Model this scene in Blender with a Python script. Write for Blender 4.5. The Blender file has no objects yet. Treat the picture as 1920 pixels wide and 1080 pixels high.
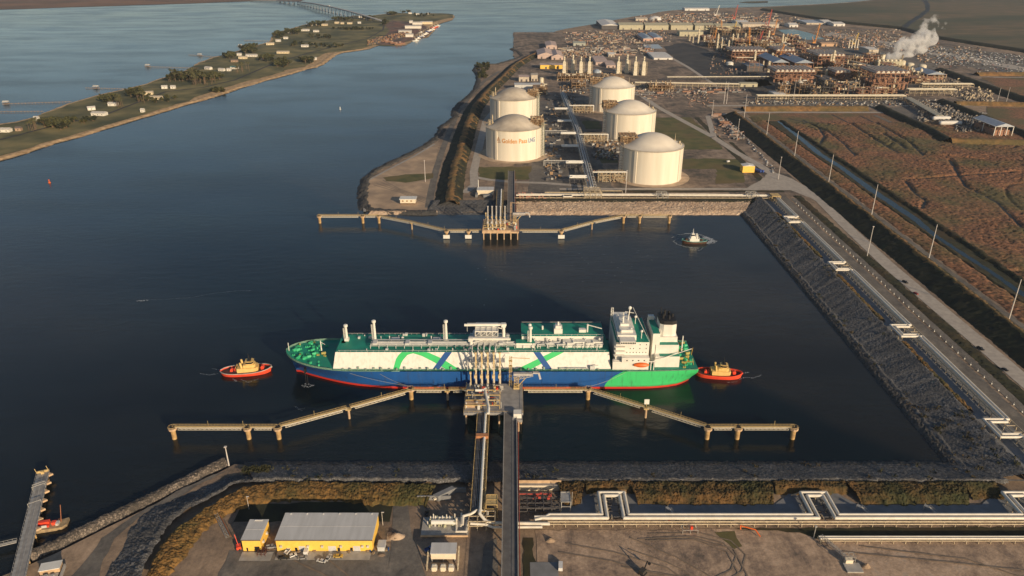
import bpy, math, random
import numpy as np
from mathutils import Vector, Matrix
random.seed(7); rng = np.random.default_rng(7)
SC = bpy.context.scene; COL = SC.collection
TH = math.radians(24.9); FPX = 1401.0; CAMH = 285.0
CT, ST = math.cos(TH), math.sin(TH)
SUN_AZ, SUN_EL = 35.0, 16.5      # degrees right of straight-behind, above horizon
Z0 = 1.2                         # level of the land

def G(px, py, z=Z0):             # where a sight line of the photograph meets a level surface
    dx = px - 960; dy = 540 - py
    vy = FPX*CT + dy*ST; vz = -FPX*ST + dy*CT
    t = (z - CAMH)/vz
    return (dx*t, vy*t)

# ---------------------------------------------------------------- materials
MATS = {}
def M(name, c1, c2=None, scale=0.2, rough=0.8, metal=0.0, bump=0.0, bscale=1.0, c3=None, scale2=0.01, lo=.35, hi=.65, amt2=.6, detail=6, stretch=None):
    if name in MATS: return MATS[name]
    m = bpy.data.materials.new(name); m.use_nodes = True
    nt = m.node_tree; N = nt.nodes; L = nt.links
    b = N['Principled BSDF']; b.inputs['Roughness'].default_value = rough; b.inputs['Metallic'].default_value = metal
    c1 = tuple(c1)+(1,)
    if c2 is None:
        c2 = tuple(x*.82 for x in c1[:3])
    c2 = tuple(c2)+(1,)
    tc = N.new('ShaderNodeTexCoord'); src = tc.outputs['Object']
    if stretch:
        mp = N.new('ShaderNodeMapping'); mp.inputs['Scale'].default_value = stretch
        L.new(src, mp.inputs['Vector']); src = mp.outputs['Vector']
    n = N.new('ShaderNodeTexNoise'); n.inputs['Scale'].default_value = scale; n.inputs['Detail'].default_value = detail
    L.new(src, n.inputs['Vector'])
    r = N.new('ShaderNodeValToRGB'); r.color_ramp.elements[0].position = lo; r.color_ramp.elements[1].position = hi
    r.color_ramp.elements[0].color = c2; r.color_ramp.elements[1].color = c1
    L.new(n.outputs['Fac'], r.inputs['Fac']); out = r.outputs['Color']
    if c3 is not None:
        n2 = N.new('ShaderNodeTexNoise'); n2.inputs['Scale'].default_value = scale2; n2.inputs['Detail'].default_value = 5
        L.new(src, n2.inputs['Vector'])
        mr = N.new('ShaderNodeMapRange'); mr.inputs['From Min'].default_value = .45; mr.inputs['From Max'].default_value = .62
        mr.inputs['To Max'].default_value = amt2
        L.new(n2.outputs['Fac'], mr.inputs['Value'])
        mx = N.new('ShaderNodeMix'); mx.data_type = 'RGBA'
        L.new(mr.outputs[0], mx.inputs[0]); L.new(out, mx.inputs[6]); mx.inputs[7].default_value = tuple(c3)+(1,)
        out = mx.outputs[2]
    L.new(out, b.inputs['Base Color'])
    if bump:
        nb = N.new('ShaderNodeTexNoise'); nb.inputs['Scale'].default_value = bscale; nb.inputs['Detail'].default_value = 5
        L.new(src, nb.inputs['Vector'])
        bp = N.new('ShaderNodeBump'); bp.inputs['Strength'].default_value = .8; bp.inputs['Distance'].default_value = bump
        L.new(nb.outputs['Fac'], bp.inputs['Height']); L.new(bp.outputs[0], b.inputs['Normal'])
    MATS[name] = m
    return m

def rock(name, c1, c2, scale=.5, seed=0):
    m = bpy.data.materials.new(name); m.use_nodes = True; nt = m.node_tree; N = nt.nodes; L = nt.links; b = N['Principled BSDF']; b.inputs['Roughness'].default_value = .95
    tc = N.new('ShaderNodeTexCoord'); v = N.new('ShaderNodeTexVoronoi'); v.inputs['Scale'].default_value = scale; L.new(tc.outputs['Object'], v.inputs['Vector'])
    sp = N.new('ShaderNodeSeparateColor'); L.new(v.outputs['Color'], sp.inputs[0])
    v2 = N.new('ShaderNodeTexVoronoi'); v2.feature = 'DISTANCE_TO_EDGE'; v2.inputs['Scale'].default_value = scale; L.new(tc.outputs['Object'], v2.inputs['Vector'])
    e = N.new('ShaderNodeMapRange'); e.inputs['From Max'].default_value = .16; L.new(v2.outputs['Distance'], e.inputs['Value'])
    ml = N.new('ShaderNodeMath'); ml.operation = 'MULTIPLY'; L.new(sp.outputs[0], ml.inputs[0]); L.new(e.outputs[0], ml.inputs[1])
    n = N.new('ShaderNodeTexNoise'); n.inputs['Scale'].default_value = .05; n.inputs['Detail'].default_value = 6; L.new(tc.outputs['Object'], n.inputs['Vector'])
    r2 = N.new('ShaderNodeMapRange'); r2.inputs['From Min'].default_value = .35; r2.inputs['From Max'].default_value = .6; r2.inputs['To Min'].default_value = .45; L.new(n.outputs['Fac'], r2.inputs['Value'])
    m2 = N.new('ShaderNodeMath'); m2.operation = 'MULTIPLY'; L.new(ml.outputs[0], m2.inputs[0]); L.new(r2.outputs[0], m2.inputs[1])
    mx = N.new('ShaderNodeMix'); mx.data_type = 'RGBA'; L.new(m2.outputs[0], mx.inputs[0]); mx.inputs[6].default_value = tuple(c2)+(1,); mx.inputs[7].default_value = tuple(c1)+(1,)
    L.new(mx.outputs[2], b.inputs['Base Color']); MATS[name] = m; return m

def soil(name, cols, scale=.03, track=None):
    m = bpy.data.materials.new(name); m.use_nodes = True; nt = m.node_tree; N = nt.nodes; L = nt.links; b = N['Principled BSDF']; b.inputs['Roughness'].default_value = .95
    tc = N.new('ShaderNodeTexCoord'); co = tc.outputs['Object']
    def nz(sc, det, rg=.6, dist=0, st=None):
        v = co
        if st: mp = N.new('ShaderNodeMapping'); mp.inputs['Scale'].default_value = st; mp.inputs['Rotation'].default_value = (0,0,.6); L.new(co, mp.inputs[0]); v = mp.outputs[0]
        n = N.new('ShaderNodeTexNoise'); n.inputs['Scale'].default_value = sc; n.inputs['Detail'].default_value = det; n.inputs['Roughness'].default_value = rg; n.inputs['Distortion'].default_value = dist; L.new(v, n.inputs['Vector']); return n.outputs['Fac']
    def ad(a, bb, op='ADD'):
        q = N.new('ShaderNodeMath'); q.operation = op
        for i, v in enumerate((a, bb)):
            if isinstance(v, (int,float)): q.inputs[i].default_value = v
            else: L.new(v, q.inputs[i])
        return q.outputs[0]
    f = ad(ad(nz(scale, 8, .65, .8), .5, 'MULTIPLY'), ad(ad(nz(scale*6, 6, .7, .3), .28, 'MULTIPLY'), ad(nz(scale*3, 7, .7, 1.5, (1,.15,1)), .22, 'MULTIPLY')))
    r = N.new('ShaderNodeValToRGB'); e = r.color_ramp.elements; lo, hi = .38, .62
    e[0].position = lo; e[0].color = tuple(cols[0])+(1,); e[1].position = hi; e[1].color = tuple(cols[-1])+(1,)
    for i, c in enumerate(cols[1:-1]): k = e.new(lo+(hi-lo)*(i+1)/(len(cols)-1)); k.color = tuple(c)+(1,)
    L.new(f, r.inputs['Fac']); out = r.outputs['Color']
    g = N.new('ShaderNodeMix'); g.data_type = 'RGBA'; g.blend_type = 'MULTIPLY'; g.inputs[0].default_value = .7; L.new(out, g.inputs[6])
    fr = N.new('ShaderNodeValToRGB'); fr.color_ramp.elements[0].position = .35; fr.color_ramp.elements[0].color = (.66,.66,.66,1); fr.color_ramp.elements[1].position = .6; fr.color_ramp.elements[1].color = (1,1,1,1)
    L.new(nz(.5, 6, .75), fr.inputs['Fac']); L.new(fr.outputs[0], g.inputs[7]); L.new(g.outputs[2], b.inputs['Base Color'])
    bp = N.new('ShaderNodeBump'); bp.inputs['Strength'].default_value = .7; bp.inputs['Distance'].default_value = .25; L.new(nz(.8, 5), bp.inputs['Height']); L.new(bp.outputs[0], b.inputs['Normal'])
    MATS[name] = m; return m

def mat_water():
    m = bpy.data.materials.new('murky_water'); m.use_nodes = True
    nt = m.node_tree; N = nt.nodes; L = nt.links; b = N['Principled BSDF']
    b.inputs['IOR'].default_value = 1.33
    tc = N.new('ShaderNodeTexCoord'); co = tc.outputs['Object']
    def noise(sc, det, st=None, rou=.5):
        s = co
        if st:
            mp = N.new('ShaderNodeMapping'); mp.inputs['Scale'].default_value = st; L.new(co, mp.inputs['Vector']); s = mp.outputs['Vector']
        n = N.new('ShaderNodeTexNoise'); n.inputs['Scale'].default_value = sc; n.inputs['Detail'].default_value = det
        n.inputs['Roughness'].default_value = rou
        L.new(s, n.inputs['Vector']); return n.outputs['Fac']
    def math_(op, a, bb=None, c=None):
        q = N.new('ShaderNodeMath'); q.operation = op
        for i, v in enumerate((a, bb, c)):
            if v is None: continue
            if isinstance(v, (int, float)): q.inputs[i].default_value = v
            else: L.new(v, q.inputs[i])
        return q.outputs[0]
    sx = N.new('ShaderNodeSeparateXYZ'); L.new(co, sx.inputs[0]); X, Y = sx.outputs[0], sx.outputs[1]
    # silty brown water of the basin meets clearer water along a slanting front
    w = math_('MULTIPLY_ADD', noise(.006, 5), 60, -30)
    d = math_('ADD', math_('ADD', math_('MULTIPLY', X, .726), math_('MULTIPLY', Y, .688)), w)
    f1 = N.new('ShaderNodeMapRange'); f1.inputs['From Min'].default_value = 428; f1.inputs['From Max'].default_value = 442; L.new(d, f1.inputs['Value'])
    band = N.new('ShaderNodeMapRange'); band.inputs['From Min'].default_value = 110; band.inputs['From Max'].default_value = 240
    band.inputs['To Min'].default_value = 1; band.inputs['To Max'].default_value = 0; L.new(d, band.inputs['Value'])
    s1 = math_('MAXIMUM', f1.outputs[0], math_('MULTIPLY', band.outputs[0], .7))
    # far from the basin the silt thins out
    fy = N.new('ShaderNodeMapRange'); fy.inputs['From Min'].default_value = 620; fy.inputs['From Max'].default_value = 1100
    fy.inputs['To Min'].default_value = 1; fy.inputs['To Max'].default_value = .15; L.new(Y, fy.inputs['Value'])
    ny = N.new('ShaderNodeMapRange'); ny.inputs['From Min'].default_value = 430; ny.inputs['From Max'].default_value = 640; ny.inputs['To Min'].default_value = .45; L.new(Y, ny.inputs['Value'])
    silt = math_('MULTIPLY', math_('MULTIPLY', math_('MULTIPLY', s1, ny.outputs[0]), fy.outputs[0]), math_('MULTIPLY_ADD', noise(.012, 6), 1.1, .35))
    mx = N.new('ShaderNodeMix'); mx.data_type = 'RGBA'; L.new(silt, mx.inputs[0])
    mx.inputs[6].default_value = (.0045, .0115, .0155, 1); mx.inputs[7].default_value = (.037, .032, .026, 1)
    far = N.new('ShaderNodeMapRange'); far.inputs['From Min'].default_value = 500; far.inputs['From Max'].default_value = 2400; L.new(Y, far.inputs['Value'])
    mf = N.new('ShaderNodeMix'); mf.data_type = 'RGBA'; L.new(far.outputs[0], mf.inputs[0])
    L.new(mx.outputs[2], mf.inputs[6]); mf.inputs[7].default_value = (.05, .095, .13, 1)  # bluer with distance: grazing sky sheen painted into the base colour
    lv = N.new('ShaderNodeMapRange'); lv.inputs['From Min'].default_value = .36; lv.inputs['From Max'].default_value = .64; lv.inputs['To Min'].default_value = .55; lv.inputs['To Max'].default_value = 1.5  # broad brighter and duller patches of sheen painted into the colour
    L.new(noise(.0022, 7, (1, 2.2, 1), .62), lv.inputs['Value'])
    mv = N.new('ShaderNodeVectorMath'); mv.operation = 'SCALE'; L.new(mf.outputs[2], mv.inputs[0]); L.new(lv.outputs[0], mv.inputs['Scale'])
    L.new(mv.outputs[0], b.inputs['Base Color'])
    # wind lanes and slicks
    lanes = noise(.004, 6, (1, 2.6, 1), .6)
    rr = N.new('ShaderNodeMapRange'); rr.inputs['From Min'].default_value = .38; rr.inputs['From Max'].default_value = .62
    rr.inputs['To Min'].default_value = .12; rr.inputs['To Max'].default_value = .22; L.new(lanes, rr.inputs['Value'])
    L.new(rr.outputs[0], b.inputs['Roughness'])
    h = math_('ADD', math_('MULTIPLY', noise(.45, 3, (1, 1.8, 1)), .35), math_('MULTIPLY', noise(.07, 4, (1, 2.2, 1)), 1.0))
    fb = N.new('ShaderNodeMapRange'); fb.inputs['From Min'].default_value = 600; fb.inputs['From Max'].default_value = 2600; fb.inputs['To Min'].default_value = 1; fb.inputs['To Max'].default_value = .10; L.new(Y, fb.inputs['Value'])
    h = math_('MULTIPLY', math_('MULTIPLY', h, math_('MULTIPLY_ADD', lanes, 1.6, -.1)), fb.outputs[0])
    bp = N.new('ShaderNodeBump'); bp.inputs['Strength'].default_value = .55; bp.inputs['Distance'].default_value = .65
    L.new(h, bp.inputs['Height']); L.new(bp.outputs[0], b.inputs['Normal'])
    return m

# ---------------------------------------------------------------- mesh builder
class MB:
    def __init__(s): s.v = []; s.f = []; s.mi = []; s.m = 0; s.cut = []
    def add(s, vs, fs):
        s.cut.append((len(s.v), len(s.f)))
        o = len(s.v); s.v += [tuple(p) for p in vs]; s.f += [tuple(i+o for i in q) for q in fs]; s.mi += [s.m]*len(fs); return s
    def box(s, x0, x1, y0, y1, z0, z1):
        return s.add([(x0,y0,z0),(x1,y0,z0),(x1,y1,z0),(x0,y1,z0),(x0,y0,z1),(x1,y0,z1),(x1,y1,z1),(x0,y1,z1)],
                     [(3,2,1,0),(4,5,6,7),(0,1,5,4),(1,2,6,5),(2,3,7,6),(3,0,4,7)])
    def cb(s, cx, cy, z0, w, d, h, a=0.0):
        ca, sa = math.cos(a), math.sin(a); P = []
        for z in (z0, z0+h):
            for x, y in ((-w/2,-d/2),(w/2,-d/2),(w/2,d/2),(-w/2,d/2)):
                P.append((cx+x*ca-y*sa, cy+x*sa+y*ca, z))
        return s.add(P, [(3,2,1,0),(4,5,6,7),(0,1,5,4),(1,2,6,5),(2,3,7,6),(3,0,4,7)])
    def bar(s, p, q, w=.3, h=None):
        p, q = Vector(p), Vector(q); h = h or w; d = q-p
        if d.length < 1e-6: return s
        d.normalize(); u = d.cross(Vector((0,0,1)))
        if u.length < .01: u = Vector((1,0,0))
        u.normalize(); n = u.cross(d)
        P = [a+u*i*w/2+n*j*h/2 for a in (p, q) for i, j in ((-1,-1),(1,-1),(1,1),(-1,1))]
        return s.add(P, [(3,2,1,0),(4,5,6,7),(0,1,5,4),(1,2,6,5),(2,3,7,6),(3,0,4,7)])
    def tube(s, p, q, r0, r1=None, n=10, caps=True):
        r1 = r0 if r1 is None else r1; p, q = Vector(p), Vector(q); d = (q-p).normalized()
        u = d.cross(Vector((0,0,1)))
        if u.length < .01: u = Vector((1,0,0))
        u.normalize(); w = d.cross(u); P = []
        for a, r in ((p, r0), (q, r1)):
            for k in range(n):
                t = 2*math.pi*k/n; P.append(a+(u*math.cos(t)+w*math.sin(t))*r)
        F = [(k, (k+1)%n, n+(k+1)%n, n+k) for k in range(n)]
        if caps: F += [tuple(reversed(range(n))), tuple(range(n, 2*n))]
        return s.add(P, F)
    def path(s, pts, r, n=8):
        for a, b in zip(pts[:-1], pts[1:]): s.tube(a, b, r, n=n)
        for p in pts[1:-1]: s.ball(p, r*1.02, 6, 4)
        return s
    def ball(s, c, r, n=10, m=6, sz=1.0):
        P = [(c[0], c[1], c[2]+r*sz)]
        for j in range(1, m):
            ph = math.pi*j/m
            for k in range(n):
                t = 2*math.pi*k/n; P.append((c[0]+r*math.sin(ph)*math.cos(t), c[1]+r*math.sin(ph)*math.sin(t), c[2]+r*sz*math.cos(ph)))
        P.append((c[0], c[1], c[2]-r*sz)); F = [(0, 1+k, 1+(k+1)%n) for k in range(n)]
        for j in range(m-2):
            for k in range(n): F.append((1+j*n+k, 1+(j+1)*n+k, 1+(j+1)*n+(k+1)%n, 1+j*n+(k+1)%n))
        e = len(P)-1; F += [(e, 1+(m-2)*n+(k+1)%n, 1+(m-2)*n+k) for k in range(n)]
        return s.add(P, F)
    def lathe(s, c, prof, n=32, caps=True):
        P = []
        for r, z in prof:
            for k in range(n):
                t = 2*math.pi*k/n; P.append((c[0]+r*math.cos(t), c[1]+r*math.sin(t), c[2]+z))
        F = []
        for j in range(len(prof)-1):
            for k in range(n): F.append((j*n+k, j*n+(k+1)%n, (j+1)*n+(k+1)%n, (j+1)*n+k))
        if caps: F += [tuple(reversed(range(n))), tuple(range((len(prof)-1)*n, len(prof)*n))]
        return s.add(P, F)
    def prism(s, pts, z0, z1):
        n = len(pts)
        return s.add([(x,y,z0) for x,y in pts]+[(x,y,z1) for x,y in pts],
                     [tuple(reversed(range(n))), tuple(range(n, 2*n))]+[(k, (k+1)%n, n+(k+1)%n, n+k) for k in range(n)])
    def gable(s, x0, x1, y0, y1, z0, zr, axis='x', over=0.0):
        if axis == 'x':
            ym = (y0+y1)/2; P = [(x0,y0,z0),(x1,y0,z0),(x1,y1,z0),(x0,y1,z0),(x0,ym,zr),(x1,ym,zr)]
            return s.add(P, [(0,1,5,4),(2,3,4,5),(0,4,3),(1,2,5),(3,2,1,0)])
        xm = (x0+x1)/2; P = [(x0,y0,z0),(x1,y0,z0),(x1,y1,z0),(x0,y1,z0),(xm,y0,zr),(xm,y1,zr)]
        return s.add(P, [(1,2,5,4),(3,0,4,5),(0,1,4),(2,3,5),(3,2,1,0)])
    def truss(s, p, q, w, h, n, t=.25):
        """a box lattice between p and q"""
        p, q = Vector(p), Vector(q); d = (q-p).normalized(); u = d.cross(Vector((0,0,1)))
        if u.length < .01: u = Vector((1,0,0))
        u.normalize(); v = u.cross(d); c = [(u*i*w/2+v*j*h/2) for i, j in ((-1,-1),(1,-1),(1,1),(-1,1))]
        for k in c: s.bar(p+k, q+k, t)
        for i in range(n):
            a = p.lerp(q, i/n); b = p.lerp(q, (i+1)/n)
            for j in range(4):
                k1, k2 = c[j], c[(j+1)%4]
                s.bar(a+k1, b+k2, t*.6); s.bar(b+k1, b+k2, t*.6)
        return s
    def build(s, name, mat, parent=None, loc=None, smooth=False, rot=0):
        me = bpy.data.meshes.new(name); me.from_pydata(s.v, [], s.f)
        mats = mat if isinstance(mat, (list, tuple)) else [mat]
        for m in mats: me.materials.append(m)
        if len(mats) > 1: me.polygons.foreach_set('material_index', s.mi)
        if smooth:
            me.polygons.foreach_set('use_smooth', [True]*len(me.polygons))
            try: me.set_sharp_from_angle(angle=math.radians(40))
            except Exception: pass
        me.update()
        o = bpy.data.objects.new(name, me); COL.objects.link(o)
        if parent: o.parent = parent
        if loc: o.location = loc
        if rot: o.rotation_euler = (0,0,rot)
        return o

def build_each(mb, name, mat, parent, n=1, smooth=False):
    cs = mb.cut[::n]+[(len(mb.v), len(mb.f))]
    for (v0, f0), (v1, f1) in zip(cs[:-1], cs[1:]):
        q = MB(); q.add(mb.v[v0:v1], [tuple(i-v0 for i in f) for f in mb.f[f0:f1]]); q.build(name, mat, parent, smooth=smooth)
def tag(o, label=None, cat=None, group=None, kind=None):
    if label: o['label'] = label
    if cat: o['category'] = cat
    if group: o['group'] = group
    if kind: o['kind'] = kind
    return o
def empty(name, loc, label, cat, group=None, rot=0):
    o = bpy.data.objects.new(name, None); COL.objects.link(o); o.location = loc; o.rotation_euler = (0,0,rot)
    o.empty_display_size = .5
    return tag(o, label, cat, group)
def dup(root, loc, rot=None, label=None, scale=None):
    r = root.copy(); COL.objects.link(r); r.location = loc
    if rot is not None: r.rotation_euler = (0,0,rot)
    if label: r['label'] = label
    if scale: r.scale = scale if hasattr(scale, '__len__') else (scale,)*3
    for ch in list(root.children):
        c = ch.copy(); COL.objects.link(c); c.parent = r
        for g in list(ch.children):
            d = g.copy(); COL.objects.link(d); d.parent = c
    return r
ORD = ['first','second','third','fourth','fifth','sixth','seventh','eighth','ninth','tenth','eleventh','twelfth','thirteenth','fourteenth','fifteenth','sixteenth','seventeenth','eighteenth','nineteenth','twentieth']

# ---------------------------------------------------------------- terrain helpers
def vnoise(nu, nv, su, sv, seed=0):
    """smooth random field sampled on an nu x nv grid with cells of su,sv samples"""
    r = np.random.default_rng(seed)
    a = r.random((int(nu/su)+3, int(nv/sv)+3))
    u = np.arange(nu)/su; v = np.arange(nv)/sv
    iu = u.astype(int); iv = v.astype(int); fu = (u-iu)[:,None]; fv = (v-iv)[None,:]
    fu = fu*fu*(3-2*fu); fv = fv*fv*(3-2*fv)
    A = a[iu][:,iv]; B = a[iu+1][:,iv]; C = a[iu][:,iv+1]; D = a[iu+1][:,iv+1]
    return (A*(1-fu)*(1-fv)+B*fu*(1-fv)+C*(1-fu)*fv+D*fu*fv)
def grid_obj(name, XYZ, mat, kind=None, label=None, cat=None):
    nu, nv = XYZ.shape[:2]
    i = np.arange(nu-1)[:,None]*nv+np.arange(nv-1)[None,:]
    q = np.stack([i, i+nv, i+nv+1, i+1], -1).reshape(-1, 4)
    me = bpy.data.meshes.new(name); me.vertices.add(nu*nv); me.vertices.foreach_set('co', XYZ.astype(np.float32).ravel())
    me.loops.add(len(q)*4); me.loops.foreach_set('vertex_index', q.astype(np.int32).ravel())
    me.polygons.add(len(q)); me.polygons.foreach_set('loop_start', (np.arange(len(q))*4).astype(np.int32))
    me.update(calc_edges=True); me.validate()
    me.materials.append(mat); o = bpy.data.objects.new(name, me); COL.objects.link(o)
    return tag(o, label, cat, None, kind)
def resample(pts, n):
    pts = np.array(pts, float); d = np.r_[0, np.cumsum(np.linalg.norm(np.diff(pts, axis=0), axis=1))]
    t = np.linspace(0, d[-1], n); return np.stack([np.interp(t, d, pts[:,k]) for k in range(2)], -1), d[-1]
def strip(name, A, B, step, prof, amp, mat, kind='structure', label=None, cat=None, jit=.35, big=0.0, seed=1, edge=0.0):
    """surface swept between polylines A and B; prof = [(t,z),...] across; amp = height of the roughness"""
    lenA = resample(A, 2)[1]; n = max(4, int(lenA/step)); a, _ = resample(A, n); b, _ = resample(B, n)
    w = float(np.mean(np.linalg.norm(a-b, axis=1))); m = max(3, int(w/step)+1)
    t = np.linspace(0, 1, m); T = np.repeat(t[None,:], n, 0)
    r = np.random.default_rng(seed)
    if edge:
        e = (vnoise(n, 1, 6, 1, seed+5)-.5)*2*edge/w; e2 = (vnoise(n, 1, 5, 1, seed+6)-.5)*2*edge/w
        Te = T*(1+e2-e)+e
    else: Te = T
    P = a[:,None,:]*(1-Te[...,None])+b[:,None,:]*Te[...,None]
    P = P+(r.random(P.shape)-.5)*2*jit*step
    pt = [q[0] for q in prof]; pz = [q[1] for q in prof]
    Z = np.interp(T, pt, pz); inner = np.minimum(1, np.minimum(T, 1-T)*m/1.5)
    Z = Z+((r.random(Z.shape)-.35)*amp+(vnoise(n, m, 7, 5, seed+1)-.5)*big)*np.clip(inner, .0, 1)
    return grid_obj(name, np.concatenate([P, Z[...,None]], -1), mat, kind, label, cat)
def sheet(name, pts, z, mat, jitter=0.0, step=8, kind='structure', label=None, cat=None, seed=3):
    if jitter:
        r = random.Random(seed); out = []
        for i, p in enumerate(pts):
            q = pts[(i+1) % len(pts)]; L = math.hypot(q[0]-p[0], q[1]-p[1]); n = max(1, int(L/step))
            for k in range(n):
                f = k/n; out.append((p[0]+(q[0]-p[0])*f+r.uniform(-jitter, jitter)*(k > 0), p[1]+(q[1]-p[1])*f+r.uniform(-jitter, jitter)*(k > 0)))
        pts = out
    a = sum(p[0]*q[1]-q[0]*p[1] for p, q in zip(pts, pts[1:]+pts[:1]))
    if a < 0: pts = pts[::-1]
    me = bpy.data.meshes.new(name); me.from_pydata([(x, y, z) for x, y in pts], [], [tuple(range(len(pts)))]); me.update()
    me.materials.append(mat); o = bpy.data.objects.new(name, me); COL.objects.link(o)
    return tag(o, label, cat, None, kind)
def rect(name, x0, x1, y0, y1, z, mat, jitter=0.0, **k): return sheet(name, [(x0,y0),(x1,y0),(x1,y1),(x0,y1)], z, mat, jitter, **k)
def road(name, pts, w, z, mat, kind='structure', **k):
    pts = [Vector((p[0], p[1])) for p in pts]; Lf = []; R = []
    for i, p in enumerate(pts):
        a = pts[max(0, i-1)]; b = pts[min(len(pts)-1, i+1)]; d = (b-a).normalized(); n = Vector((-d.y, d.x))
        ww = w[i] if hasattr(w, '__len__') else w
        Lf.append(tuple(p+n*ww/2)); R.append(tuple(p-n*ww/2))
    return sheet(name, Lf+R[::-1], z, mat, kind=kind, **k)
# ================================================================ SETTING
dirt = soil('dry_earth', [(.10,.085,.07),(.24,.175,.125),(.37,.265,.18),(.50,.36,.25)], .022)
dirt_f = soil('graded_earth', [(.13,.105,.085),(.27,.195,.145),(.42,.30,.21),(.56,.40,.28),(.46,.37,.29)], .035)
plantg = soil('plant_yard', [(.05,.047,.045),(.10,.085,.07),(.22,.165,.125),(.36,.27,.20),(.46,.37,.30)], .014)
gravel = M('pale_gravel', (.48,.43,.37), (.38,.335,.29), .25, .95, bump=.1, bscale=2)
gravel_d = soil('dark_gravel', [(.09,.085,.08),(.15,.135,.12),(.20,.18,.155),(.27,.23,.19)], .04)
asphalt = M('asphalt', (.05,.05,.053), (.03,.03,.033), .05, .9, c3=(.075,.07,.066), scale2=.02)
concrete = M('concrete', (.42,.40,.37), (.31,.295,.27), .3, .85)
conc_sh = M('shaded_concrete', (.22,.225,.235), (.17,.175,.18), .2, .85)  # cool dull copy of the concrete, shade painted into its colour
riprap = rock('shaded_grey_riprap', (.23,.225,.225), (.06,.06,.061), 1.3)  # stone darkened to paint shade on banks facing away from the sun
riprap_p = rock('sunlit_pink_riprap', (1.0,.80,.58), (.44,.30,.20), .85)  # stone brightened to paint sunlight on the far bank
riprap_d = M('wet_riprap', (.10,.095,.09), (.03,.03,.03), .7, .9, detail=3)
reeds = M('dry_reeds', (.26,.14,.04), (.075,.05,.018), .4, .95, c3=(.05,.06,.018), scale2=.03, amt2=.75)
marsh = M('marsh_grass', (.36,.165,.085), (.105,.06,.034), .35, .98, c3=(.09,.10,.04), scale2=.011, amt2=.75, lo=.36, hi=.64, detail=9)
marsh_far = M('far_marsh', (.17,.115,.065), (.085,.08,.042), .012, .98, c3=(.04,.058,.03), scale2=.0016, amt2=.85, stretch=(1, 2.5, 1), detail=9)
grass = M('mown_grass', (.14,.125,.045), (.075,.085,.028), .06, .95, c3=(.19,.12,.06), scale2=.02, amt2=.5)
grass_d = M('dark_grass', (.045,.045,.018), (.018,.02,.010), .12, .98, c3=(.07,.04,.018), scale2=.03, amt2=.6)
levee_g = M('shaded_levee_grass', (.035,.036,.016), (.014,.016,.009), .1, .98)  # dark wet grass, deepened further to paint shade on the slopes
levee_b = M('levee_brown', (.32,.17,.06), (.15,.085,.035), .12, .98, c3=(.09,.09,.035), scale2=.02)
island_g = M('island_grass', (.27,.22,.095), (.11,.11,.045), .02, .95, c3=(.05,.06,.025), scale2=.011, amt2=.85, detail=9)
sand = M('shore_sand', (.62,.43,.24), (.34,.22,.11), .12, .95)
water = mat_water()
canal_w = M('canal_water', (.015,.028,.04), (.01,.02,.02), .02, .15)

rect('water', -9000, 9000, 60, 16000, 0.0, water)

def PG(L, z=Z0): return [G(x, y, z) for x, y in L]
shore = PG([(60,1052),(100,1035),(150,1010),(200,985),(250,961),(300,936),(340,917),(380,896),(410,882),(430,872)], 0)
west = [(-86,813)]+PG([(800,404),(760,403),(720,401),(690,399),(676,393),(671,375),(672,355),(678,338),(690,324),(712,313),(735,302),(760,290),(785,278),(800,268),(815,256),(822,243),(818,240),(832,232),(848,220),(846,208),(856,196),(872,184),(888,168),(892,155),(893,143),(886,132),(890,123),(905,121),(928,121),(945,116),(960,112),(975,106),(968,99),(955,92),(972,88),(988,85),(1000,84),(1015,76),(1024,68),(1040,59),(1062,54),(1085,50),(1110,46),(1150,38),(1190,31),(1220,27),(1235,23),(1260,20),(1290,18),(1330,16),(1400,14),(1440,13),(1500,10),(1560,7),(1600,4),(1640,0)], 0)
def offs(L, d):
    out = []
    for i, p in enumerate(L):
        q = Vector(L[min(len(L)-1, i+1)])-Vector(L[max(0, i-1)])
        if q.length > 0: q.normalize()
        out.append((p[0]+q.y*d, p[1]-q.x*d))
    return out
land = [(-330,210)]+offs(shore, 3.5)[:-1]+[(-166,361),(-150,360),(100,360),(262,360),(266,364),(266,500),(266,640),(266,818),(150,819),(5,819)]+[(x, y+6) for x, y in west[:1]]+offs(west, 4.5)[1:-12]+west[-12:]+[(2600,5600),(4200,9000),(9000,12000),(9000,200),(900,130),(-150,130)]
sheet('ground', land, Z0, dirt)
far_l = [G(-60,20,0), G(0,18,0), G(120,14,0), G(250,10,0), G(400,5,0), G(480,2,0), G(560,3,0), (-1150,4700), (-1500,7000), (-9000,9000), (-9000,3500)]
sheet('far_marsh_land', far_l, .8, M('far_bank', (.26,.14,.08), (.14,.09,.06), .004, .98), jitter=12, step=120)
sheet('far_spit', PG([(1385,5),(1400,3),(1440,2),(1440,5),(1410,6)],0), .6, marsh_far)

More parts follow.
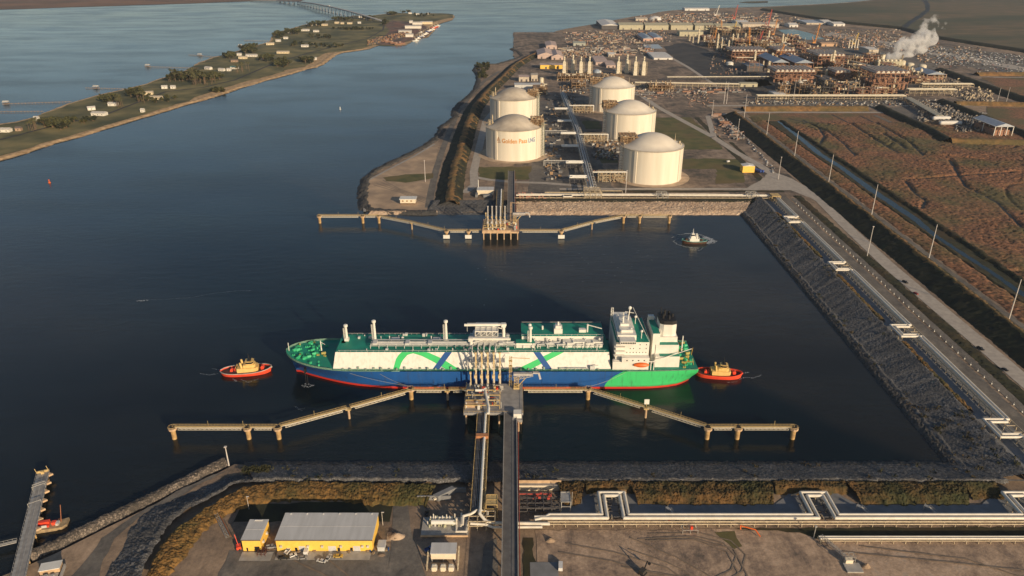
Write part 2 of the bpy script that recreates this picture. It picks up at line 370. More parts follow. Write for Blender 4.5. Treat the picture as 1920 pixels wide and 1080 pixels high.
# island
isl_sh_n = [(-60,331),(0,302),(60,284),(100,270),(150,257),(175,249),(200,242),(250,227),(300,212),(340,200),(375,190),(400,183),(425,175),(450,166),(480,157),(500,151),(525,145),(550,138),(575,130),(592,127),(605,122),(618,112),(630,103),(642,99),(665,96),(692,92),(705,87),(715,84),(732,86),(745,86),(760,85),(772,78),(790,72),(802,70),(815,57),(822,48),(825,43),(838,40),(847,38),(852,33),(853,30)]
isl_sh_f = [(848,27),(830,25),(800,25),(770,25),(735,24),(715,27),(690,30),(662,29),(650,33),(630,36),(605,40),(585,43),(567,47),(540,55),(517,61),(508,70),(505,78),(492,82),(480,85),(450,94),(425,101),(400,107),(372,117),(350,131),(325,140),(300,147),(286,152),(275,157),(250,163),(225,169),(200,174),(180,179),(160,185),(142,190),(125,195),(95,207),(62,220),(30,228),(0,232),(-60,247)]
isl = PG(isl_sh_n, .5)+PG(isl_sh_f, .5)
sheet('island', isl, .55, sand, jitter=2.5, step=18)
def inset(pts, c, d):
    out = []
    for (x, y), k in zip(pts, d): out.append((x-k, y))
    return out
wi = [G(x, y, 1.0) for x, y in isl_sh_n]; wf = [G(x, y, 1.0) for x, y in isl_sh_f]
sheet('island_grass', [(x-22-(18 if 10 < i < 24 else 0), y+4) for i, (x, y) in enumerate(wi[:-6])]+[(x-8, y-10) for x, y in wi[-6:]]+[(x+5, y-6) for x, y in wf], .9, island_g, jitter=7, step=22)
sheet('beach', PG([(760,62),(800,52),(845,38),(851,33),(840,34),(800,44),(768,56)], 1.0), 1.0, sand, jitter=2)
sheet('yard', PG([(705,84),(730,58),(722,46),(735,38),(760,40),(790,45),(812,56),(800,68),(770,76),(745,84)], 1.0), 1.05, M('shipyard_ground', (.24,.16,.12), (.05,.045,.045), .04, .95, c3=(.26,.10,.06), scale2=.02), jitter=4)
road('road', PG([(0,262),(100,236),(200,214),(310,172),(380,164),(440,150),(520,116),(580,99),(640,84),(690,72),(718,56),(722,40)], 1.1), 6, 1.15, asphalt)

# --- surfaces of the terminal, 3 cm steps
rect('yard', 5, 372, 876, 2700, 1.23, plantg, jitter=3, step=20)
sheet('yard', [(5,1500),(5,2700)]+[(x+60, y) for x, y in PG([(1030,70),(1100,50),(1200,32),(1290,21),(1420,18)])]+PG([(1500,35),(1590,50),(1700,62),(1800,82),(1920,104),(1990,125),(1990,200),(1700,192)])+[(372,1440),(372,1500)], 1.26, plantg, jitter=5, step=40)
sheet('marsh', PG([(1425,14),(1440,22),(1585,43),(1690,53),(1752,70),(1815,80),(1920,96),(2100,125)])+[(9000,3400),(9000,12000),(4200,9000),(2600,5600)]+PG([(1640,0),(1600,4.5),(1560,7.5),(1500,10.5),(1440,13.4)]), 1.30, marsh_far, jitter=6, step=60)
rect('marsh', 426, 2600, 200, 1365, 1.29, marsh, jitter=2, step=20)
sheet('creek', PG([(1688,52),(1700,42),(1722,28),(1735,18),(1734,8),(1728,0),(1738,0),(1744,10),(1743,20),(1728,32),(1708,45),(1696,54)]), 1.36, M('creek_mud', (.03,.03,.025), (.015,.015,.012), .02, .6), jitter=3, step=30)

# big marsh field with real tussocks, and channels winding through it
CHAN = [PG(L) for L in ([(1505,225),(1535,240),(1546,256),(1536,272),(1520,280)],[(1478,222),(1520,232),(1556,250),(1580,268),(1604,292)],[(1560,215),(1600,235),(1640,262),(1684,287)],[(1612,217),(1660,240),(1706,268),(1732,292)],[(1698,340),(1712,360),(1735,378),(1728,392)],[(1700,338),(1800,330),(1918,322)],[(1655,250),(1700,280),(1760,292),(1850,300)],[(1780,300),(1810,350),(1870,380),(1918,430)])]
for L in CHAN: road('marsh_channel', L, 3.4, 1.345, M('creek_mud', (.03,.03,.025), (.015,.015,.012), .02, .6), jitter=.5, step=5)
def marsh_field(name, x0, x1, y0, y1, step, amp, seed, label, mat):
    nx = int((x1-x0)/step)+1; ny = int((y1-y0)/step)+1; r = np.random.default_rng(seed)
    X = x0+np.arange(nx)[:,None]*step+(r.random((nx,ny))-.5)*step*.8; Y = y0+np.arange(ny)[None,:]*step+(r.random((nx,ny))-.5)*step*.8
    b = vnoise(nx, ny, 9, 9, seed+1)*.6+vnoise(nx, ny, 30, 30, seed+2)*.6
    ch = np.abs(vnoise(nx, ny, 42, 110, seed+3)-.5)
    Z = 1.32+r.random((nx,ny))*amp*(.4+b)+b*amp*.5
    Z = np.where(ch < .008, 1.2, Z)
    for L in CHAN:
        for (ax, ay), (bx, by) in zip(L[:-1], L[1:]):
            dx, dy = bx-ax, by-ay; t = np.clip(((X-ax)*dx+(Y-ay)*dy)/(dx*dx+dy*dy), 0, 1); Z = np.where((X-ax-t*dx)**2+(Y-ay-t*dy)**2 < 9.5, 1.22, Z)
    Z[0,:] = Z[-1,:] = 1.2; Z[:,0] = Z[:,-1] = 1.2
    return grid_obj(name, np.stack([X,Y,Z],-1), mat, 'stuff', label, 'marsh grass')
marsh_field('marsh_grass', 468, 830, 300, 1290, 2.2, 1.5, 11, 'rust brown marsh grass with winding ditches beside the straight canal', marsh)
marsh_field('marsh_grass', 830, 1500, 560, 1130, 4.0, 2.0, 12, 'rust brown marsh grass far to the right below the substation levee', marsh)
strip('roadside_grass', [(419,1330),(419,300)], [(441,1330),(441,300)], 1.4, [(0,1.3),(.2,1.8),(.5,2.3),(.85,2.2),(1,1.3)], 1.3, marsh, 'stuff', 'brown scrubby grass strip between the pole track and the canal', 'grass', edge=1.5)
rect('canal_bed', 441, 468, 300, 1300, 1.33, grass_d, jitter=1)
road('canal', [(463,1300),(458,1180),(452,1080),(455,1010),(452,900),(454,800),(449,740),(453,650),(452,560),(455,430),(455,300)], [5,8,9,8,10,9,6,5,7,6,5], 1.37, canal_w, jitter=.8, step=7)
strip('canal_bank_reeds', [(464,1300),(464,300)], [(474,1300),(474,300)], 1.5, [(0,1.3),(.4,3.4),(.7,3.2),(1,1.3)], 1.2, grass_d, 'stuff', 'green reeds along the right bank of the canal, darkened as a shadow line', 'reeds', edge=2)  # tone darkened to paint the shadow line of the marsh edge
strip('canal_bank_reeds', [(440,1300),(440,300)], [(446,1300),(446,300)], 1.5, [(0,1.3),(.5,2.2),(1,1.3)], 1.0, grass_d, 'stuff', 'low dark green growth along the left bank of the canal', 'reeds', edge=1.5)

# right-hand levee beside the basin road
strip('levee', [(374.5,1342),(374.5,300)], [(405,1342),(405,300)], 1.7, [(0,1.2),(.66,9.6),(.78,10.0),(.9,7.5),(1,1.2)], .7, levee_g, 'structure', edge=.6, big=.5)
strip('levee_crest_grass', [(392,1342),(392,300)], [(403,1342),(403,300)], 1.2, [(0,7.6),(.3,10.4),(.6,9.8),(1,4.2)], .9, levee_b, 'stuff', 'golden brown grass along the crest of the long straight levee', 'grass', edge=1.4, seed=4)
rect('path', 405, 409, 300, 1330, 1.34, gravel_d, jitter=.5)
rect('path', 411.5, 417, 300, 1330, 1.34, gravel_d, jitter=.8)
# road along the levee foot, junction, back road
road('road', [(365,300),(364.5,480),(363,660),(367,780),(372,860),(366,905),(352,955),(345,1020),(333,1085),(322,1180),(300,1290),(275,1420),(262,1530)], [13,14,14,13,13,15,14,12,11,11,11,11,11], 1.42, gravel)
sheet('junction', [(290,903),(350,903),(372,850),(378,905),(366,960),(350,990),(335,960),(300,915)], 1.39, gravel, jitter=1)
rect('road', 60, 345, 904, 912, 1.40, gravel, jitter=.3)
road('road', [(-60,892),(-48,925),(-52,985),(-50,1100),(-46,1300),(-20,1480),(20,1640)], 11, 1.36, gravel)
road('road', [(-48,960),(-30,948),(0,938),(40,934),(75,925),(110,912)], 8, 1.38, gravel)
road('road', [(322,1180),(350,1340),(420,1375),(600,1372),(780,1372),(850,1372),(905,1330),(960,1220),(1010,1130),(1300,1125)], 9, 1.41, gravel)
rect('road', 372, 1100, 1428, 1440, 1.41, gravel, jitter=.5)
rect('road', 175, 300, 1545, 1556, 1.41, gravel)
# tank farm lawns and aprons
rect('lawn', 228, 318, 1105, 1330, 1.33, grass, jitter=1.5)
rect('lawn', 226, 330, 1000, 1052, 1.33, grass, jitter=3)
sheet('lawn', [(262,930),(300,935),(318,1000),(282,1005)], 1.345, grass, jitter=2)
rect('lawn', -45, 66, 950, 1010, 1.34, grass, jitter=3)
rect('lawn', 88, 150, 1030, 1090, 1.33, grass, jitter=4)
rect('lawn', 92, 150, 1240, 1300, 1.33, grass, jitter=4)
rect('ditch', 322, 331, 930, 1330, 1.36, grass_d, jitter=.8)
rect('ditch', 60, 340, 894, 902, 1.36, grass_d, jitter=.6)
rect('ditch', 337, 343, 990, 1150, 1.36, grass_d, jitter=.8)
def disc(name, cx, cy, r, z, mat, n=48): return sheet(name, [(cx+r*math.cos(2*math.pi*k/n), cy+r*math.sin(2*math.pi*k/n)) for k in range(n)], z, mat)
apron = M('tank_apron', (.60,.45,.31), (.42,.31,.22), .1, .95)
for cx, cy in ((183,965),(186,1187),(186,1410),(3,1078),(3,1297)): disc('apron', cx, cy, 52, 1.44, apron)
sheet('yard', [(20,890),(128,890),(118,1480),(48,1480)], 1.35, gravel_d, jitter=2, step=12)
# dark yard and lot behind the tank farm, plant shade put into their colour
sheet('yard', PG([(1318,64),(1450,62),(1505,78),(1560,88),(1640,112),(1702,132),(1704,176),(1560,178),(1410,180),(1395,150),(1500,150),(1440,128),(1340,98)]), 1.30, soil('shaded_yard', [(.025,.025,.027),(.045,.042,.04),(.09,.075,.06),(.18,.14,.105)], .02), jitter=4, step=25)
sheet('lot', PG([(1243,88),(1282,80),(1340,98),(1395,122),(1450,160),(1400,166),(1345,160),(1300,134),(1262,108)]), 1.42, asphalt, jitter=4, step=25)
road('path', PG([(1258,108),(1290,126),(1320,146),(1345,163)]), 9, 1.46, gravel)
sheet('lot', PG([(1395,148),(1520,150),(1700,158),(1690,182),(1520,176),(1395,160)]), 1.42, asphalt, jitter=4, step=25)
sheet('lot', PG([(1530,76),(1620,88),(1760,118),(1750,140),(1660,142),(1590,120),(1500,100)]), 1.40, gravel_d, jitter=4, step=25)
sheet('lot', PG([(1418,178),(1560,180),(1700,182),(1760,196),(1650,200),(1400,200)]), 1.42, gravel_d, jitter=4, step=25)
sheet('pond', PG([(1458,56),(1490,55),(1518,62),(1546,73),(1516,75),(1480,68)]), 1.46, M('pond_water', (.16,.27,.28), (.12,.22,.24), .01, .25), jitter=2, step=30)
sheet('pond', PG([(1205,84),(1234,83),(1243,91),(1212,92)]), 1.47, M('pond_white', (.42,.47,.5), None, .02, .3))
# parking lots top right
sheet('parking_lot', PG([(1690,78),(1800,90),(1960,112),(1960,142),(1900,138),(1830,128),(1745,112)]), 1.44, gravel_d, jitter=4, step=40)
sheet('road', PG([(1560,60),(1700,84),(1900,122),(1990,142),(1990,148),(1890,128),(1690,92),(1545,66)]), 1.46, gravel, jitter=2, step=40)

# substation pad and its levees
sheet('yard', PG([(1655,203),(1745,196),(1800,210),(1880,235),(1990,262),(1990,272),(1782,262),(1720,232)]), 1.44, gravel_d, jitter=2, step=20)
def levee_px(L, wpx_near, wpx_far, h, mat, seed, z=Z0, step=4):
    A = [G(x, y, z) for x, y in L]; a = []; b = []
    for i, p in enumerate(A):
        q = Vector(A[min(len(A)-1, i+1)])-Vector(A[max(0, i-1)]); q.normalize(); n = Vector((-q.y, q.x))
        a.append(tuple(Vector(p)-n*wpx_near)); b.append(tuple(Vector(p)+n*wpx_far))
    return strip('levee', a, b, step, [(0,1.2),(.42,1.2+h*.95),(.58,1.2+h),(1,1.2)], .6, mat, 'structure', seed=seed, edge=.8)
levee_px([(1392,207),(1500,206),(1625,206)], 13, 13, 7.5, levee_b, 21)
levee_px([(1650,203),(1690,222),(1720,236),(1750,250),(1779,267)], 13, 13, 7.5, levee_g, 22)
levee_px([(1782,268),(1850,270),(1990,272)], 11, 13, 7.5, levee_b, 23)
levee_px([(1765,192),(1840,222),(1920,254),(1990,280)], 14, 14, 7.5, levee_g, 24)
levee_px([(1790,196),(1850,197),(1990,200)], 12, 12, 7, levee_b, 27)
levee_px([(1762,133),(1830,158),(1920,189),(1990,212)], 18, 18, 8, levee_g, 25, step=5)
levee_px([(1830,141),(1900,141),(1990,141)], 14, 14, 7, levee_b, 28, step=5)
levee_px([(1430,19),(1515,33),(1585,44),(1690,54),(1752,71),(1815,81),(1920,97),(1990,110)], 18, 18, 8, levee_g, 26, step=7)
sheet('marsh', PG([(1840,146),(1990,146),(1990,205),(1915,186)]), 1.48, marsh, jitter=3, step=20)
sheet('marsh', PG([(1850,200),(1990,204),(1990,268),(1900,238),(1850,216)]), 1.48, marsh, jitter=3, step=20)
road('path', PG([(1862,145),(1990,146)]), 8, 1.52, gravel)
road('path', PG([(1640,216),(1700,243),(1760,268),(1784,276),(1990,278)]), 8, 1.5, gravel_d)

# left levee and shore of the tank farm
cr = [(-72,838),(-75,900),(-77,1000),(-75,1118),(-73,1257),(-68,1400),(-50,1560),(-20,1740),(10,1930),(45,2060),(90,2200)]
strip('levee', [(x-20, y) for x, y in cr], [(x+14, y) for x, y in cr], 2.2, [(0,1.2),(.5,8.2),(.72,8.6),(1,1.2)], .7, levee_g, 'structure', edge=.8, seed=31)
strip('levee_crest_grass', [(x-6, y) for x, y in cr], [(x+12, y) for x, y in cr], 1.5, [(0,7.4),(.3,9.2),(.55,8.6),(1,2)], .9, levee_b, 'stuff', 'golden brown grass on the levee left of the storage tanks', 'grass', edge=1.2, seed=32)
strip('island_bank', [G(x, y, 0) for x, y in isl_sh_n[:26]], [(G(x, y, 0)[0]-16, G(x, y, 0)[1]+6) for x, y in isl_sh_n[:26]], 4, [(0,0),(.4,2.2),(.8,1.8),(1,.6)], .8, sand, edge=3, seed=40)

road('road', [(-98,835),(-101,900),(-104,1000),(-104,1120),(-102,1250),(-98,1390),(-82,1560),(-60,1720),(-30,1850)], 9, 1.37, gravel_d)
pn = PG([(688,395),(684,362),(693,338),(728,318),(775,294),(812,272),(822,262),(818,300),(812,340),(806,400)])
sheet('yard', pn, 1.30, M('sandy_pad', (.56,.40,.26), (.36,.26,.18), .05, .95, c3=(.26,.20,.15), scale2=.03), jitter=1)
road('path', PG([(684,397),(682,362),(691,338),(728,318),(775,294),(815,270)]), 3.2, 1.40, concrete)
for k in range(4): road('path', PG([(700+6*k,347-3*k),(750,361-2*k),(800+6*k,382-1*k)]), 1.0, 1.41+.02*k, gravel_d)
sheet('lawn', PG([(718,333),(760,327),(812,325),(812,334),(760,343),(724,340)]), 1.43, grass, jitter=2)
wz = [p for p in west if p[1] < 2400]
def offs(L, d):
    out = []
    for i, p in enumerate(L):
        q = Vector(L[min(len(L)-1, i+1)])-Vector(L[max(0, i-1)])
        if q.length > 0: q.normalize()
        out.append((p[0]+q.y*d, p[1]-q.x*d))
    return out
strip('riprap', offs(wz, -1.5), offs(wz, 12), 1.5, [(0,-.3),(.4,2.2),(.8,2.6),(1,1.2)], 1.2, riprap_d, edge=2.5, seed=33, big=.8)
strip('riprap', [(-165,813),(-86,813)], [(-163,824),(-86,824)], 1.0, [(0,-.2),(.6,2.4),(1,1.3)], 1.0, riprap_p, seed=34)
strip('riprap', [(-100,813),(6,813)], [(-92,858),(4,858)], 1.1, [(0,-.2),(.3,2.0),(.9,4.4),(1,1.3)], 1.0, riprap, seed=35, edge=1)
# stone banks of the basin
strip('riprap', [(5,811.5),(262,811.5)], [(5,824),(272,824)], .85, [(0,-.3),(.5,1.6),(.85,2.4),(1,2.2)], .9, riprap_p, seed=36, edge=.8, big=.5)
strip('riprap', [(5,822),(271,822)], [(5,860),(289,860)], .85, [(0,1.6),(.06,1.9),(.76,3.7),(.84,3.7),(1,1.3)], .9, riprap_p, seed=37, edge=.4, big=.4)
strip('verge_grass', [(5,848.5),(292,848.5)], [(5,862),(292,862)], 1.2, [(0,3.0),(.12,4.1),(.9,4.1),(1,1.3)], .5, grass_d, 'stuff', 'dark grass edge along the top of the pink stone bank', 'grass', edge=.5, seed=70)
strip('riprap', [(260,358),(261,812)], [(267,365),(267,818)], .9, [(0,-.4),(.4,1.4),(1,1.8)], .9, riprap_d, seed=38, edge=.6)
strip('riprap', [(266,345),(266,818)], [(299,345),(299,862)], .75, [(0,1.5),(.07,2.4),(.12,1.9),(.92,7.2),(.97,7.2),(1,1.3)], .3, riprap, seed=39, edge=1.2, big=.12)
strip('riprap', [(-162,366),(-60,366),(266,366)], [(-160,360),(-60,359),(266,359)], .6, [(0,-.3),(.5,1.1),(1,1.9)], .6, riprap_d, seed=41, edge=.8)
strip('riprap', [(-160,360.5),(268,360.5)], [(-148,342),(285,341)], .55, [(0,1.6),(.12,2.2),(.9,5.4),(.96,5.4),(1,3.4)], .28, riprap, seed=42, edge=1.2, big=.12)
lb = [(-176,357),(-200,346),(-222,334),(-240,322),(-262,305),(-285,285),(-300,268)]
sh2 = [G(x, y, 0) for x, y in [(430,872),(410,882),(380,896),(340,917),(300,936),(250,961),(200,985),(150,1010),(100,1035),(60,1052)]]
strip('riprap', offs(sh2, -.6), offs(sh2, 7.5), .6, [(0,-.3),(.35,2.6),(.75,2.9),(1,1.3)], .8, rock('brown_riprap', (.32,.26,.21), (.05,.045,.04), .9), seed=43, edge=.6, big=.4)
sh3 = [G(x, y, 3) for x, y in [(500,905),(440,910),(400,935),(350,960),(320,985),(300,1015),(280,1050),(262,1090)]]
sh4 = [G(x, y, 3) for x, y in [(520,875),(440,885),(345,925),(280,950),(245,985),(230,1020),(205,1060),(190,1090)]]
strip('riprap', sh4, sh3, .6, [(0,1.3),(.2,2.0),(.85,4.8),(1,4.4)], .7, riprap, seed=44, edge=.8, big=.5)
sheet('path', PG([(425,884),(380,905),(330,935),(270,962),(215,1010),(190,1060),(185,1085),(130,1085),(170,1040),(190,1010),(250,968),(330,922),(400,890)]), 1.33, gravel_d, jitter=.6, step=4)
# reed berms near the camera
rb_a = [G(x, y, 4.4) for x, y in [(268,1090),(300,1020),(330,990),(380,955),(430,925),(470,908),(520,903),(600,903),(700,905),(820,907)]]
rb_b = [G(x, y, 1.4) for x, y in [(310,1090),(345,1045),(380,1000),(425,965),(470,948),(500,942),(560,940),(640,940),(700,948),(800,950)]]
strip('reed_berm', rb_a, rb_b, .5, [(0,4.0),(.12,5.0),(.5,4.4),(.85,3.0),(1,1.4)], 1.0, reeds, 'stuff', 'thick golden brown reeds curving along the near bank behind the yellow buildings', 'reeds', edge=1.2, seed=51, big=.8)
for x0, x1, s, lb_ in ((25,42,52,'short clump of brown reeds just right of the road trestle'), (66,149,53,'long dark brown reed bank between the first two pipe loops'), (190,258,54,'long dark brown reed bank between the second and third pipe loops'), (42,68,55,'low reeds on the bank behind the first pipe loop'), (149,190,56,'low reeds on the bank behind the second pipe loop')):
    low = 'low' in lb_
    strip('reed_bank', [(x0,342),(x1,342)], [(x0+(0 if low else 4),334 if low else 325),(x1-(0 if low else 4),334 if low else 325)], .5, [(0,4.2),(.2,5.4),(.7,4.6),(1,1.4)], 1.2, M('dark_reeds', (.16,.085,.028), (.045,.035,.014), .2, .95, c3=(.035,.045,.015), scale2=.03, amt2=.8), 'stuff', lb_, 'reeds', edge=1.2, seed=s, big=.8)
strip('reed_bank', [(258,342),(276,342)], [(258,330),(276,330)], .5, [(0,4.2),(.2,5.0),(1,1.4)], 1.0, MATS['dark_reeds'], 'stuff', 'dark reeds at the right edge behind the third pipe loop', 'reeds', edge=1, seed=58)
rect('path', 5, 300, 341.2, 342.6, 5.0, gravel_d, jitter=.2)
# drainage pads round the pipe loops, in concrete with shade in its tone
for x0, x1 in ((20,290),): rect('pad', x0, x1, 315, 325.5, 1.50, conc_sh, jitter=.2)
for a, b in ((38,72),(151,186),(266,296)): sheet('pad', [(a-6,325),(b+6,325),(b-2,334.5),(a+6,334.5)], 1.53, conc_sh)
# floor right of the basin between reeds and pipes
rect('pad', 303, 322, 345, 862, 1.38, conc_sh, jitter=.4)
for y0, y1, s in ((415,508,61),(545,636,62),(680,765,63),(790,812,64)):
    strip('reed_bank', [(299,y0),(299,y1)], [(306.5,y0),(306.5,y1)], .7, [(0,1.4),(.4,4.0),(.8,3.4),(1,1.3)], 1.0, reeds, 'stuff', 'strip of golden brown reeds between the stone slope and the right hand pipes, %s from the camera' % {61:'first',62:'second',63:'third',64:'fourth'}[s], 'reeds', edge=1, seed=s)
rect('path', 322, 336, 300, 880, 1.40, gravel_d, jitter=.4)
rect('path', 338.5, 345, 300, 870, 1.37, gravel_d, jitter=.4)
strip('verge_grass', [(345,300),(345,880)], [(357,300),(355,880)], 1.5, [(0,1.3),(.5,1.7),(1,1.3)], .7, grass_d, 'stuff', 'dark rough grass verge between the marker posts and the levee road', 'grass', edge=1, seed=65)
# near yards
sheet('yard', [(-145,262),(-62,262),(-62,291),(-145,291)], 1.33, gravel_d, jitter=.8, step=6)
rect('slab', -138, -122, 284, 290, 1.45, concrete); rect('slab', -120, -72, 284.5, 290.5, 1.45, concrete)
sheet('road', [(-66,326),(-58,326),(-52,300),(-38,262),(-62,262),(-62,290)], 1.36, gravel_d, jitter=.4)
sheet('yard', [(12,306),(165,306),(165,298),(280,298),(280,255),(12,255)], 1.35, dirt_f, jitter=1, step=6)
sheet('ditch', [(118,307),(290,308),(290,299),(160,299),(152,304)], 1.39, grass_d, jitter=.6, step=5)
sheet('lawn', [(107,304),(118,305),(119,294),(114,292)], 1.41, grass, jitter=.8, step=4)
sheet('lawn', [(-14,296),(-8,300),(-7,255),(-18,255)], 1.40, gravel_d, jitter=.8, step=4)
sheet('lawn', [(6,300),(11,300),(12,262),(5,262)], 1.41, grass_d, jitter=.8, step=4)  # dark strip beside the trestle, green growth and shadow put into one tone
rect('ditch', -150, -66, 312, 327, 1.34, levee_g, jitter=1)  # dark ditch floor, the yellow buildings' shadow put into its tone
rect('slab', 9, 23, 262, 283, 1.50, conc_sh)
trk = M('tyre_tracks', (.27,.205,.15), (.18,.14,.105), .3, .95)
for i, L in enumerate([[(72,303),(98,304),(114,298),(119,288),(114,277),(100,268),(80,262)],[(74,300),(97,301),(110,296),(114,287),(109,278),(96,271),(78,266)],[(28,296),(52,290),(78,279),(92,262)],[(24,290),(50,284),(74,274),(86,258)],[(60,292),(78,283),(95,270),(104,262)],[(70,298),(95,299),(110,290),(112,276),(100,262)],[(66,299),(92,301),(114,292),(116,274),(104,258)],[(55,280),(80,274),(110,262)],[(62,300),(84,286),(104,268)],[(-110,284),(-80,268),(-70,258)],[(-92,284),(-76,270),(-64,256)],[(180,294),(230,285),(270,262)],[(170,290),(220,283),(265,276)]]):
    road('tyre_track', L, .8, 1.55+.01*i, trk, jitter=.15, step=2)

def weeds(name, label, boxes, n_, seed, s0=.5):
    r = random.Random(seed); m = MB()
    for k in range(n_):
        x0, x1, y0, y1, za, zb, ax = r.choice(boxes); u, v = r.random(), r.random(); cx, cy = x0+(x1-x0)*u, y0+(y1-y0)*v; cz = za+(zb-za)*(u if ax == 'x' else 1-v)
        for j in range(14):
            p = Vector((cx+r.gauss(0,1.1), cy+r.gauss(0,.9), cz+r.uniform(.2,1.3))); a = Vector((r.gauss(0,1), r.gauss(0,1), r.gauss(0,1))).normalized(); b = a.orthogonal().normalized(); q = s0*r.uniform(.5,1.3)
            m.add([p-a*q-b*q*.6, p+a*q-b*q*.5, p+a*q*.7+b*q, p-a*q*.6+b*q*.8], [(0,1,2,3)])
    tag(m.build(name, grass_d), label, 'weeds', None, 'stuff')
weeds('weeds', 'dark weed tufts on the right hand stone bank of the basin', [(266,272,350,800,1.6,2.4,'x'),(290,299,350,850,6.5,7.2,'x'),(268,298,350,420,2,7,'x')], 90, 1)
weeds('weeds', 'dark weed tufts and shrubs along the near stone bank', [(-150,280,342,346,4.4,5.2,'y'),(-160,280,350,360,2.2,3.6,'y'),(-158,-142,350,356,2.6,3.2,'y'),(-158,-142,350,356,2.6,3.2,'y')], 80, 2)
# ================================================================ SHIPS
white = M('cream_white_paint', (.78,.76,.70), (.70,.68,.62), .3, .45)
sgrey = M('pale_grey_paint', (.62,.62,.60), (.52,.52,.50), .3, .5)
deckg = M('green_deck_paint', (.008,.27,.19), (.010,.20,.145), .12, .6, c3=(.02,.30,.19), scale2=.05)
deckl = M('light_green_paint', (.06,.52,.25), (.04,.40,.18), .3, .5)
greenl = M('bright_green_paint', (.05,.58,.17), (.045,.52,.15), .1, .5)
bluel = M('blue_paint', (.012,.085,.30), (.012,.075,.26), .1, .5)
black = M('black_paint', (.018,.018,.02), (.01,.01,.012), .3, .6)
glass = M('dark_glass', (.02,.025,.03), (.015,.02,.025), .2, .12)
orange = M('orange_paint', (.80,.16,.02), (.7,.13,.02), .3, .5)
yellowm = M('yellow_paint', (.62,.38,.05), (.5,.30,.04), .3, .6)
red = M('red_paint', (.85,.085,.035), (.72,.06,.028), .2, .5)
foam = M('white_foam', (.55,.58,.60), (.16,.19,.22), 1.2, .8, detail=8, lo=.42, hi=.58)
ropem = M('rope', (.45,.42,.36), None, 1, .9)

def hull_mat():
    m = bpy.data.materials.new('hull_livery'); m.use_nodes = True; nt = m.node_tree; N = nt.nodes; L = nt.links; b = N['Principled BSDF']
    b.inputs['Roughness'].default_value = .42
    tc = N.new('ShaderNodeTexCoord'); sp = N.new('ShaderNodeSeparateXYZ'); L.new(tc.outputs['Object'], sp.inputs[0])
    def step(v, edge, wd=.08):
        r = N.new('ShaderNodeMapRange'); r.inputs['From Min'].default_value = edge-wd; r.inputs['From Max'].default_value = edge+wd; L.new(v, r.inputs['Value']); return r.outputs[0]
    def mix(f, a, c):
        x = N.new('ShaderNodeMix'); x.data_type = 'RGBA'; L.new(f, x.inputs[0])
        for i, q in ((6, a), (7, c)):
            if isinstance(q, tuple): x.inputs[i].default_value = q+(1,)
            else: L.new(q, x.inputs[i])
        return x.outputs[2]
    n = N.new('ShaderNodeTexNoise'); n.inputs['Scale'].default_value = .25; n.inputs['Detail'].default_value = 6
    mp = N.new('ShaderNodeMapping'); mp.inputs['Scale'].default_value = (1,1,.25); L.new(tc.outputs['Object'], mp.inputs[0]); L.new(mp.outputs[0], n.inputs['Vector'])
    blue = mix(n.outputs['Fac'], (.012,.075,.27), (.018,.11,.36)); gr = mix(n.outputs['Fac'], (.045,.50,.15), (.06,.60,.20))
    zz = N.new('ShaderNodeMath'); zz.operation = 'MULTIPLY'; L.new(sp.outputs[2], zz.inputs[0]); L.new(sp.outputs[2], zz.inputs[1])
    s = N.new('ShaderNodeMath'); s.operation = 'MULTIPLY_ADD'; L.new(zz.outputs[0], s.inputs[0]); s.inputs[1].default_value = -.065; L.new(sp.outputs[0], s.inputs[2])
    c = mix(step(s.outputs[0], 78.5), blue, gr)
    n3 = N.new('ShaderNodeTexNoise'); n3.inputs['Scale'].default_value = .55; n3.inputs['Detail'].default_value = 7; n3.inputs['Roughness'].default_value = .7
    mp3 = N.new('ShaderNodeMapping'); mp3.inputs['Scale'].default_value = (1,1,.12); L.new(tc.outputs['Object'], mp3.inputs[0]); L.new(mp3.outputs[0], n3.inputs['Vector'])
    r3 = N.new('ShaderNodeMapRange'); r3.inputs['From Min'].default_value = .54; r3.inputs['From Max'].default_value = .72; r3.inputs['To Max'].default_value = .6; L.new(n3.outputs['Fac'], r3.inputs['Value'])
    c = mix(r3.outputs[0], c, (.05,.05,.055))
    c = mix(step(sp.outputs[2], 2.3, .6), mix(n.outputs['Fac'], c, (.04,.05,.05)), c)
    c = mix(step(sp.outputs[2], 1.5), (.55,.035,.02), c)
    L.new(c, b.inputs['Base Color']); return m

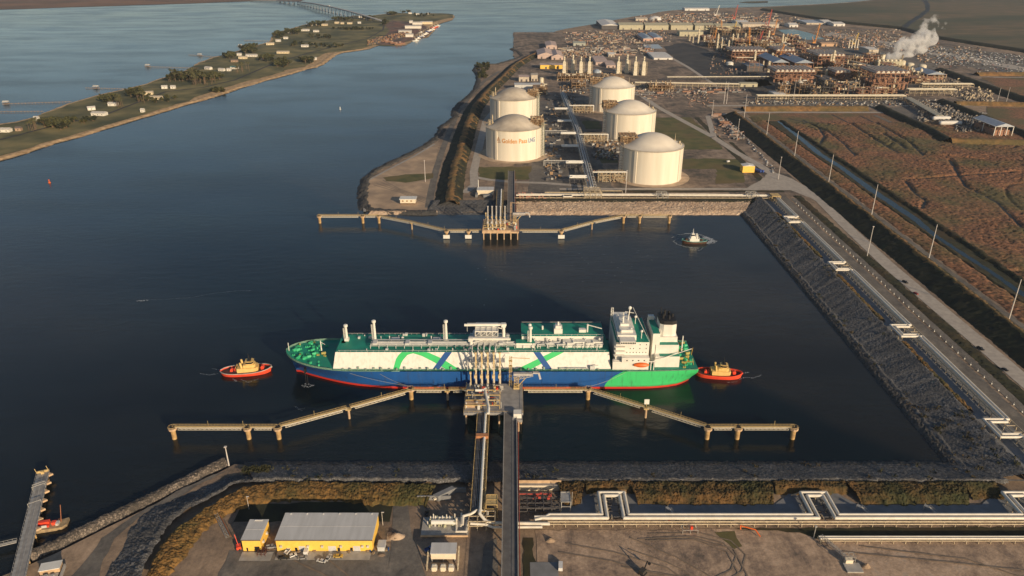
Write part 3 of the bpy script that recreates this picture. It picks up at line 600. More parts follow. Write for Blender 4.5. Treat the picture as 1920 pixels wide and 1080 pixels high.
def lerp(a, b, t): return a+(b-a)*t
def latt2(m, x0, x1, y0, y1, z0, z1, nx, ny, nz, t=.35):
    for i in range(nx+1):
        for j in range(ny+1): x = lerp(x0,x1,i/nx); y = lerp(y0,y1,j/ny); m.bar((x,y,z0),(x,y,z1),t)
    for k in range(1, nz+1):
        z = lerp(z0,z1,k/nz)
        for i in range(nx+1): x = lerp(x0,x1,i/nx); m.bar((x,y0,z),(x,y1,z),t)
        for j in range(ny+1): y = lerp(y0,y1,j/ny); m.bar((x0,y,z),(x1,y,z),t)
        for i in range(nx): m.bar((lerp(x0,x1,i/nx),y0,lerp(z0,z1,(k-1)/nz)),(lerp(x0,x1,(i+1)/nx),y0,z),t*.8)
def make_carrier():
    R = empty('gas_carrier', (-14,469,0), 'long gas carrier ship with blue and green hull and striped white trunk', 'ship')
    L2 = 148.5
    def bd(x):     # half breadth at deck
        if x < -72: return 23*max(0, 1-((-72-x)/76.5)**4)**.6
        if x > 100: return 23-2.8*((x-100)/44.2)**2
        return 23.0
    def bw(x):     # half breadth at the waterline
        if x < -48: return 22.9*max(0, 1-((-48-x)/97)**2.8)**1.4
        if x > 95: return 22.9*max(0, 1-((x-92)/66)**3)
        return 22.9
    def zd(x): return 14+ (3.6*((-105-x)/43)**1.3 if x < -105 else 0)
    xs = [-148.5,-147.5,-146,-144,-141,-137,-132,-126,-119,-111,-102,-93,-84,-75,-64,-50,-30,-10,10,30,50,62,70,78,86,94,102,110,117,124,130,135,139,142,144.2]
    lv = [(-1.5,0),(0,.0),(1.5,.06),(3.5,.18),(6,.36),(9,.62),(11.5,.82),(14,1)]
    rows = []
    for x in xs:
        row = []
        for z, t in lv:
            zz = z if z < 3 else z*(zd(x)/14)
            tt = t**1.4 if x < 0 else min(1, t*1.15)
            w = lerp(bw(x), bd(x), tt)
            xx = x
            if x < -135: xx = x+(1-t)*5.5*min(1, (-135-x)/13.5)     # raked stem
            if x > 130: xx = x-(1-t)**1.5*4*((x-130)/14.2)
            row.append((xx, max(.05, w), zz))
        rows.append(row)
    mb = MB(); V = []; F = []; n = len(lv); m_ = len(xs)
    for sgn in (-1, 1):
        o = len(V)
        for row in rows:
            for x, w, z in row: V.append((x, sgn*w, z))
        for i in range(m_-1):
            for j in range(n-1):
                q = (o+i*n+j, o+(i+1)*n+j, o+(i+1)*n+j+1, o+i*n+j+1)
                F.append(q if sgn < 0 else q[::-1])
    # transom + stem
    o2 = m_*n
    for j in range(n-1):
        a = (m_-1)*n+j; F.append((a, o2+a, o2+a+1, a+1)); F.append((o2+j, j, j+1, o2+j+1))
    mb.add(V, F); hull = mb.build('hull', hull_mat(), R, smooth=True)
    # bulwark rail line
    rb = MB()
    for sgn in (-1, 1):
        P = [(r[-1][0], sgn*(r[-1][1]-.15), r[-1][2]) for r in rows]
        for a, b in zip(P[:-1], P[1:]):
            hb = 1.5 if a[0] < -112 else .55
            rb.add([a, b, (b[0],b[1],b[2]+hb), (a[0],a[1],a[2]+hb)], [(0,1,2,3),(3,2,1,0)])
        for i in range(60):
            x = -110+i*4.2; w = bd(x)-.3
            rb.bar((x, sgn*w, 14), (x, sgn*w, 15.2), .12)
        rb.bar((-110, sgn*22.4, 15.2), (100, sgn*22.7, 15.2), .12)
    rb.build('rail', M('pale_rail_green', (.30,.50,.38), None, .5, .6), R)
    # main deck
    db = MB(); P = [(r[-1][0], r[-1][1]-.1, r[-1][2]-.06) for r in rows]
    db.add([(x,-w,z) for x,w,z in P]+[(x,w,z) for x,w,z in P], [(i, i+1, m_+i+1, m_+i) for i in range(m_-1)])
    dk = db.build('deck', deckg, R)
    # trunk
    def tz(x): return 23.8
    t = MB(); yb, yt = 19.6, 13.0
    sec = lambda x, dx=0: [(x,-yb,13.9),(x+dx,-yt,23.8),(x+dx,yt,23.8),(x,yb,13.9)]
    twh = M('trunk_white', (.80,.77,.70), (.68,.645,.57), .5, .5, stretch=(1,1,.12), detail=8, lo=.3, hi=.52); A = sec(-111,1.2); Bv = sec(83,-1)
    t.m = 0; t.add(A+Bv, [(0,4,5,1),(2,6,7,3),(3,0,1,2),(4,7,6,5)])
    t.m = 1; t.add([A[1],Bv[1],Bv[2],A[2]], [(0,1,2,3)])
    trunk = t.build('trunk', [twh, deckg], R)
    # livery stripes lying proud on the near and far sloped sides
    def onside(x, f, s=-1, o=.06): # f 0..1 up the slope
        nrm = Vector((0, s*9.9, 6.6)).normalized()
        return Vector((x, s*lerp(yb, yt, f), lerp(13.9, 23.8, f)))+nrm*o
    def band(pts, wd, mat_, name='stripe', s=-1, o=.06):
        q = MB(); V = []
        for i, (x, f) in enumerate(pts):
            a = pts[max(0,i-1)]; b = pts[min(len(pts)-1,i+1)]; d = Vector((b[0]-a[0], (b[1]-a[1])*11.9)).normalized(); nx, nf = -d.y, d.x
            for g in (-1, 1):
                V.append(onside(x+nx*wd/2*g, min(1, max(0.02, f+nf*wd/2*g/11.9)), s, o))
        F = [(2*i, 2*i+2, 2*i+3, 2*i+1) if s < 0 else (2*i, 2*i+1, 2*i+3, 2*i+2) for i in range(len(pts)-1)]
        q.add(V, F); return q.build(name, mat_, trunk)
    def panel(bot, top, mat_, name, s, o):
        A, _ = resample(bot, 25); B, _ = resample(top, 25); V = []
        for p, q_ in zip(A, B): V += [onside(p[0], p[1], s, o), onside(q_[0], q_[1], s, o)]
        q = MB(); q.add(V, [(2*i,2*i+2,2*i+3,2*i+1) if s < 0 else (2*i,2*i+1,2*i+3,2*i+2) for i in range(24)]); q.build(name, mat_, trunk)
    for s in (-1, 1):
        panel([(-64.7,0),(-64,.25),(-62.6,.5),(-59.2,.84),(-55.3,.93),(-49.3,.78),(-40.7,.42),(-32.2,0)], [(-69,0),(-68,.4),(-66.5,.75),(-63.4,.995),(-55,.995),(-45,.995),(-34.9,.62),(-23,0)], greenl, 'green_stripe', s, .06)
        panel([(17.3,0),(41.9,.995)], [(27.2,0),(50.4,.995)], greenl, 'green_stripe', s, .06)
        panel([(-41.4,0),(-33,.995)], [(-36.7,0),(-28.1,.995)], bluel, 'blue_stripe', s, .12)
        panel([(29,.995),(37.2,0)], [(33.8,.995),(42,0)], bluel, 'blue_stripe', s, .12)
    # trunk top: rails, pipe bridge, vents
    q = MB()
    for s in (-1, 1):
        q.bar((-108, s*12.6, 25), (80, s*12.6, 25), .14)
        for i in range(48): q.bar((-107+i*3.95, s*12.6, 23.8), (-107+i*3.95, s*12.6, 25), .12)
    q.build('rail', sgrey, R)
    q = MB()
    for yy, zz, r in ((-6.2,26.4,.45),(-5,26.4,.35),(-4,26.8,.5),(-2.8,26.2,.3),(-7.2,25.6,.25)): q.tube((-86,yy,zz), (78,yy,zz), r, n=8)
    for i in range(28):
        x = -86+i*6
        q.bar((x,-7.8,23.8),(x,-7.8,26.2),.35); q.bar((x,-2.2,23.8),(x,-2.2,26.2),.3); q.bar((x,-8,26.0),(x,-2,26.0),.3)
    for x in (-83,-60,-44,6,30,52): q.cb(x,-5,26.4,3,5,1.3)
    q.box(-86,-8,-1.4,-.2,26.9,27.05)
    q.build('deck_pipes', sgrey, R)
    q = MB(); r = random.Random(5)
    for k in range(46):
        x = r.uniform(-100, 78); y = r.uniform(-11.5, 12)
        if x > 12 and y > -6: continue
        if abs(y+5) < 3.5: y = -10.5
        h = r.uniform(.8, 2.6); r.choice([lambda: q.cb(x,y,23.8,r.uniform(.8,2.4),r.uniform(.8,2),h), lambda: q.tube((x,y,23.8),(x,y,23.8+h),.35)])()
    for x in (-70,-40,-5,30,60):
        q.cb(x,4,23.8,6,5,1.4); q.ball((x+5,5,25.4),1.1,8,6); q.tube((x-4,3,24),(x-4,3,28),.4)
    build_each(q, 'deck_fitting', sgrey, R)
    q = MB()
    for k in range(34): q.cb(-104+k*5.4, -19.9-0.9*(k%2), 14, 1.2, .8, .9+.5*(k%3))
    for k in range(20): q.cb(-100+k*9.6, 20.6, 14, 1.4, .8, 1.1)
    build_each(q, 'side_locker', M('pale_green_grey', (.32,.42,.34), None, .5, .7), R)
    # vent masts
    for x, h, yy in ((-105,11,4),(-84,16,1),(-33,16,1),(27,14,-5)):
        q = MB(); q.tube((x,yy,23.7),(x,yy,23.8+h),1.05,.8,10); q.lathe((x,yy,23.8+h),[(1.2,0),(1.5,.4),(1.5,1.6),(.8,2.0)],12)
        q.truss((x-1.6,yy,24),(x-1.6,yy,23.8+h*.9),.7,.7,8,.15); q.cb(x,yy,23.8,3,3,2.2)
        q.build('vent_mast', white, R)
    q = MB(); q.cb(-107,2,14,3,4,9.8); q.tube((-110.5,0,14),(-108.5,-13,24),.2); q.build('trunk_ladder', white, R)
    # cargo machinery house on the trunk
    q = MB(); q.m = 0; q.box(21,79,-1.5,17,23.8,30.4); q.box(17,30,-7,-1.6,23.8,27.6); q.box(50,78,-6.5,-1.6,23.8,28.3)
    q.m = 1; q.box(20.6,79.4,-1.9,17.4,30.4,30.75); q.box(16.8,30.2,-7.2,-1.6,27.6,27.8); 
    q.build('machinery_house', [white, deckg], R)
    q = MB(); q.box(44,50,1,8,30.75,34.5); q.box(45,49,2,7,34.5,36.5); q.tube((47,4,36),(47,4,39),.8,.6)
    q.box(62,67,3,6,30.75,33); q.tube((36,8,30.7),(36,8,33.5),.7); q.tube((68,4,30.7),(68,4,37),.6); q.bar((68,4,36.5),(78,1,35),.5)
    q.ball((27,12,32),1.3,8,6); q.ball((76,-5,30),1.2,8,6)
    for k in range(14): q.bar((21+k*4.4,-1.8,30.7),(21+k*4.4,-1.8,31.8),.12)
    q.bar((21,-1.8,31.8),(79,-1.8,31.8),.12); q.bar((21,17.2,31.8),(79,17.2,31.8),.14)
    q.build('roof_fittings', white, R)
    q = MB()
    for k in range(7): q.path([(32+k*7,-8.5,24.5),(32+k*7,-8.5,27.5+k%2),(36+k*7,-8.5,27.5+k%2),(36+k*7,-4.5,27.5+k%2)],.4)
    for k in range(5): q.tube((30+k*9,-3.5,23.8),(30+k*9,-3.5,29.5),.5); q.cb(33+k*9,-4.2,23.8,3,2.5,2.2)
    q.build('compressor_pipes', sgrey, R)
    # manifold and hose cranes
    q = MB()
    for s in (-1, 1):
        q.box(-17,9,min(s*12.2,s*21.5),max(s*12.2,s*21.5),20.2,20.5)
        for k in range(5):
            x = -14+k*4.1; q.path([(x,s*4,26.5),(x,s*13,26.5),(x,s*14,22),(x,s*21.6,22)],.55); q.tube((x,s*21.2,22),(x,s*22,22),.9,n=10)
        for x in (-17,-8.5,0,9): q.bar((x,s*21.2,14),(x,s*21.2,20.3),.5); q.bar((x,s*12.4,23),(x,s*21,20.4),.3)
        for k in range(9): q.bar((-17+k*3.25,s*21.4,20.4),(-17+k*3.25,s*21.4,21.5),.12)
    q.box(-16,8,-5,5,27.2,27.5); q.truss((-4,-9,24.3),(-4,9,24.3),18,5,4,.3)
    for k in range(8): q.bar((-15+k*3.2,-5,23.8),(-15+k*3.2,-5,27.3),.3); q.bar((-15+k*3.2,5,23.8),(-15+k*3.2,5,27.3),.3)
    q.build('cargo_manifold', sgrey, R)
    for x0, yy, zb, d in ((-15,-7,30.5,1), (8,3,36.5,-1)):
        q = MB()
        q.tube((x0,yy,23.8),(x0,yy,zb),1.3,1.0,12); q.cb(x0,yy,zb-1,3.2,2.8,2.6)
        q.bar((x0-2*d,yy,zb+.6),(x0+28*d,yy,zb+.4),1.2,1.5); q.bar((x0,yy,zb-3),(x0+10*d,yy,zb+.3),.5); q.bar((x0+26*d,yy,zb),(x0+26*d,yy,zb-5),.2); q.box(min(x0,x0+26*d),max(x0,x0+26*d),yy-1,yy+1,zb+1.2,zb+1.5)
        q.build('hose_crane', white, R)
    q = MB(); latt2(q, -12, 4, -4, 9, 24, 35.5, 4, 2, 3, .35); q.box(-12,4,-4,9,34.8,35.2); q.box(-10,2,-3,8,30,30.3); q.build('manifold_tower', white, R)
    # accommodation
    q = MB(); q.m = 0
    q.box(86,109,-17,19,14,34); q.box(84,109,-20.5,-17,14,20.5); q.box(90,109,-21.6,-17,20.5,24)
    q.box(87,100,-15,15,34,38.3); q.box(88,98.5,-22.5,22.5,34.2,37.4)
    for z in (20.5,24.2,27.6,31): q.box(84.6,92,-19.4,-17,z,z+.25)
    q.m = 1; q.box(85.8,109.2,-17.2,19.2,34,34.2)
    q.m = 0; q.box(89,98,-11,11,38.3,40.2); q.box(90,96,-5,5,40.2,42)
    q.build('accommodation_block', [white, deckg], R)
    r2 = random.Random(3); wn_ = lambda *a: MB().box(*a).build('window', glass, R)
    for zz in (25.4,28.6,31.6):
        for k in range(7):
            if r2.random() < .72: wn_(93.5+k*2.2,94.1+k*2.2,-17.05,-16.9,zz,zz+.8)
    for k in range(9): wn_(88.4+k*1.15,89.25+k*1.15,-22.56,-22.4,35.6,36.8)
    for k in range(11): wn_(86.9,87.02,-14.5+k*2.64,-12.3+k*2.64,36.4,37.6)
    for k in range(1,9,2): wn_(91+k*2,92+k*2,-21.66,-21.5,21.6,22.4)
    q = MB(); q.tube((92,-3,41),(92,-3,50),.7,.3); q.bar((91,-5,46),(93,-1,46),.5); q.bar((92,-6,48),(92,0,48),.35)
    q.tube((96,2,40),(97,2,50),.5,.35); q.ball((97,2,51),1.3,8,6); q.bar((94,3,47.5),(100,1,47.5),.4)
    for x, y in ((90,12),(90,-12),(97,-9),(103,10),(104,-12)): q.tube((x,y,34),(x,y,39.6),.25); q.ball((x,y,39.9),1.0,8,6)
    q.truss((86.5,14,34),(86.5,14,45),1.5,1.5,5,.25)
    q.bar((109,-17,34),(101,13,46),.25); q.bar((109,-17,35.2),(109,19,35.2),.15)
    q.build('radar_mast', white, R)
    # engine casing and funnel
    q = MB(); q.m = 0
    q.box(114,131,-17,17,14,22.5); q.box(114.5,130.5,-13,13,22.5,29.5); q.box(112,117,-12.4,12.6,14,38); q.box(117,130,-9,9,29.5,33.5)
    q.box(108.9,114,-21,-20.6,20.4,20.9)
    for x in (110.5,112.6): q.bar((x,-20.8,14),(x,-20.8,20.5),.5)
    q.m = 1; q.box(117.2,130.8,-16.8,-13,22.5,22.66); q.box(117.2,130.2,-12.8,-9,29.5,29.66); q.box(112.2,116.8,-12,12,38,38.16)
    q.build('engine_casing', [white, deckg], R)
    fo = [(117.5,-5.5),(120,-7.5),(126,-7.8),(129,-6.5),(129,6.5),(126,7.8),(120,7.5),(117.5,5.5)]
    fn = MB().prism(fo, 33.5, 42.5).build('funnel', white, R)
    q = MB(); q.prism([(x, y*.98) for x, y in fo], 42.5, 45.2)
    for x, y, h in ((120,-3,3.5),(122,2,4.5),(124,-4,3),(125,3,3),(127,0,2.5),(119.5,3,6)): q.tube((x,y,45),(x,y,45.2+h),.8 if h < 5 else .3)
    q.build('funnel_top', black, fn)
    q = MB(); q.box(114,118,14,16.6,36,37); q.bar((114,-12,22.5),(118,-10,40),.4); q.cb(114,10,38,4,3,3); q.bar((112,-20.6,21),(140,-12,26),.35); q.tube((134,-8,22),(134,-8,34),.4); build_each(q, 'casing_fitting', white, R)
    for s in (-1, 1):
        lb = MB()
        P = []
        for i in range(9):
            u = i/8; w = 1.9*math.sin(math.pi*min(.97, max(.03, u)))**.45
            P.append((98.5+u*10.5, w))
        V = []; F = []
        for x, w in P:
            for k in range(8):
                a = 2*math.pi*k/8; V.append((x, s*21.2+w*math.cos(a), 18.3+w*.95*math.sin(a)))
        for i in range(8):
            for k in range(8): F.append((i*8+k, i*8+(k+1)%8, (i+1)*8+(k+1)%8, (i+1)*8+k))
        F += [tuple(range(8)), tuple(range(64,72))]
        lb.add(V, F); lb.build('lifeboat', orange, R, smooth=True)
        q = MB()
        for x in (100,107): q.bar((x,s*19,14),(x,s*19,21.5),.35); q.bar((x,s*19,21.5),(x,s*22,21.2),.35)
        q.build('davit', white, R)
    # mooring gear fore and aft
    def gear(name, n_, x0, x1, yw, zb, seed):
        r = random.Random(seed); och = M('ochre_paint', (.42,.36,.10), None, 1, .6)
        for k in range(n_):
            x = r.uniform(x0, x1); w = yw(x); g = MB()
            y = r.uniform(-w, w); z = zb(x); a = r.uniform(0, 3); mm = r.choice((deckl, deckl, och)); c = r.random()
            if c < .4:
                dx, dy = math.cos(a)*1.6, math.sin(a)*1.6; g.tube((x-dx,y-dy,z+1),(x+dx,y+dy,z+1),.95,n=10); g.cb(x,y,z,2.2,1.4,1,a); g.build('mooring_winch', mm, R)
            elif c < .7: g.tube((x-.6,y,z),(x-.6,y,z+1.3),.35); g.tube((x+.6,y,z),(x+.6,y,z+1.3),.35); g.cb(x,y,z,2.2,.9,.3); g.build('bollard', mm, R)
            else: g.cb(x,y,z,r.uniform(.8,2.4),r.uniform(.8,2),r.uniform(.5,1.8),a); g.build('deck_locker', mm, R)
    gear('fore', 42, -143, -120, lambda x: max(.5, bd(x)-2.5), zd, 4)
    gear('aft', 34, 132, 142, lambda x: bd(x)-3, lambda x: 14, 6)
    q = MB(); q.tube((-146.5,0,17.5),(-146.5,0,24),.25); q.tube((-124,3,16),(-124,3,24),.5,.3); q.bar((-124,3,23),(-121,3,21),.25); q.build('foremast', white, R)
    q = MB(); q.bar((136,-14,16.5),(142,-14,16.5),.3); q.bar((142,-14,14),(142,-10,17),.25); q.bar((140,-6,14),(140,-6,17),.3); q.tube((143.4,0,14),(144,0,20),.18); q.build('stern_fittings', yellowm, R)
    q = MB(); q.box(-132.4,-131.2,-17.2,-14,9,12.5); q.tube((-131.8,-16.6,9),(-131.8,-17.2,0),.18); q.tube((-130.6,-16.6,8),(-130.4,-17.6,0),.15); q.build('anchor_chain', black, R)
    q = MB(); q.box(49,67,-20.7,-20.3,14.9,15.1); q.box(49,67,-21.4,-20.8,15.6,15.8)
    for k in range(7): q.bar((49+k*3,-21,14),(49+k*3,-21,15.7),.15)
    q.cb(70,-20.6,14,3.4,1.2,3.2); q.bar((69,-20.6,17),(74,-20.6,17.6),.4); q.build('gangway', sgrey, R)
    return R
make_carrier()

def make_tug(name, loc, rot, L, label, hullm, housem, deckm, housetop=black, bandm=None, boot=None):
    R = empty(name, loc, label, 'tugboat', rot=rot); h = L/2; B = L*.185
    def bb(u): return B*max(0.03, 1-abs(u)**(3.2 if u < 0 else 2.6))**.55
    V = []; F = []; us = [-1+i/10 for i in range(21)]; zs = (-.6, .5, 1.6, 3.0)
    for s in (-1, 1):
        for u in us:
            sh = .9*max(0, u)**2+.25*u*u
            for j, z in enumerate(zs): V.append((u*h*(.95+.05*j/3), s*bb(u)*(.86+.05*j), z+(sh if j == 3 else sh*.4*(j == 2))))
    n = 4; o = len(us)*n
    for i in range(20):
        for j in range(3):
            F.append((i*n+j,(i+1)*n+j,(i+1)*n+j+1,i*n+j+1)); F.append((o+i*n+j+1,o+(i+1)*n+j+1,o+(i+1)*n+j,o+i*n+j))
    for j in range(3): F.append((j,j+1,o+j+1,o+j)); F.append((o+20*n+j,o+20*n+j+1,20*n+j+1,20*n+j))
    MB().add(V, F).build('hull', hullm, R, smooth=True)
    d = MB(); d.add([(u*h*.96, s*(bb(u)*.94), 2.1+.7*max(0,u)**2) for s in (-1,1) for u in us], [(i,i+1,22+i,21+i) for i in range(20)]); d.build('deck', deckm, R)
    q = MB()
    for s in (-1, 1):
        P = [(u*h*1.0, s*(bb(u)*1.01+.05), 2.75+.9*max(0,u)**2+.25*u*u) for u in us]
        for a, b in zip(P[:-1], P[1:]): q.bar(a, b, .45, .5)
    q.ball((h*.99,0,3.2),.9,8,6); q.build('fender', bandm or M('grey_rubber', (.45,.40,.36), (.3,.27,.25), .5, .8), R)
    q = MB(); q.prism([(-.30*h,-B*.62),(.42*h,-B*.62),(.50*h,-B*.35),(.50*h,B*.35),(.42*h,B*.62),(-.30*h,B*.62)], 2.2, 5.4)
    q.prism([(-.05*h,-B*.48),(.34*h,-B*.48),(.40*h,-B*.25),(.40*h,B*.25),(.34*h,B*.48),(-.05*h,B*.48)], 5.4, 7.6)
    hs = q.build('deckhouse', housem, R)
    q = MB(); w = B*.42; q.prism([(.04*h,-w*.8),(.12*h,-w),(.28*h,-w),(.34*h,-w*.6),(.34*h,w*.6),(.28*h,w),(.12*h,w),(.04*h,w*.8)], 7.6, 8.2)
    q.prism([(.03*h,-w*.85),(.11*h,-w*1.05),(.29*h,-w*1.05),(.36*h,-w*.6),(.36*h,w*.6),(.29*h,w*1.05),(.11*h,w*1.05),(.03*h,w*.85)], 9.7, 10.0)
    for a in range(8):
        t = a*math.pi/4+.4; q.bar((.19*h+.14*h*math.cos(t), w*.85*math.sin(t), 8.1),(.19*h+.14*h*math.cos(t), w*.85*math.sin(t), 9.8),.3)
    wh = q.build('wheelhouse', housem, R)
    q = MB(); q.prism([(.055*h,-w*.75),(.125*h,-w*.94),(.275*h,-w*.94),(.33*h,-w*.55),(.33*h,w*.55),(.275*h,w*.94),(.125*h,w*.94),(.055*h,w*.75)], 8.2, 9.7); q.build('window', glass, wh)
    q = MB(); q.m = 0
    for s in (-1, 1): q.tube((-.12*h,s*B*.38,5.2),(-.16*h,s*B*.38,9.6),.85,.7,10)
    q.build('exhaust_stack', housem, R)
    q = MB(); q.tube((.19*h,0,10),(.17*h,0,15.5),.35,.2); q.bar((.18*h,-2,13),(.18*h,2,13),.2); q.bar((.18*h,-1.3,14.3),(.18*h,1.3,14.3),.2); q.ball((.18*h,.8,12),.5,6,4); q.cb(.19*h,0,10,2.4,3.4,.7)
    q.build('mast', housetop, R)
    q = MB(); q.tube((.66*h,-1.6,3.9),(.66*h,1.6,3.9),1.2,n=12); q.cb(.66*h,0,2.6,2,4.2,1); q.tube((-.55*h,-1.2,3.3),(-.55*h,1.2,3.3),.9,n=12); q.cb(-.55*h,0,2.2,2,3,.9); q.tube((-.42*h,-.9,2.2),(-.42*h,-.9,4.4),.3); q.tube((-.42*h,.9,2.2),(-.42*h,.9,4.4),.3)
    build_each(q, 'towing_winch', hullm, R, 2)
    q = MB(); q.bar((-.34*h,-2.4,2.2),(-.34*h,-2.4,6.2),.3); q.bar((-.34*h,2.4,2.2),(-.34*h,2.4,6.2),.3); q.bar((-.34*h,-2.4,6.2),(-.34*h,2.4,6.2),.3); q.build('tow_gantry', housem, R)
    return R
buff = M('buff_paint', (.80,.55,.20), (.70,.47,.16), .3, .5)
rdeck = M('dark_red_deck', (.12,.03,.02), (.05,.03,.025), .4, .7)
make_tug('tugboat', (-193.5,468,0), math.radians(8), 36, 'red tugboat with buff yellow deckhouse ahead of the ship bow', red, buff, rdeck)
make_tug('tugboat', (149,463.5,0), math.radians(-7), 33, 'red tugboat with buff yellow deckhouse pushed up to the ship stern', red, buff, rdeck, bandm=red)
make_tug('tugboat', (190,726,0), math.radians(180), 26, 'small green and white tugboat turning in foam in the inner basin', M('dark_green_red', (.12,.05,.03), (.05,.03,.02), .3, .6), white, M('teal_paint', (.18,.42,.38), None, .3, .5), housetop=white, bandm=M('teal_paint', (.18,.42,.38)))
def foam_patch(name, curves, label, seed=1, z=.12):
    r = random.Random(seed); q = MB()
    for (pts, w) in curves:
        P, L = resample(pts, max(3, int(resample(pts, 2)[1]/1.0)))
        for x, y in P:
            for k in range(3):
                a = r.uniform(0, 6.28); dx = r.uniform(-w, w)*.5; dy = r.uniform(-w, w)*.5; s = r.uniform(.25, .7)*w*.5
                n = 5; q.add([(x+dx+s*math.cos(a+i*6.28/n)*r.uniform(.6,1.5), y+dy+s*math.sin(a+i*6.28/n)*r.uniform(.6,1.4), z+r.uniform(0,.05)) for i in range(n)], [tuple(range(n))])
    return tag(q.build(name, foam), label, 'foam', None, 'stuff')
foam_patch('foam', [([(169,730),(171,721),(179,714),(190,710)],1.6),([(169,730),(175,738),(184,739)],1.0),([(186,752),(198,753),(208,741),(214,730),(208,724)],2.2),([(203,742),(210,733),(204,724)],4.5),([(186,752),(176,748),(169,740)],1.4),([(185,710),(190,703),(196,712)],1.0)], 'white propeller foam ringing the green tugboat', 2)
foam_patch('foam', [([(-194,458),(-188,454),(-182,459)],.8),([(-200,459),(-197,456)],1.1)], 'small swirl of foam beside the left red tugboat', 3)
foam_patch('foam', [([(163,458),(168,461),(174,460),(180,464)],.9),([(166,466),(172,468)],1.2),([(160,455),(154,454)],.7)], 'thin propeller wash behind the right red tugboat', 9)
foam_patch('foam', [([(-214,466),(-219,464),(-226,466)],.9),([(-213,471),(-220,473)],.7)], 'thin propeller wash trailing the left red tugboat', 10)
foam_patch('foam', [([(-148,450),(-144,448),(-141,450)],1.5),([(-146,452),(-142,451)],1.4)], 'white splash where water pours from the ship bow', 4)
foam_patch('foam', [([G(255,564,0),G(300,562,0),G(360,558,0),G(400,550,0),G(440,546,0),G(470,545,0)],.45),([G(258,565,0),G(275,563,0)],2.0)], 'thin white line of foam drifting on the open water at left', 5)
foam_patch('foam', [([G(553,763,0),G(560,768,0),G(570,766,0)],.6),([G(556,763,0),G(566,770,0)],.6)], 'small ring of foam in front of the left catwalk', 6)
r_ = random.Random(8)
foam_patch('foam', [([(a, b),(a+1.2, b+.3)],.5) for a, b in [(r_.gauss(60, 60), r_.gauss(660, 35)) for _ in range(45)]], 'scattered white flecks floating in the inner basin', 7)
for px, py, lb, cm in ((638,205,'tiny white channel buoy on the open water',white),(93,343,'tiny orange channel buoy near the left edge',orange)):
    x, y = G(px,py,0); b = empty('buoy', (x,y,0), lb, 'buoy')
    MB().lathe((0,0,0),[(1.5,-.4),(1.6,.8),(.9,1.2)],12).build('float', cm, b); MB().truss((0,0,1.2),(0,0,4.5),1.1,1.1,3,.15).build('tower', cm, b)

# ================================================================ JETTIES
jconc = M('jetty_concrete', (.62,.43,.26), (.42,.29,.18), .3, .85)
jgrey = M('jetty_grey', (.34,.33,.32), (.24,.235,.23), .25, .85)
jyel = M('jetty_yellow_steel', (.60,.44,.20), (.42,.30,.13), .6, .6)
jsteel = M('galvanised_steel', (.52,.50,.46), (.36,.35,.33), .5, .5, .3)
pilem = M('pile_steel', (.55,.36,.15), (.32,.20,.09), .4, .8)
def catwalk(p, q, label, z=8.6):
    cx, cy = (p[0]+q[0])/2, (p[1]+q[1])/2; L = math.dist(p, q); a = math.atan2(q[1]-p[1], q[0]-p[0])
    R = empty('catwalk', (cx,cy,z), label, 'catwalk', 'steel catwalks linking the dolphins', a)
    m = MB(); m.box(-L/2,L/2,-.8,.8,-.12,0); m.build('walkway', jyel, R)
    m = MB(); n = max(3, int(L/3.2))
    for s in (-1, 1):
        m.bar((-L/2,s*1.0,-.3),(L/2,s*1.0,-.3),.28); m.bar((-L/2+3,s*.8,-2.1),(L/2-3,s*.8,-2.1),.26)
        for k in range(n):
            x0 = -L/2+3+(L-6)*k/n; x1 = -L/2+3+(L-6)*(k+1)/n
            m.bar((x0,s*.8,-2.1),((x0+x1)/2,s*1,-.3),.16); m.bar(((x0+x1)/2,s*1,-.3),(x1,s*.8,-2.1),.16)
    m.build('truss', M('cream_truss', (.72,.66,.54), (.6,.54,.43), .6, .6), R)
    m = MB()
    for s in (-1, 1):
        m.bar((-L/2,s*.95,1.1),(L/2,s*.95,1.1),.1); m.bar((-L/2,s*.95,.6),(L/2,s*.95,.6),.08)
        for k in range(int(L/2)+1): m.bar((-L/2+k*2,s*.95,0),(-L/2+k*2,s*.95,1.1),.09)
    for k in range(1, int(L/22)+1): m.bar((-L/2+k*22,.9,0),(-L/2+k*22,.9,3.6),.16)
    m.build('railing', jyel, R)
def dolphin(x, y, kind, label, z=8.2, board=False):
    R = empty('mooring_dolphin', (x,y,0), label, 'dolphin', 'mooring dolphins in the basin')
    if kind == 'big':
        MB().tube((0,0,-2),(0,0,z-1.3),1.45,n=20).build('pile', pilem, R)
        m = MB(); m.prism([(2.6*math.cos(t*math.pi/4+.39),2.5*math.sin(t*math.pi/4+.39)) for t in range(8)], z-1.4, z); m.build('cap', jconc, R)
        m = MB(); m.tube((-.8,.4,z),(-.8,.4,z+1.1),.5,n=10); m.tube((.9,.4,z),(.9,.4,z+1.1),.5,n=10); m.cb(0,.4,z,3.4,1.6,.4); m.build('mooring_hook', black, R)
        m = MB()
        for k in range(8):
            t = k*math.pi/4+.39; t2 = t+math.pi/4; m.bar((2.5*math.cos(t),2.4*math.sin(t),z),(2.5*math.cos(t),2.4*math.sin(t),z+1.2),.12); m.bar((2.5*math.cos(t),2.4*math.sin(t),z+1.15),(2.5*math.cos(t2),2.4*math.sin(t2),z+1.15),.12)
        m.build('railing', jyel, R)
    else:
        MB().tube((0,0,-2),(0,0,z-.9),.75,n=14).build('pile', jconc, R); MB().cb(0,0,z-1.3,3.4,2.6,.9).build('cap', jyel, R)
    if board:
        m = MB(); m.box(-3.4,3.4,-2.6,-1.9,.6,4.6); m.build('fender_panel', white, R); MB().box(-2.4,2.4,-2.3,0,2.2,4.6).build('fender_frame', black, R)
    return R
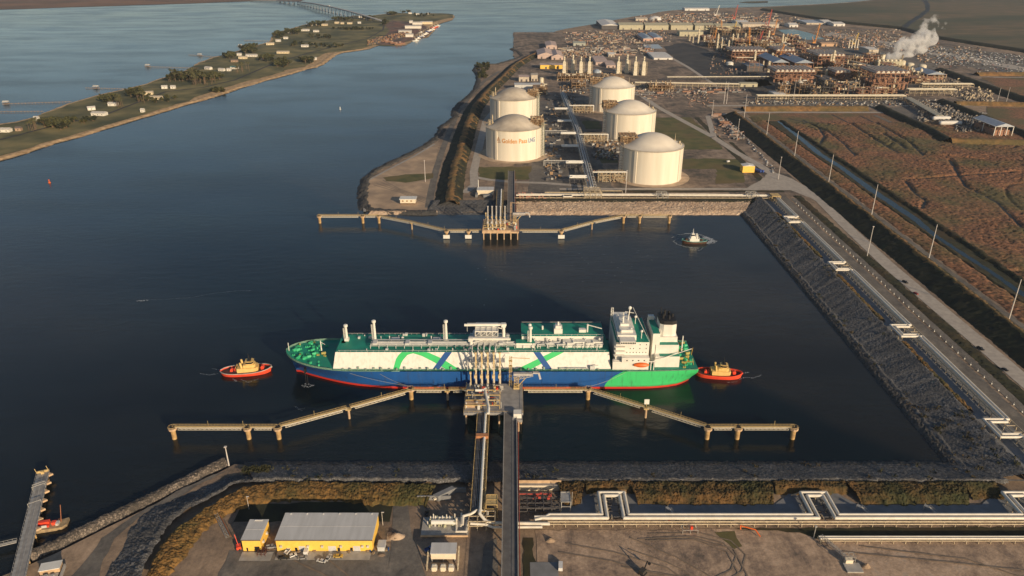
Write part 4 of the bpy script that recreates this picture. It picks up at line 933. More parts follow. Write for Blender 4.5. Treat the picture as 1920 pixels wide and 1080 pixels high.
side = lambda x: 'left' if x < 0 else 'right'
for (a, b, lb) in (((-213,389),(-167,389),'long straight catwalk at the far left end of the near jetty'),((-165,389),(-148,389),'short catwalk between the two inner dolphins at the left of the near jetty'),((-146,390),(-108,410),'outer sloping catwalk left of the near jetty'),((-106,411),(-70,431),'inner sloping catwalk running up to the ship on the left'),((-68,432),(-45,432),'catwalk under the blue hull between two left breasting dolphins'),((-43,432),(-31,432),'short catwalk joining the loading platform on its left'),
                   ((8,432),(51,432),'straight catwalk right of the near loading platform under the blue hull'),((53,432),(87,411.5),'inner sloping catwalk below the green stern'),((89,410.5),(122,390),'outer sloping catwalk right of the near jetty'),((124,389),(141,389),'short catwalk between the two inner dolphins at the right of the near jetty'),((143,389),(177,389),'long straight catwalk at the far right end of the near jetty')): catwalk(a, b, lb)
for x, y, k, lb in ((-213,388,'big','outermost left mooring dolphin of the near jetty'),(-166,388,'big','second mooring dolphin from the left end of the near jetty'),(-147,388,'big','third mooring dolphin from the left end, at the bend of the catwalk'),(-107,410,'small','single pile carrying the middle of the left sloping catwalk'),(-69,433,'big','left breasting dolphin touching the blue hull'),(-44,432,'small','slim pile support just left of the near loading platform'),
                    (52,433,'big','right breasting dolphin where blue hull turns green'),(88,411,'small','single pile with white signboard in the right sloping catwalk'),(123,388,'big','mooring dolphin at the bend of the right catwalk'),(142,388,'big','second mooring dolphin from the right end of the near jetty'),(177,388,'big','outermost right mooring dolphin of the near jetty')):
    d = dolphin(x, y, k, lb)
    if x == 88: MB().box(-1.6,1.6,-.2,.2,10.5,14.2).build('signboard', white, d); MB().tube((0,0,8),(0,0,11),.3).build('sign_post', jyel, d)
for (a, b, lb) in (((-215,787),(-168,787),'long straight catwalk at the far left end of the far jetty'),((-166,787),(-149,787),'short catwalk between the left dolphins of the far jetty'),((-147,786),(-109,766),'outer sloping catwalk left of the far jetty'),((-109,766),(-70,741),'inner sloping catwalk left of the far jetty'),((-68,740),(-47,740),'catwalk between the two white fender dolphins of the far jetty'),((-45,740),(-32,740),'short catwalk joining the far loading platform on its left'),
                   ((8,740),(51,740),'straight catwalk right of the far loading platform'),((53,741),(87,766),'inner sloping catwalk right of the far jetty'),((88,767),(123,786),'outer sloping catwalk right of the far jetty'),((125,787),(141,787),'short catwalk between the right dolphins of the far jetty'),((143,787),(175,787),'straight catwalk at the far right end of the far jetty')): catwalk(a, b, lb)
for x, y, k, lb, bd_ in ((-214,786,'big','outermost left mooring dolphin of the far jetty, clear of the shore',0),(-166,786,'big','second mooring dolphin of the far jetty off the stony point',0),(-148,786,'big','third mooring dolphin of the far jetty off the stony point',0),(-109,766,'small','slim pile in the left sloping catwalk of the far jetty',0),(-69,739,'big','left dolphin with white fender panel at the far jetty',1),(-46,739,'big','dolphin with white fender panel next to the far loading platform',1),
                     (52,739,'big','right dolphin with white fender panel at the far jetty',1),(87,766,'small','slim pile in the right sloping catwalk of the far jetty',0),(124,786,'big','mooring dolphin at the right bend of the far jetty',0),(142,786,'big','second mooring dolphin from the right end of the far jetty',0),(175,786,'big','outermost right mooring dolphin of the far jetty',0)): dolphin(x, y, k, lb, board=bool(bd_))

def loading_arm(x, y, z, label, reach, lean=0):
    R = empty('marine_loader', (x,y,z), label, 'loading arm', 'loading arms on the %s platform' % ('near' if reach else 'far'))
    am = M('arm_buff', (.66,.52,.30), (.5,.38,.2), .8, .5)
    m = MB(); m.tube((0,0,0),(0,0,13),.62,.5,10); m.cb(0,0,0,1.8,1.8,1.2); m.cb(0,0,12.2,1.5,1.5,1.6); m.bar((.7,0,1),(.7,0,12),.25); m.build('riser', M('arm_cream', (.66,.58,.44), (.5,.43,.32), .8, .5) if reach else am, R)
    m = MB(); m.tube((0,.2,12.6),(0,1.6,24.5),.42,.36,8); m.bar((.75,.2,12.6),(.75,1.6,24.5),.25); m.lathe((0,1.6,24.0),[(1.0,0),(1.0,.6)],12); m.tube((0,0,12.6),(0,-1.4,8.2),.35); m.cb(0,-1.5,6.4,1.9,1.6,2.4); m.build('inboard_arm', am if reach else M('arm_grey', (.55,.52,.48), (.42,.40,.38), .8, .5), R)
    m = MB(); ty = 9.5 if reach else 2.4
    m.tube((0,1.8,24.4),(0,ty,12.6 if reach else 12.4),.36,.3,8); m.lathe((0,ty,11.8),[(.7,0),(.7,1.0)],10); m.build('outboard_arm', am if reach else MATS['arm_grey'], R)
for k, x in enumerate((-24.7,-20.7,-16.6,-12.5,-8.4)): loading_arm(x, 436, 9.6, '%s loading arm from the left on the near platform, against the ship' % ORD[k], True)
for k, x in enumerate((-25.5,-21,-16.6,-12.2,-7.6)): loading_arm(x, 742, 9.6, '%s loading arm from the left on the far empty platform' % ORD[k], False)

def platform(name, y0, y1, label, far):
    dm = jconc if far else jgrey
    R = empty(name, (-12,y0,0), label, 'platform'); W = 19.2; D = y1-y0
    m = MB(); m.box(-W,W,0,D,7.4,9.2); m.build('deck', dm, R)
    for i in range(6):
        for j in range(3 if D > 30 else 3):
            MB().tube((-W+1.4+i*(2*W-2.8)/5, 1.2+j*(D-2.4)/2, -2),(-W+1.4+i*(2*W-2.8)/5, 1.2+j*(D-2.4)/2, 7.4),.62,n=12).build('pile', jconc, R)
    f = 1 if far else 0
    # pipework: headers, valves and skids
    r = random.Random(17+f); m = MB(); m2 = MB(); m3 = MB(); m4 = MB()
    ya, yb = (10, D-3) if not far else (3, D-12)
    for k in range(5):
        x = -12.7+k*4.1; yy = D-1.6 if not far else 10
        m.path([(x,yy,10.5),(x,yy-6 if not far else yy+6,10.5),(x,yy-8 if not far else yy+8,12.4),(x+1,(ya+yb)/2,12.4)],.42)
        m2.cb(x, yy-3.2 if not far else yy-3, 9.2, 1.5, 1.6, 2.2)
    for k in range(46):
        x = r.uniform(-W+1, 5 if not far else W-2); y = r.uniform(3, D-6); h = r.uniform(.8, 4.0)
        g = r.choice((m, m, m2, m3, m4)); t = r.random()
        if t < .4: g.cb(x,y,9.2,r.uniform(.8,2.6),r.uniform(.8,2.2),h)
        elif t < .7: g.tube((x,y,9.2),(x,y,9.2+h*1.3),.35)
        else: g.bar((x,y,9.4+h),(x+r.uniform(-6,6),y,9.4+h),.35)
    for k in range(4): m3.bar((-W+1,4+k*6,12.4),(4,4+k*6,12.4),.5); [m3.bar((xx,4+k*6,9.2),(xx,4+k*6,12.4),.35) for xx in (-W+1,-8,4)]
    m.build('pipework', jsteel, R); build_each(m2, 'valve', M('white_valves', (.7,.68,.62), None, 1, .6), R); m3.build('pipe_supports', jyel, R); build_each(m4, 'fire_equipment', red, R)
    m = MB()
    for s in (-1, 1):
        m.bar((s*W,0,10.4),(s*W,D,10.4),.14)
        for k in range(int(D/3)+1): m.bar((s*W,k*3,9.2),(s*W,k*3,10.4),.12)
    for k in range(13): m.bar((-W+k*3.2,0.1,9.2),(-W+k*3.2,.1,10.4),.12)
    m.bar((-W,.1,10.4),(W,.1,10.4),.14); m.build('railing', jyel if not far else M('pink_rail', (.62,.28,.2), None, 1, .6), R)
    m = MB(); m.box(-W+.2,W-8,-.35,.05,9.2,10.9) if far else m.box(-W+.5,-W+12,6,9,9.2,12.2); m.build('bund_wall', jconc, R)
    # gangway and monitor towers
    ty = D-2.2 if not far else D-8
    m = MB(); m.truss((11,ty,9.2),(11,ty,31.5),1.7,1.7,12,.22)
    for k in range(5): m.cb(11,ty,12.5+k*4,2.3,2.3,.2)
    m.bar((11,ty,31),(24,ty,30.4),.35,.35); m.build('monitor_tower', jyel if not far else jconc, R)
    m = MB(); m.truss((13,ty-3,17),(26,ty-2,19.5),2.2,2.2,6,.3); m.bar((26,ty-2,20.6),(30,ty-1.2,20.0),2.0,.9); m.bar((30,ty-1.2,20.2),(31.2,ty-1,15),1.3,1.3); m.box(13,26,ty-3.6,ty-1.2,19.0,20.6)
    m.build('gangway_arm', M('gangway_grey', (.50,.47,.45), (.38,.36,.34), .5, .6), R)
    m = MB(); m.truss((15,ty-3,9.2),(15,ty-3,18),3,3,4,.3); m.bar((15,ty-3,9.2),(22,ty-2,17.5),.5); m.cb(15,ty-3,9.2,4,4,1.2); m.build('gangway_base', jyel, R)
    m = MB(); m.tube((-W+3,ty,9.2),(-W+3,ty,19),.5,.4); m.cb(-W+3,ty,18.5,1.3,1.3,1.5); m.build('crane_post', M('arm_buff', (.66,.52,.30)), R)
    if not far:
        m = MB(); m.box(12,18.6,-8,0.0,7.4,9.2); m.prism([(1,-.1),(12,-.1),(12,10),(9,16),(7,16)], 9.22, 9.26); m.build('deck_extension', jgrey, R)
        m = MB(); m.box(13,18,-6,-1,9.2,12.4); m.build('control_cabin', white, R)
        MB().tube((16,-7,-2),(16,-7,7.4),.7,n=12).build('pile', jconc, R)
        m = MB(); m.path([(-12.5,D-14,12.8),(-6,D-14,12.8),(-3,1,12.2),(-3.1,-4,11.4)],.9,10); m.build('main_pipe', white, R)
    return R
platform('loading_platform', 403, 438, 'crowded near loading platform of pipes and valves moored alongside the ship', False)
platform('loading_platform', 734, 772, 'far loading platform on six front piles with no ship alongside', True)

def trestle_road(y0, y1, label, w=8.4):
    R = empty('road_trestle', (-1,y0,0), label, 'trestle'); L = y1-y0
    MB().box(-w/2,w/2,0,L,8.1,9.15).build('deck', M('trestle_asphalt', (.15,.145,.14), (.105,.10,.10), .2, .9), R)
    m = MB()
    for s in (-1, 1): m.box(min(s*w/2,s*(w/2-.45)), max(s*w/2,s*(w/2-.45)), 0, L, 9.15, 9.95)
    m.build('parapet', M('parapet_concrete', (.36,.34,.32), (.27,.255,.24), .5, .8), R)
    m = MB()
    for k in range(int(L/5)): m.bar((w/2-.2,k*5,9.9),(w/2-.2,k*5,10.9),.12); m.bar((-w/2+.2,k*5,9.9),(-w/2+.2,k*5,10.9),.12)
    for s in (-1, 1): m.bar((s*(w/2-.2),0,10.9),(s*(w/2-.2),L,10.9),.1)
    m.build('railing', jsteel, R)
    m = MB()
    for k in range(int(L/4)): m.box(-.09,.09,k*4,k*4+1.8,9.155,9.17)
    m.box(1.3,1.55,0,L,9.155,9.17); m.build('lane_marking', M('worn_line_paint', (.24,.24,.24), None, 1, .8), R)
    m = MB(); m.tube((w/2+.6,0,8.6),(w/2+.6,L,8.6),.22); m.build('side_pipe', M('dark_red_pipe', (.30,.05,.04), None, .5, .6), R)
    for k in range(int(L/18)):
        for s in (-1, 1): MB().tube((s*3,9+k*18,-2),(s*3,9+k*18,8.1),.55,n=10).build('pile', jgrey, R)
trestle_road(225, 403, 'long two lane road trestle running from the shore out to the near platform')
trestle_road(770, 962, 'short road trestle from the far bank to the far platform')
def trestle_pipe(y0, y1, x, label, big=True):
    R = empty('pipe_trestle', (x,y0,0), label, 'pipe trestle'); L = y1-y0
    m = MB(); m.box(-4.2,3.4,0,L,7.4,8.0); m.build('deck', M('trestle_shaded_steel', (.06,.06,.062), (.035,.035,.037), .4, .8), R)  # deck painted near black for the shade around its pipes
    m = MB()
    for s in (-4.2, 3.4):
        m.bar((s,0,8.6),(s,L,8.6),.35,.9)
        for k in range(int(L/6)): m.bar((s,k*6,8),(s,k*6,9.8),.15)
    for k in range(int(L/9)+1): m.bar((-4.2,k*9,8.4),(3.4,k*9,8.4),.35)
    m.build('frame', jyel, R)
    m = MB(); m.tube((1.0,-3,9.6),(1.0,L,9.6),.82,n=12); m.build('white_pipe', white, R)
    m = MB(); 
    for xx, rr in ((-.7,.42),(-1.8,.36),(-2.7,.3),(-3.4,.22)): m.tube((xx,0,8.9),(xx,L,8.9),rr,n=8)
    m.build('grey_pipes', M('shaded_steel', (.20,.20,.21), (.12,.12,.125), .4, .5, .5), R)
    m = MB(); m.box(2.2,3.2,0,L,8.05,8.2); m.build('walkway', jyel, R)
    for k in range(int(L/18)+1):
        for s in (-3.4, 2.6): MB().tube((s,2+k*18,-2),(s,2+k*18,7.4),.5,n=10).build('pile', jgrey, R)
    if big: MB().cb(-.3,L*.72,8.2,7.6,3.2,2.4).build('pipe_anchor', M('rusty_orange', (.55,.24,.10), (.4,.17,.08), .6, .7), R)
trestle_pipe(312, 403, -18, 'white pipe trestle running beside the road trestle to the near platform')
trestle_pipe(772, 880, -14, 'white pipe trestle from the far bank to the far platform', False)
# mooring ropes
for a, b, lb in (((-128,452,14),(-69,434,9.5),'mooring rope from the blue bow to the left breasting dolphin'),((-95,448,13),(-69,434,9.5),'short mooring rope near the left breasting dolphin'),((80,446.4,14),(52,434,9.5),'mooring rope from the green hull to the right breasting dolphin')):
    pts = []; 
    for i in range(9):
        t = i/8; pts.append((lerp(a[0],b[0],t), lerp(a[1],b[1],t), lerp(a[2],b[2],t)-4*t*(1-t)*1.6))
    q = MB()
    for p1, p2 in zip(pts[:-1], pts[1:]): q.bar(p1, p2, .14)
    tag(q.build('mooring_rope', ropem), lb, 'rope', 'mooring ropes of the big ship')
# pier at bottom left with barge
R = empty('work_pier', (-257,300,0), 'narrow grey work pier reaching into the channel at lower left', 'pier'); 
a = math.atan2(351-262, -274+237); R.rotation_euler = (0,0,a-math.pi/2); R.location = (-255,306,0)
MB().box(-3.2,3.2,-70,47,3.6,4.4).build('deck', jgrey, R)
m = MB()
for s in (-1,1):
    m.bar((s*3.2,-70,5.4),(s*3.2,47,5.4),.12)
    for k in range(40): m.bar((s*3.2,-70+k*3,4.4),(s*3.2,-70+k*3,5.4),.1)
m.box(-3.0,-1.6,-70,46,4.4,4.55); m.box(-.1,.3,-70,46,4.4,4.6); m.build('railing', jsteel, R)
for k in range(7): MB().prism([(3.2,43-k*8),(5.4,44-k*8),(3.2,46-k*8)], 3.2, 4.3).build('fender', jconc, R)
for k in range(12):
    for s in (-2.4, 2.4): MB().tube((s,-66+k*10,-2),(s,-66+k*10,3.6),.4,n=8).build('pile', pilem, R)
m = MB(); m.cb(0,47.4,4.4,6.4,.8,1.2); m.bar((-3,47,4.4),(-3.6,47,8),.25); m.bar((3,47,4.4),(2.4,47,8.4),.25); m.cb(0,46,4.4,1.6,1.4,1.8); m.build('end_frame', jyel, R)
m = MB()
for y in (31,33,16): m.bar((-3.2,y,6.8),(3.2,y+1.5,6.8),.25); m.bar((-3,y,4.4),(-3,y,6.8),.2); m.bar((3,y+1.5,4.4),(3,y+1.5,6.8),.2)
m.build('pipe_bridge', jsteel, R)
Rb = empty('work_barge', (-247,309,0), 'small rusty barge with red machine tied beside the work pier', 'barge', rot=math.radians(14))
MB().prism([(-8,-3.2),(6.5,-3.2),(8.2,-1),(8.2,4.2),(6,3.6),(-8,3.0)], -.3, 1.8).build('hull', M('barge_buff', (.45,.33,.18), (.25,.18,.11), .5, .8), Rb)
m = MB(); m.box(-7,-.2,.2,2.2,1.8,4.0); m.box(-6.8,0,-1.6,-.4,1.8,2.8); m.cb(2,.5,1.8,2,2,1.6); m.build('machine', red, Rb)
m = MB(); m.box(-6.5,-1,-1.9,-1.5,2.0,3.4); m.cb(3.8,0,1.8,1.6,2.6,1.2); build_each(m, 'hopper', sgrey, Rb)
m = MB(); m.tube((5,1.5,1.8),(6,4,11),.2); m.truss((4,-2,2.2),(4,3,2.2),1,1,3,.15); m.cb(-8.6,0,1.0,1.4,3.4,1.6); m.build('mast', M('rust_brown', (.35,.13,.06), None, 1, .8), Rb)
R = empty('gangway_bridge', (-262,293.5,3), 'pale footbridge coming in from the left edge to the work pier', 'footbridge', rot=math.radians(22))
MB().box(-30,6,-1.1,1.1,0,.3).build('deck', concrete, R)
m = MB()
for s in (-1,1):
    m.bar((-30,s*1.1,1.3),(6,s*1.1,1.3),.12)
    for k in range(19): m.bar((-30+2*k,s*1.1,.3),(-30+2*k,s*1.1,1.3),.1)
m.build('railing', jsteel, R)
R = empty('pier_shed', (-228,276,1.3), 'small white roofed shed at the foot of the work pier', 'shed', rot=math.radians(15))
MB().box(-4.5,4.5,-1,4,0,3.2).build('wall', jconc, R); MB().box(-4.8,4.8,-1.3,4.3,3.2,3.5).build('roof', white, R)
m = MB(); m.box(-4,4,-7,-1.5,0,1.0); m.tube((-1,-4,0),(-1,-4,2.6),1.1); m.tube((2,-4,0),(2,-4,2.2),.9); m.box(5.2,6,-8,3,0,1.8); m.build('plinth', concrete, R)
# ================================================================ TANKS
tankm = M('tank_concrete', (.82,.76,.64), (.70,.63,.51), .12, .75, stretch=(1,1,.08), detail=9, c3=(.66,.60,.50), scale2=.05, amt2=.5)
domem = M('dome_concrete', (.76,.70,.60), (.66,.60,.51), .05, .8, c3=(.58,.52,.44), scale2=.03)
domed = M('mottled_dome_concrete', (.64,.57,.47), (.46,.40,.32), .05, .85, c3=(.33,.28,.23), scale2=.035, amt2=.8)  # darker, blotchier tone for the left domes
brownst = M('brown_steelwork', (.42,.27,.14), (.20,.13,.08), .8, .75, detail=3)
beigest = M('beige_steelwork', (.60,.50,.34), (.34,.27,.18), .8, .7, detail=3)
def latt(m, x0, x1, y0, y1, z0, z1, nx, ny, nz, t=.35):
    """open steel frame"""
    for i in range(nx+1):
        for j in range(ny+1):
            x = lerp(x0,x1,i/nx); y = lerp(y0,y1,j/ny); m.bar((x,y,z0),(x,y,z1),t)
    for k in range(1, nz+1):
        z = lerp(z0,z1,k/nz)
        for i in range(nx+1): x = lerp(x0,x1,i/nx); m.bar((x,y0,z),(x,y1,z),t)
        for j in range(ny+1): y = lerp(y0,y1,j/ny); m.bar((x0,y,z),(x1,y,z),t)
def storage_tank(cx, cy, label, side, dm, logo=False):
    Rr, H = 41.0, 42.5; R = empty('storage_tank', (cx,cy,1.4), label, 'storage tank', 'cryogenic storage tanks')
    MB().lathe((0,0,0),[(Rr+.4,0),(Rr+.4,.8),(Rr,.9),(Rr,H-1.5),(Rr+.35,H-1.4),(Rr+.35,H)],96).build('wall', tankm, R, smooth=True)
    for k in range(4):
        a = math.radians(232+90*k); MB().cb(Rr*math.cos(a)*1.004, Rr*math.sin(a)*1.004, 0, 1.5, 3.6, H-.3, a).build('buttress', tankm, R)
    m = MB(); prof = [(Rr-.2,H+.02),(Rr-2.5,H+.5)]
    for i in range(1, 13):
        t = i/12; r = (Rr-7)*(1-t); prof.append((max(.05, r), H+1+14.2*(1-((r)/(Rr-7))**2.1)))
    m.lathe((0,0,0), prof, 72, False); m.build('dome', dm, R, smooth=True)
    m = MB(); n = 72
    for k in range(n):
        a, b = 2*math.pi*k/n, 2*math.pi*(k+1)/n; c = Rr+.6
        m.bar((c*math.cos(a),c*math.sin(a),H-.2),(c*math.cos(a),c*math.sin(a),H+1.2),.16); m.bar((c*math.cos(a),c*math.sin(a),H+1.15),(c*math.cos(b),c*math.sin(b),H+1.15),.16)
        m.bar((c*math.cos(a),c*math.sin(a),H),(c*math.cos(b),c*math.sin(b),H),.5,.3)
    m.build('rim_walkway', beigest, R)
    s = side; m = MB(); x0, x1 = (s*24, s*42) if s > 0 else (s*42, s*20); y0, y1 = (-12, 10) if s > 0 else (-6, 20)
    latt(m, x0, x1, y0, y1, H, H+11, 5, 4, 3, .6)
    m.box(x0,x1,y0,y1,H+10.4,H+10.8); m.box(x0,x1,y0,y1,H+5,H+5.3)
    m.build('pump_platform', brownst, R)
    r = random.Random(int(cx+cy)); m = MB(); m2 = MB()
    for k in range(80):
        x = r.uniform(x0,x1); y = r.uniform(y0,y1); z = H+r.choice((2,5.2,10.8,8)); g = r.choice((m, m2))
        r.choice([lambda: g.cb(x,y,z,r.uniform(1,3),r.uniform(1,3),r.uniform(.8,2.4)), lambda: g.tube((x,y,z),(x,y,z+r.uniform(1.5,3.5)),r.uniform(.3,.8),n=8), lambda: g.tube((x,y,z+.6),(x+r.uniform(-8,8),y,z+.6),.4,n=6)])()
    for k in range(9): m.bar((x0+k*(x1-x0)/8,y0,H+7.7),(x0+k*(x1-x0)/8,y0,H+9),.14)
    m.bar((x0,y0,H+9),(x1,y0,H+9),.14); m.build('pumps', brownst, R); m2.build('valves', beigest, R)
    # stair tower and riser pipes on the wall
    a = math.radians(-18 if s > 0 else 198); ux, uy = math.cos(a), math.sin(a); c = Rr+2.6
    m = MB(); latt(m, c*ux-2.2, c*ux+2.2, c*uy-2.2, c*uy+2.2, 0, H+6, 1, 1, 14, .32)
    for k in range(14):
        z0_, z1_ = (H+6)*k/14, (H+6)*(k+1)/14; sg = 1 if k%2 else -1
        m.bar((c*ux-sg*2,c*uy-2,z0_),(c*ux+sg*2,c*uy-2,z1_),.7,.25)
    m.build('stair_tower', M('pale_green_steel', (.42,.44,.33), (.30,.31,.24), .5, .7) if s > 0 else M('dark_steelwork', (.13,.12,.12), (.07,.065,.065), .5, .8), R)
    if s > 0:
        a2 = math.radians(-8); m = MB(); m.tube(((Rr+1.6)*math.cos(a2),(Rr+1.6)*math.sin(a2),0),((Rr+1.6)*math.cos(a2),(Rr+1.6)*math.sin(a2),H+8),.7,n=8); m.build('riser_pipe', white, R)
    m = MB(); sx = -s; m.tube((sx*31,6 if s<0 else -4,H+1),(sx*31,6 if s<0 else -4,H+(13 if s<0 else 16)),.35 if s < 0 else 1.0,.25 if s < 0 else .7,8)
    for k in range(7): m.cb(sx*(27+1.7*k),8-2.2*k if s<0 else -8+2*k,H+1,1.6,1.6,1.5+2.2*(k%3)*.7)
    if s > 0: m.tube((sx*35,-6,H),(sx*35,-6,H+8),1.1); latt(m, sx*37, sx*33, -8,-4,H,H+9,1,1,3,.3)
    m.build('relief_vents', beigest, R)
    if logo:
        def wrap(txt, mat_, name, ang0, z, size, bold=.03, W=10):
            cu = bpy.data.curves.new('t', 'FONT'); cu.body = txt; cu.size = size; cu.offset = bold; cu.resolution_u = 3
            to = bpy.data.objects.new('t', cu); COL.objects.link(to); dg = bpy.context.evaluated_depsgraph_get(); dg.update()
            me = bpy.data.meshes.new_from_object(to.evaluated_get(dg)); bpy.data.objects.remove(to)
            co = [v.co.copy() for v in me.vertices]; w = max(c_.x for c_ in co); kx = W/w
            for v, c_ in zip(me.vertices, co):
                a_ = ang0+c_.x*kx/(Rr+.12); v.co = ((Rr+.12)*math.cos(a_), (Rr+.12)*math.sin(a_), z+c_.y)
            me.materials.clear(); me.materials.append(mat_); o = bpy.data.objects.new(name, me); COL.objects.link(o); o.parent = R; return W
        gold = M('gold_lettering', (.62,.27,.06), (.55,.23,.05), .5, .6); bl = M('blue_lettering', (.08,.20,.38), None, .5, .6)
        z = 26.0; a0 = math.radians(-115)
        w = wrap('Golden Pass', gold, 'lettering', a0, z, 8.6, .2, 37); w2 = wrap('LNG', bl, 'lettering', a0+(w+1.6)/Rr, z, 8.6, .2, 12)
        for (p, q_) in (((0,0),(6.2,0)),((0,0),(3.1,7.4)),((6.2,0),(3.1,7.4)),((1.9,1.9),(4.3,1.9)),((1.9,1.9),(3.1,4.6))):
            m = MB(); V = []
            for t in range(6):
                for g in (-.35, .35):
                    x = lerp(p[0],q_[0],t/5)-8.4; y = lerp(p[1],q_[1],t/5); d = Vector((q_[0]-p[0], q_[1]-p[1])).normalized()
                    x += -d.y*g; y += d.x*g; a_ = a0+x/Rr; V.append(((Rr+.12)*math.cos(a_), (Rr+.12)*math.sin(a_), z+y))
            m.add(V, [(2*i,2*i+2,2*i+3,2*i+1) for i in range(5)]+[(2*i,2*i+1,2*i+3,2*i+2) for i in range(5)]); m.build('triangle_emblem', gold, R)
    return R
storage_tank(183,965,'nearest storage tank of the right hand column of three',-1,domem)
storage_tank(186,1187,'middle storage tank of the right hand column of three',-1,domem)
storage_tank(186,1410,'farthest storage tank of the right hand column of three',-1,domem)
storage_tank(3,1078,'nearer left storage tank with gold and blue lettering on its wall',1,domed,True)
storage_tank(3,1297,'farther left storage tank with a mottled dome and no lettering',1,domed)

# ================================================================ PIPELINES
pipew = M('pipe_cream', (.74,.69,.60), (.64,.59,.50), .3, .45)
pipeb = M('pipe_beige', (.58,.48,.33), (.42,.34,.23), .4, .6)
def pipeline(name, label, lines, r, supports, parent_mat=pipew, sup_mat=pipeb, zs=5.0, names=None):
    R = empty(name, (0,0,0), label, 'pipeline')
    for i, L in enumerate(lines): MB().path(L, r[i], 10).build('pipe', parent_mat if i < 2 else sup_mat, R, smooth=True)
    m = MB()
    for (a, b, z) in supports:
        m.bar((a[0],a[1],1.2),(a[0],a[1],z),.32); m.bar((b[0],b[1],1.2),(b[0],b[1],z),.32); m.bar((a[0],a[1],z),(b[0],b[1],z),.35)
    build_each(m, 'support_frame', sup_mat, R, 3) if len(supports) <= 100 else m.build('support_frames', sup_mat, R); return R
def loopx(x0, x1, y, yt, centers, hw, z):
    P = [(x0,y,z)]
    for c in centers: P += [(c-hw,y,z),(c-hw,yt,z),(c+hw,yt,z),(c+hw,y,z)]
    return P+[(x1,y,z)]
C1 = [55.5,168.5,281.5]
sup = [((x,308.2),(x,314.2),4.2) for x in [16+6.3*k for k in range(46)]]
pipeline('pipe_run', 'thick cream pipes with rectangular loops along the near shore', [[(12,311.4,5.2),(18,311.4,5.2),(20,313.2,5.2)]+loopx(22,330,313.2,331,C1,7.2,5.2)[0:], [(12,309,5.2)]+loopx(16,330,310.6,328.4,C1,4.4,5.2), [(-20,308.4,4.7),(330,308.4,4.7)], [(-20,307.2,4.0),(330,307.2,4.0)]], [.95,.95,.4,.3], sup+[((c+d,327),(c+d,333),4.2) for c in C1 for d in (-6,0,6)]+[((c-8,y),(c-3,y),4.2) for c in C1 for y in (319,325)]+[((c+3,y),(c+8,y),4.2) for c in C1 for y in (319,325)])
for c, w_ in zip(C1[:2], ('first','second')):
    m = MB(); m.bar((c-12,331,3.2),(c-6,333.5,3.2),.5); m.bar((c-6,333.5,3.2),(c+9,333.5,3.2),.8,.5)
    for k in range(8): m.bar((c-6+k*2.1,334,2),(c-6+k*2.1,334,4.4),.14)
    m.bar((c-6,334,4.4),(c+9,334,4.4),.14); tag(m.build('guard_rail', jconc), 'beige guard rail behind the %s near pipe loop' % w_, 'guard rail')
    m = MB()
    for k in range(6): m.cb(c-2+r_.uniform(-1,1)*1.5, 314+k*2.3, 1.6, 1.6, 1.0, 1.6)
    latt(m, c-3, c+3, 313, 327, 1.5, 3.6, 1, 3, 1, .25); tag(m.build('valve_skid', M('dark_steelwork', (.13,.12,.12), (.07,.065,.065), .5, .8)), 'dark valve frame inside the %s near pipe loop' % w_, 'valve skid')
pipeline('pipe_rack', 'low cream pipe rack on short legs at the lower right corner', [[(160,297.6,3.2),(330,297.6,3.2)], [(160,299,3.2),(330,299,3.2)], [(160,296.4,2.7),(330,296.4,2.7)]], [.55,.5,.25], [((160+6.3*k,295.8),(160+6.3*k,299.6),2.6) for k in range(27)])
C2 = [781,650.5,521,391]
def swap(L): return [(y, x, z) for x, y, z in L]
pipeline('pipe_run', 'long pair of pipes running back along the right side of the basin', [swap(loopx(300,864,319.4,303,C2[::-1],9.5,6.0)), swap(loopx(300,864,316.8,305.6,C2[::-1],6.5,6.0)), [(321.5,300,5),(321.5,862,5)], [(314.8,300,5),(314.8,862,5)]], [.95,.95,.45,.35], [((314,y),(322,y),5.0) for y in [304+7*k for k in range(80)]]+[((303,c+d),(306,c+d),5) for c in C2 for d in (-6,0,6)], parent_mat=pipew)
pipeline('pipe_run', 'cream pipes along the top of the pink stone bank before the tanks', [[(5,868,6),(62,868,6),(62,862.5,6),(72,862.5,6),(72,868,6),(150,868,6),(316,865,6)], [(8,872,6),(150,872,6),(230,872,6),(316,868,6)], [(40,876,7),(95,876,7),(95,882,7),(135,882,7),(135,872,5),(310,872,5)], [(0,864.5,4),(312,862.5,4)]], [.9,.75,.6,.4], [((6+8*k,862.5),(6+8*k,877),5.0) for k in range(39)])
m = MB(); latt(m, 88, 108, 862, 884, 1.3, 11, 3, 3, 2, .5); tag(m.build('pipe_gantry', beigest), 'square steel pipe frame where the central rack meets the bank pipes', 'steel frame')
m = MB(); latt(m, 312, 322, 858, 868, 1.3, 8, 2, 2, 2, .6); m.box(312,322,858,868,7.4,8.2); tag(m.build('pipe_gantry', jyel), 'tan steel corner frame where the bank pipes turn toward the camera', 'steel frame')
for x, lb in ((176,'left'),(285,'right')):
    m = MB(); latt(m, x, x+12, 862, 876, 1.3, 8.5, 2, 2, 2, .5); m.path([(x,865,8.8),(x+4,860,8.8),(x+12,860,8.8),(x+12,866,8.8)],.6); tag(m.build('pipe_crossing', jsteel), 'grey pipe crossover platform over the bank pipes, the %s one' % lb, 'pipe crossover')
bluest = M('blue_grey_cladding', (.40,.42,.44), (.30,.32,.34), .3, .5)
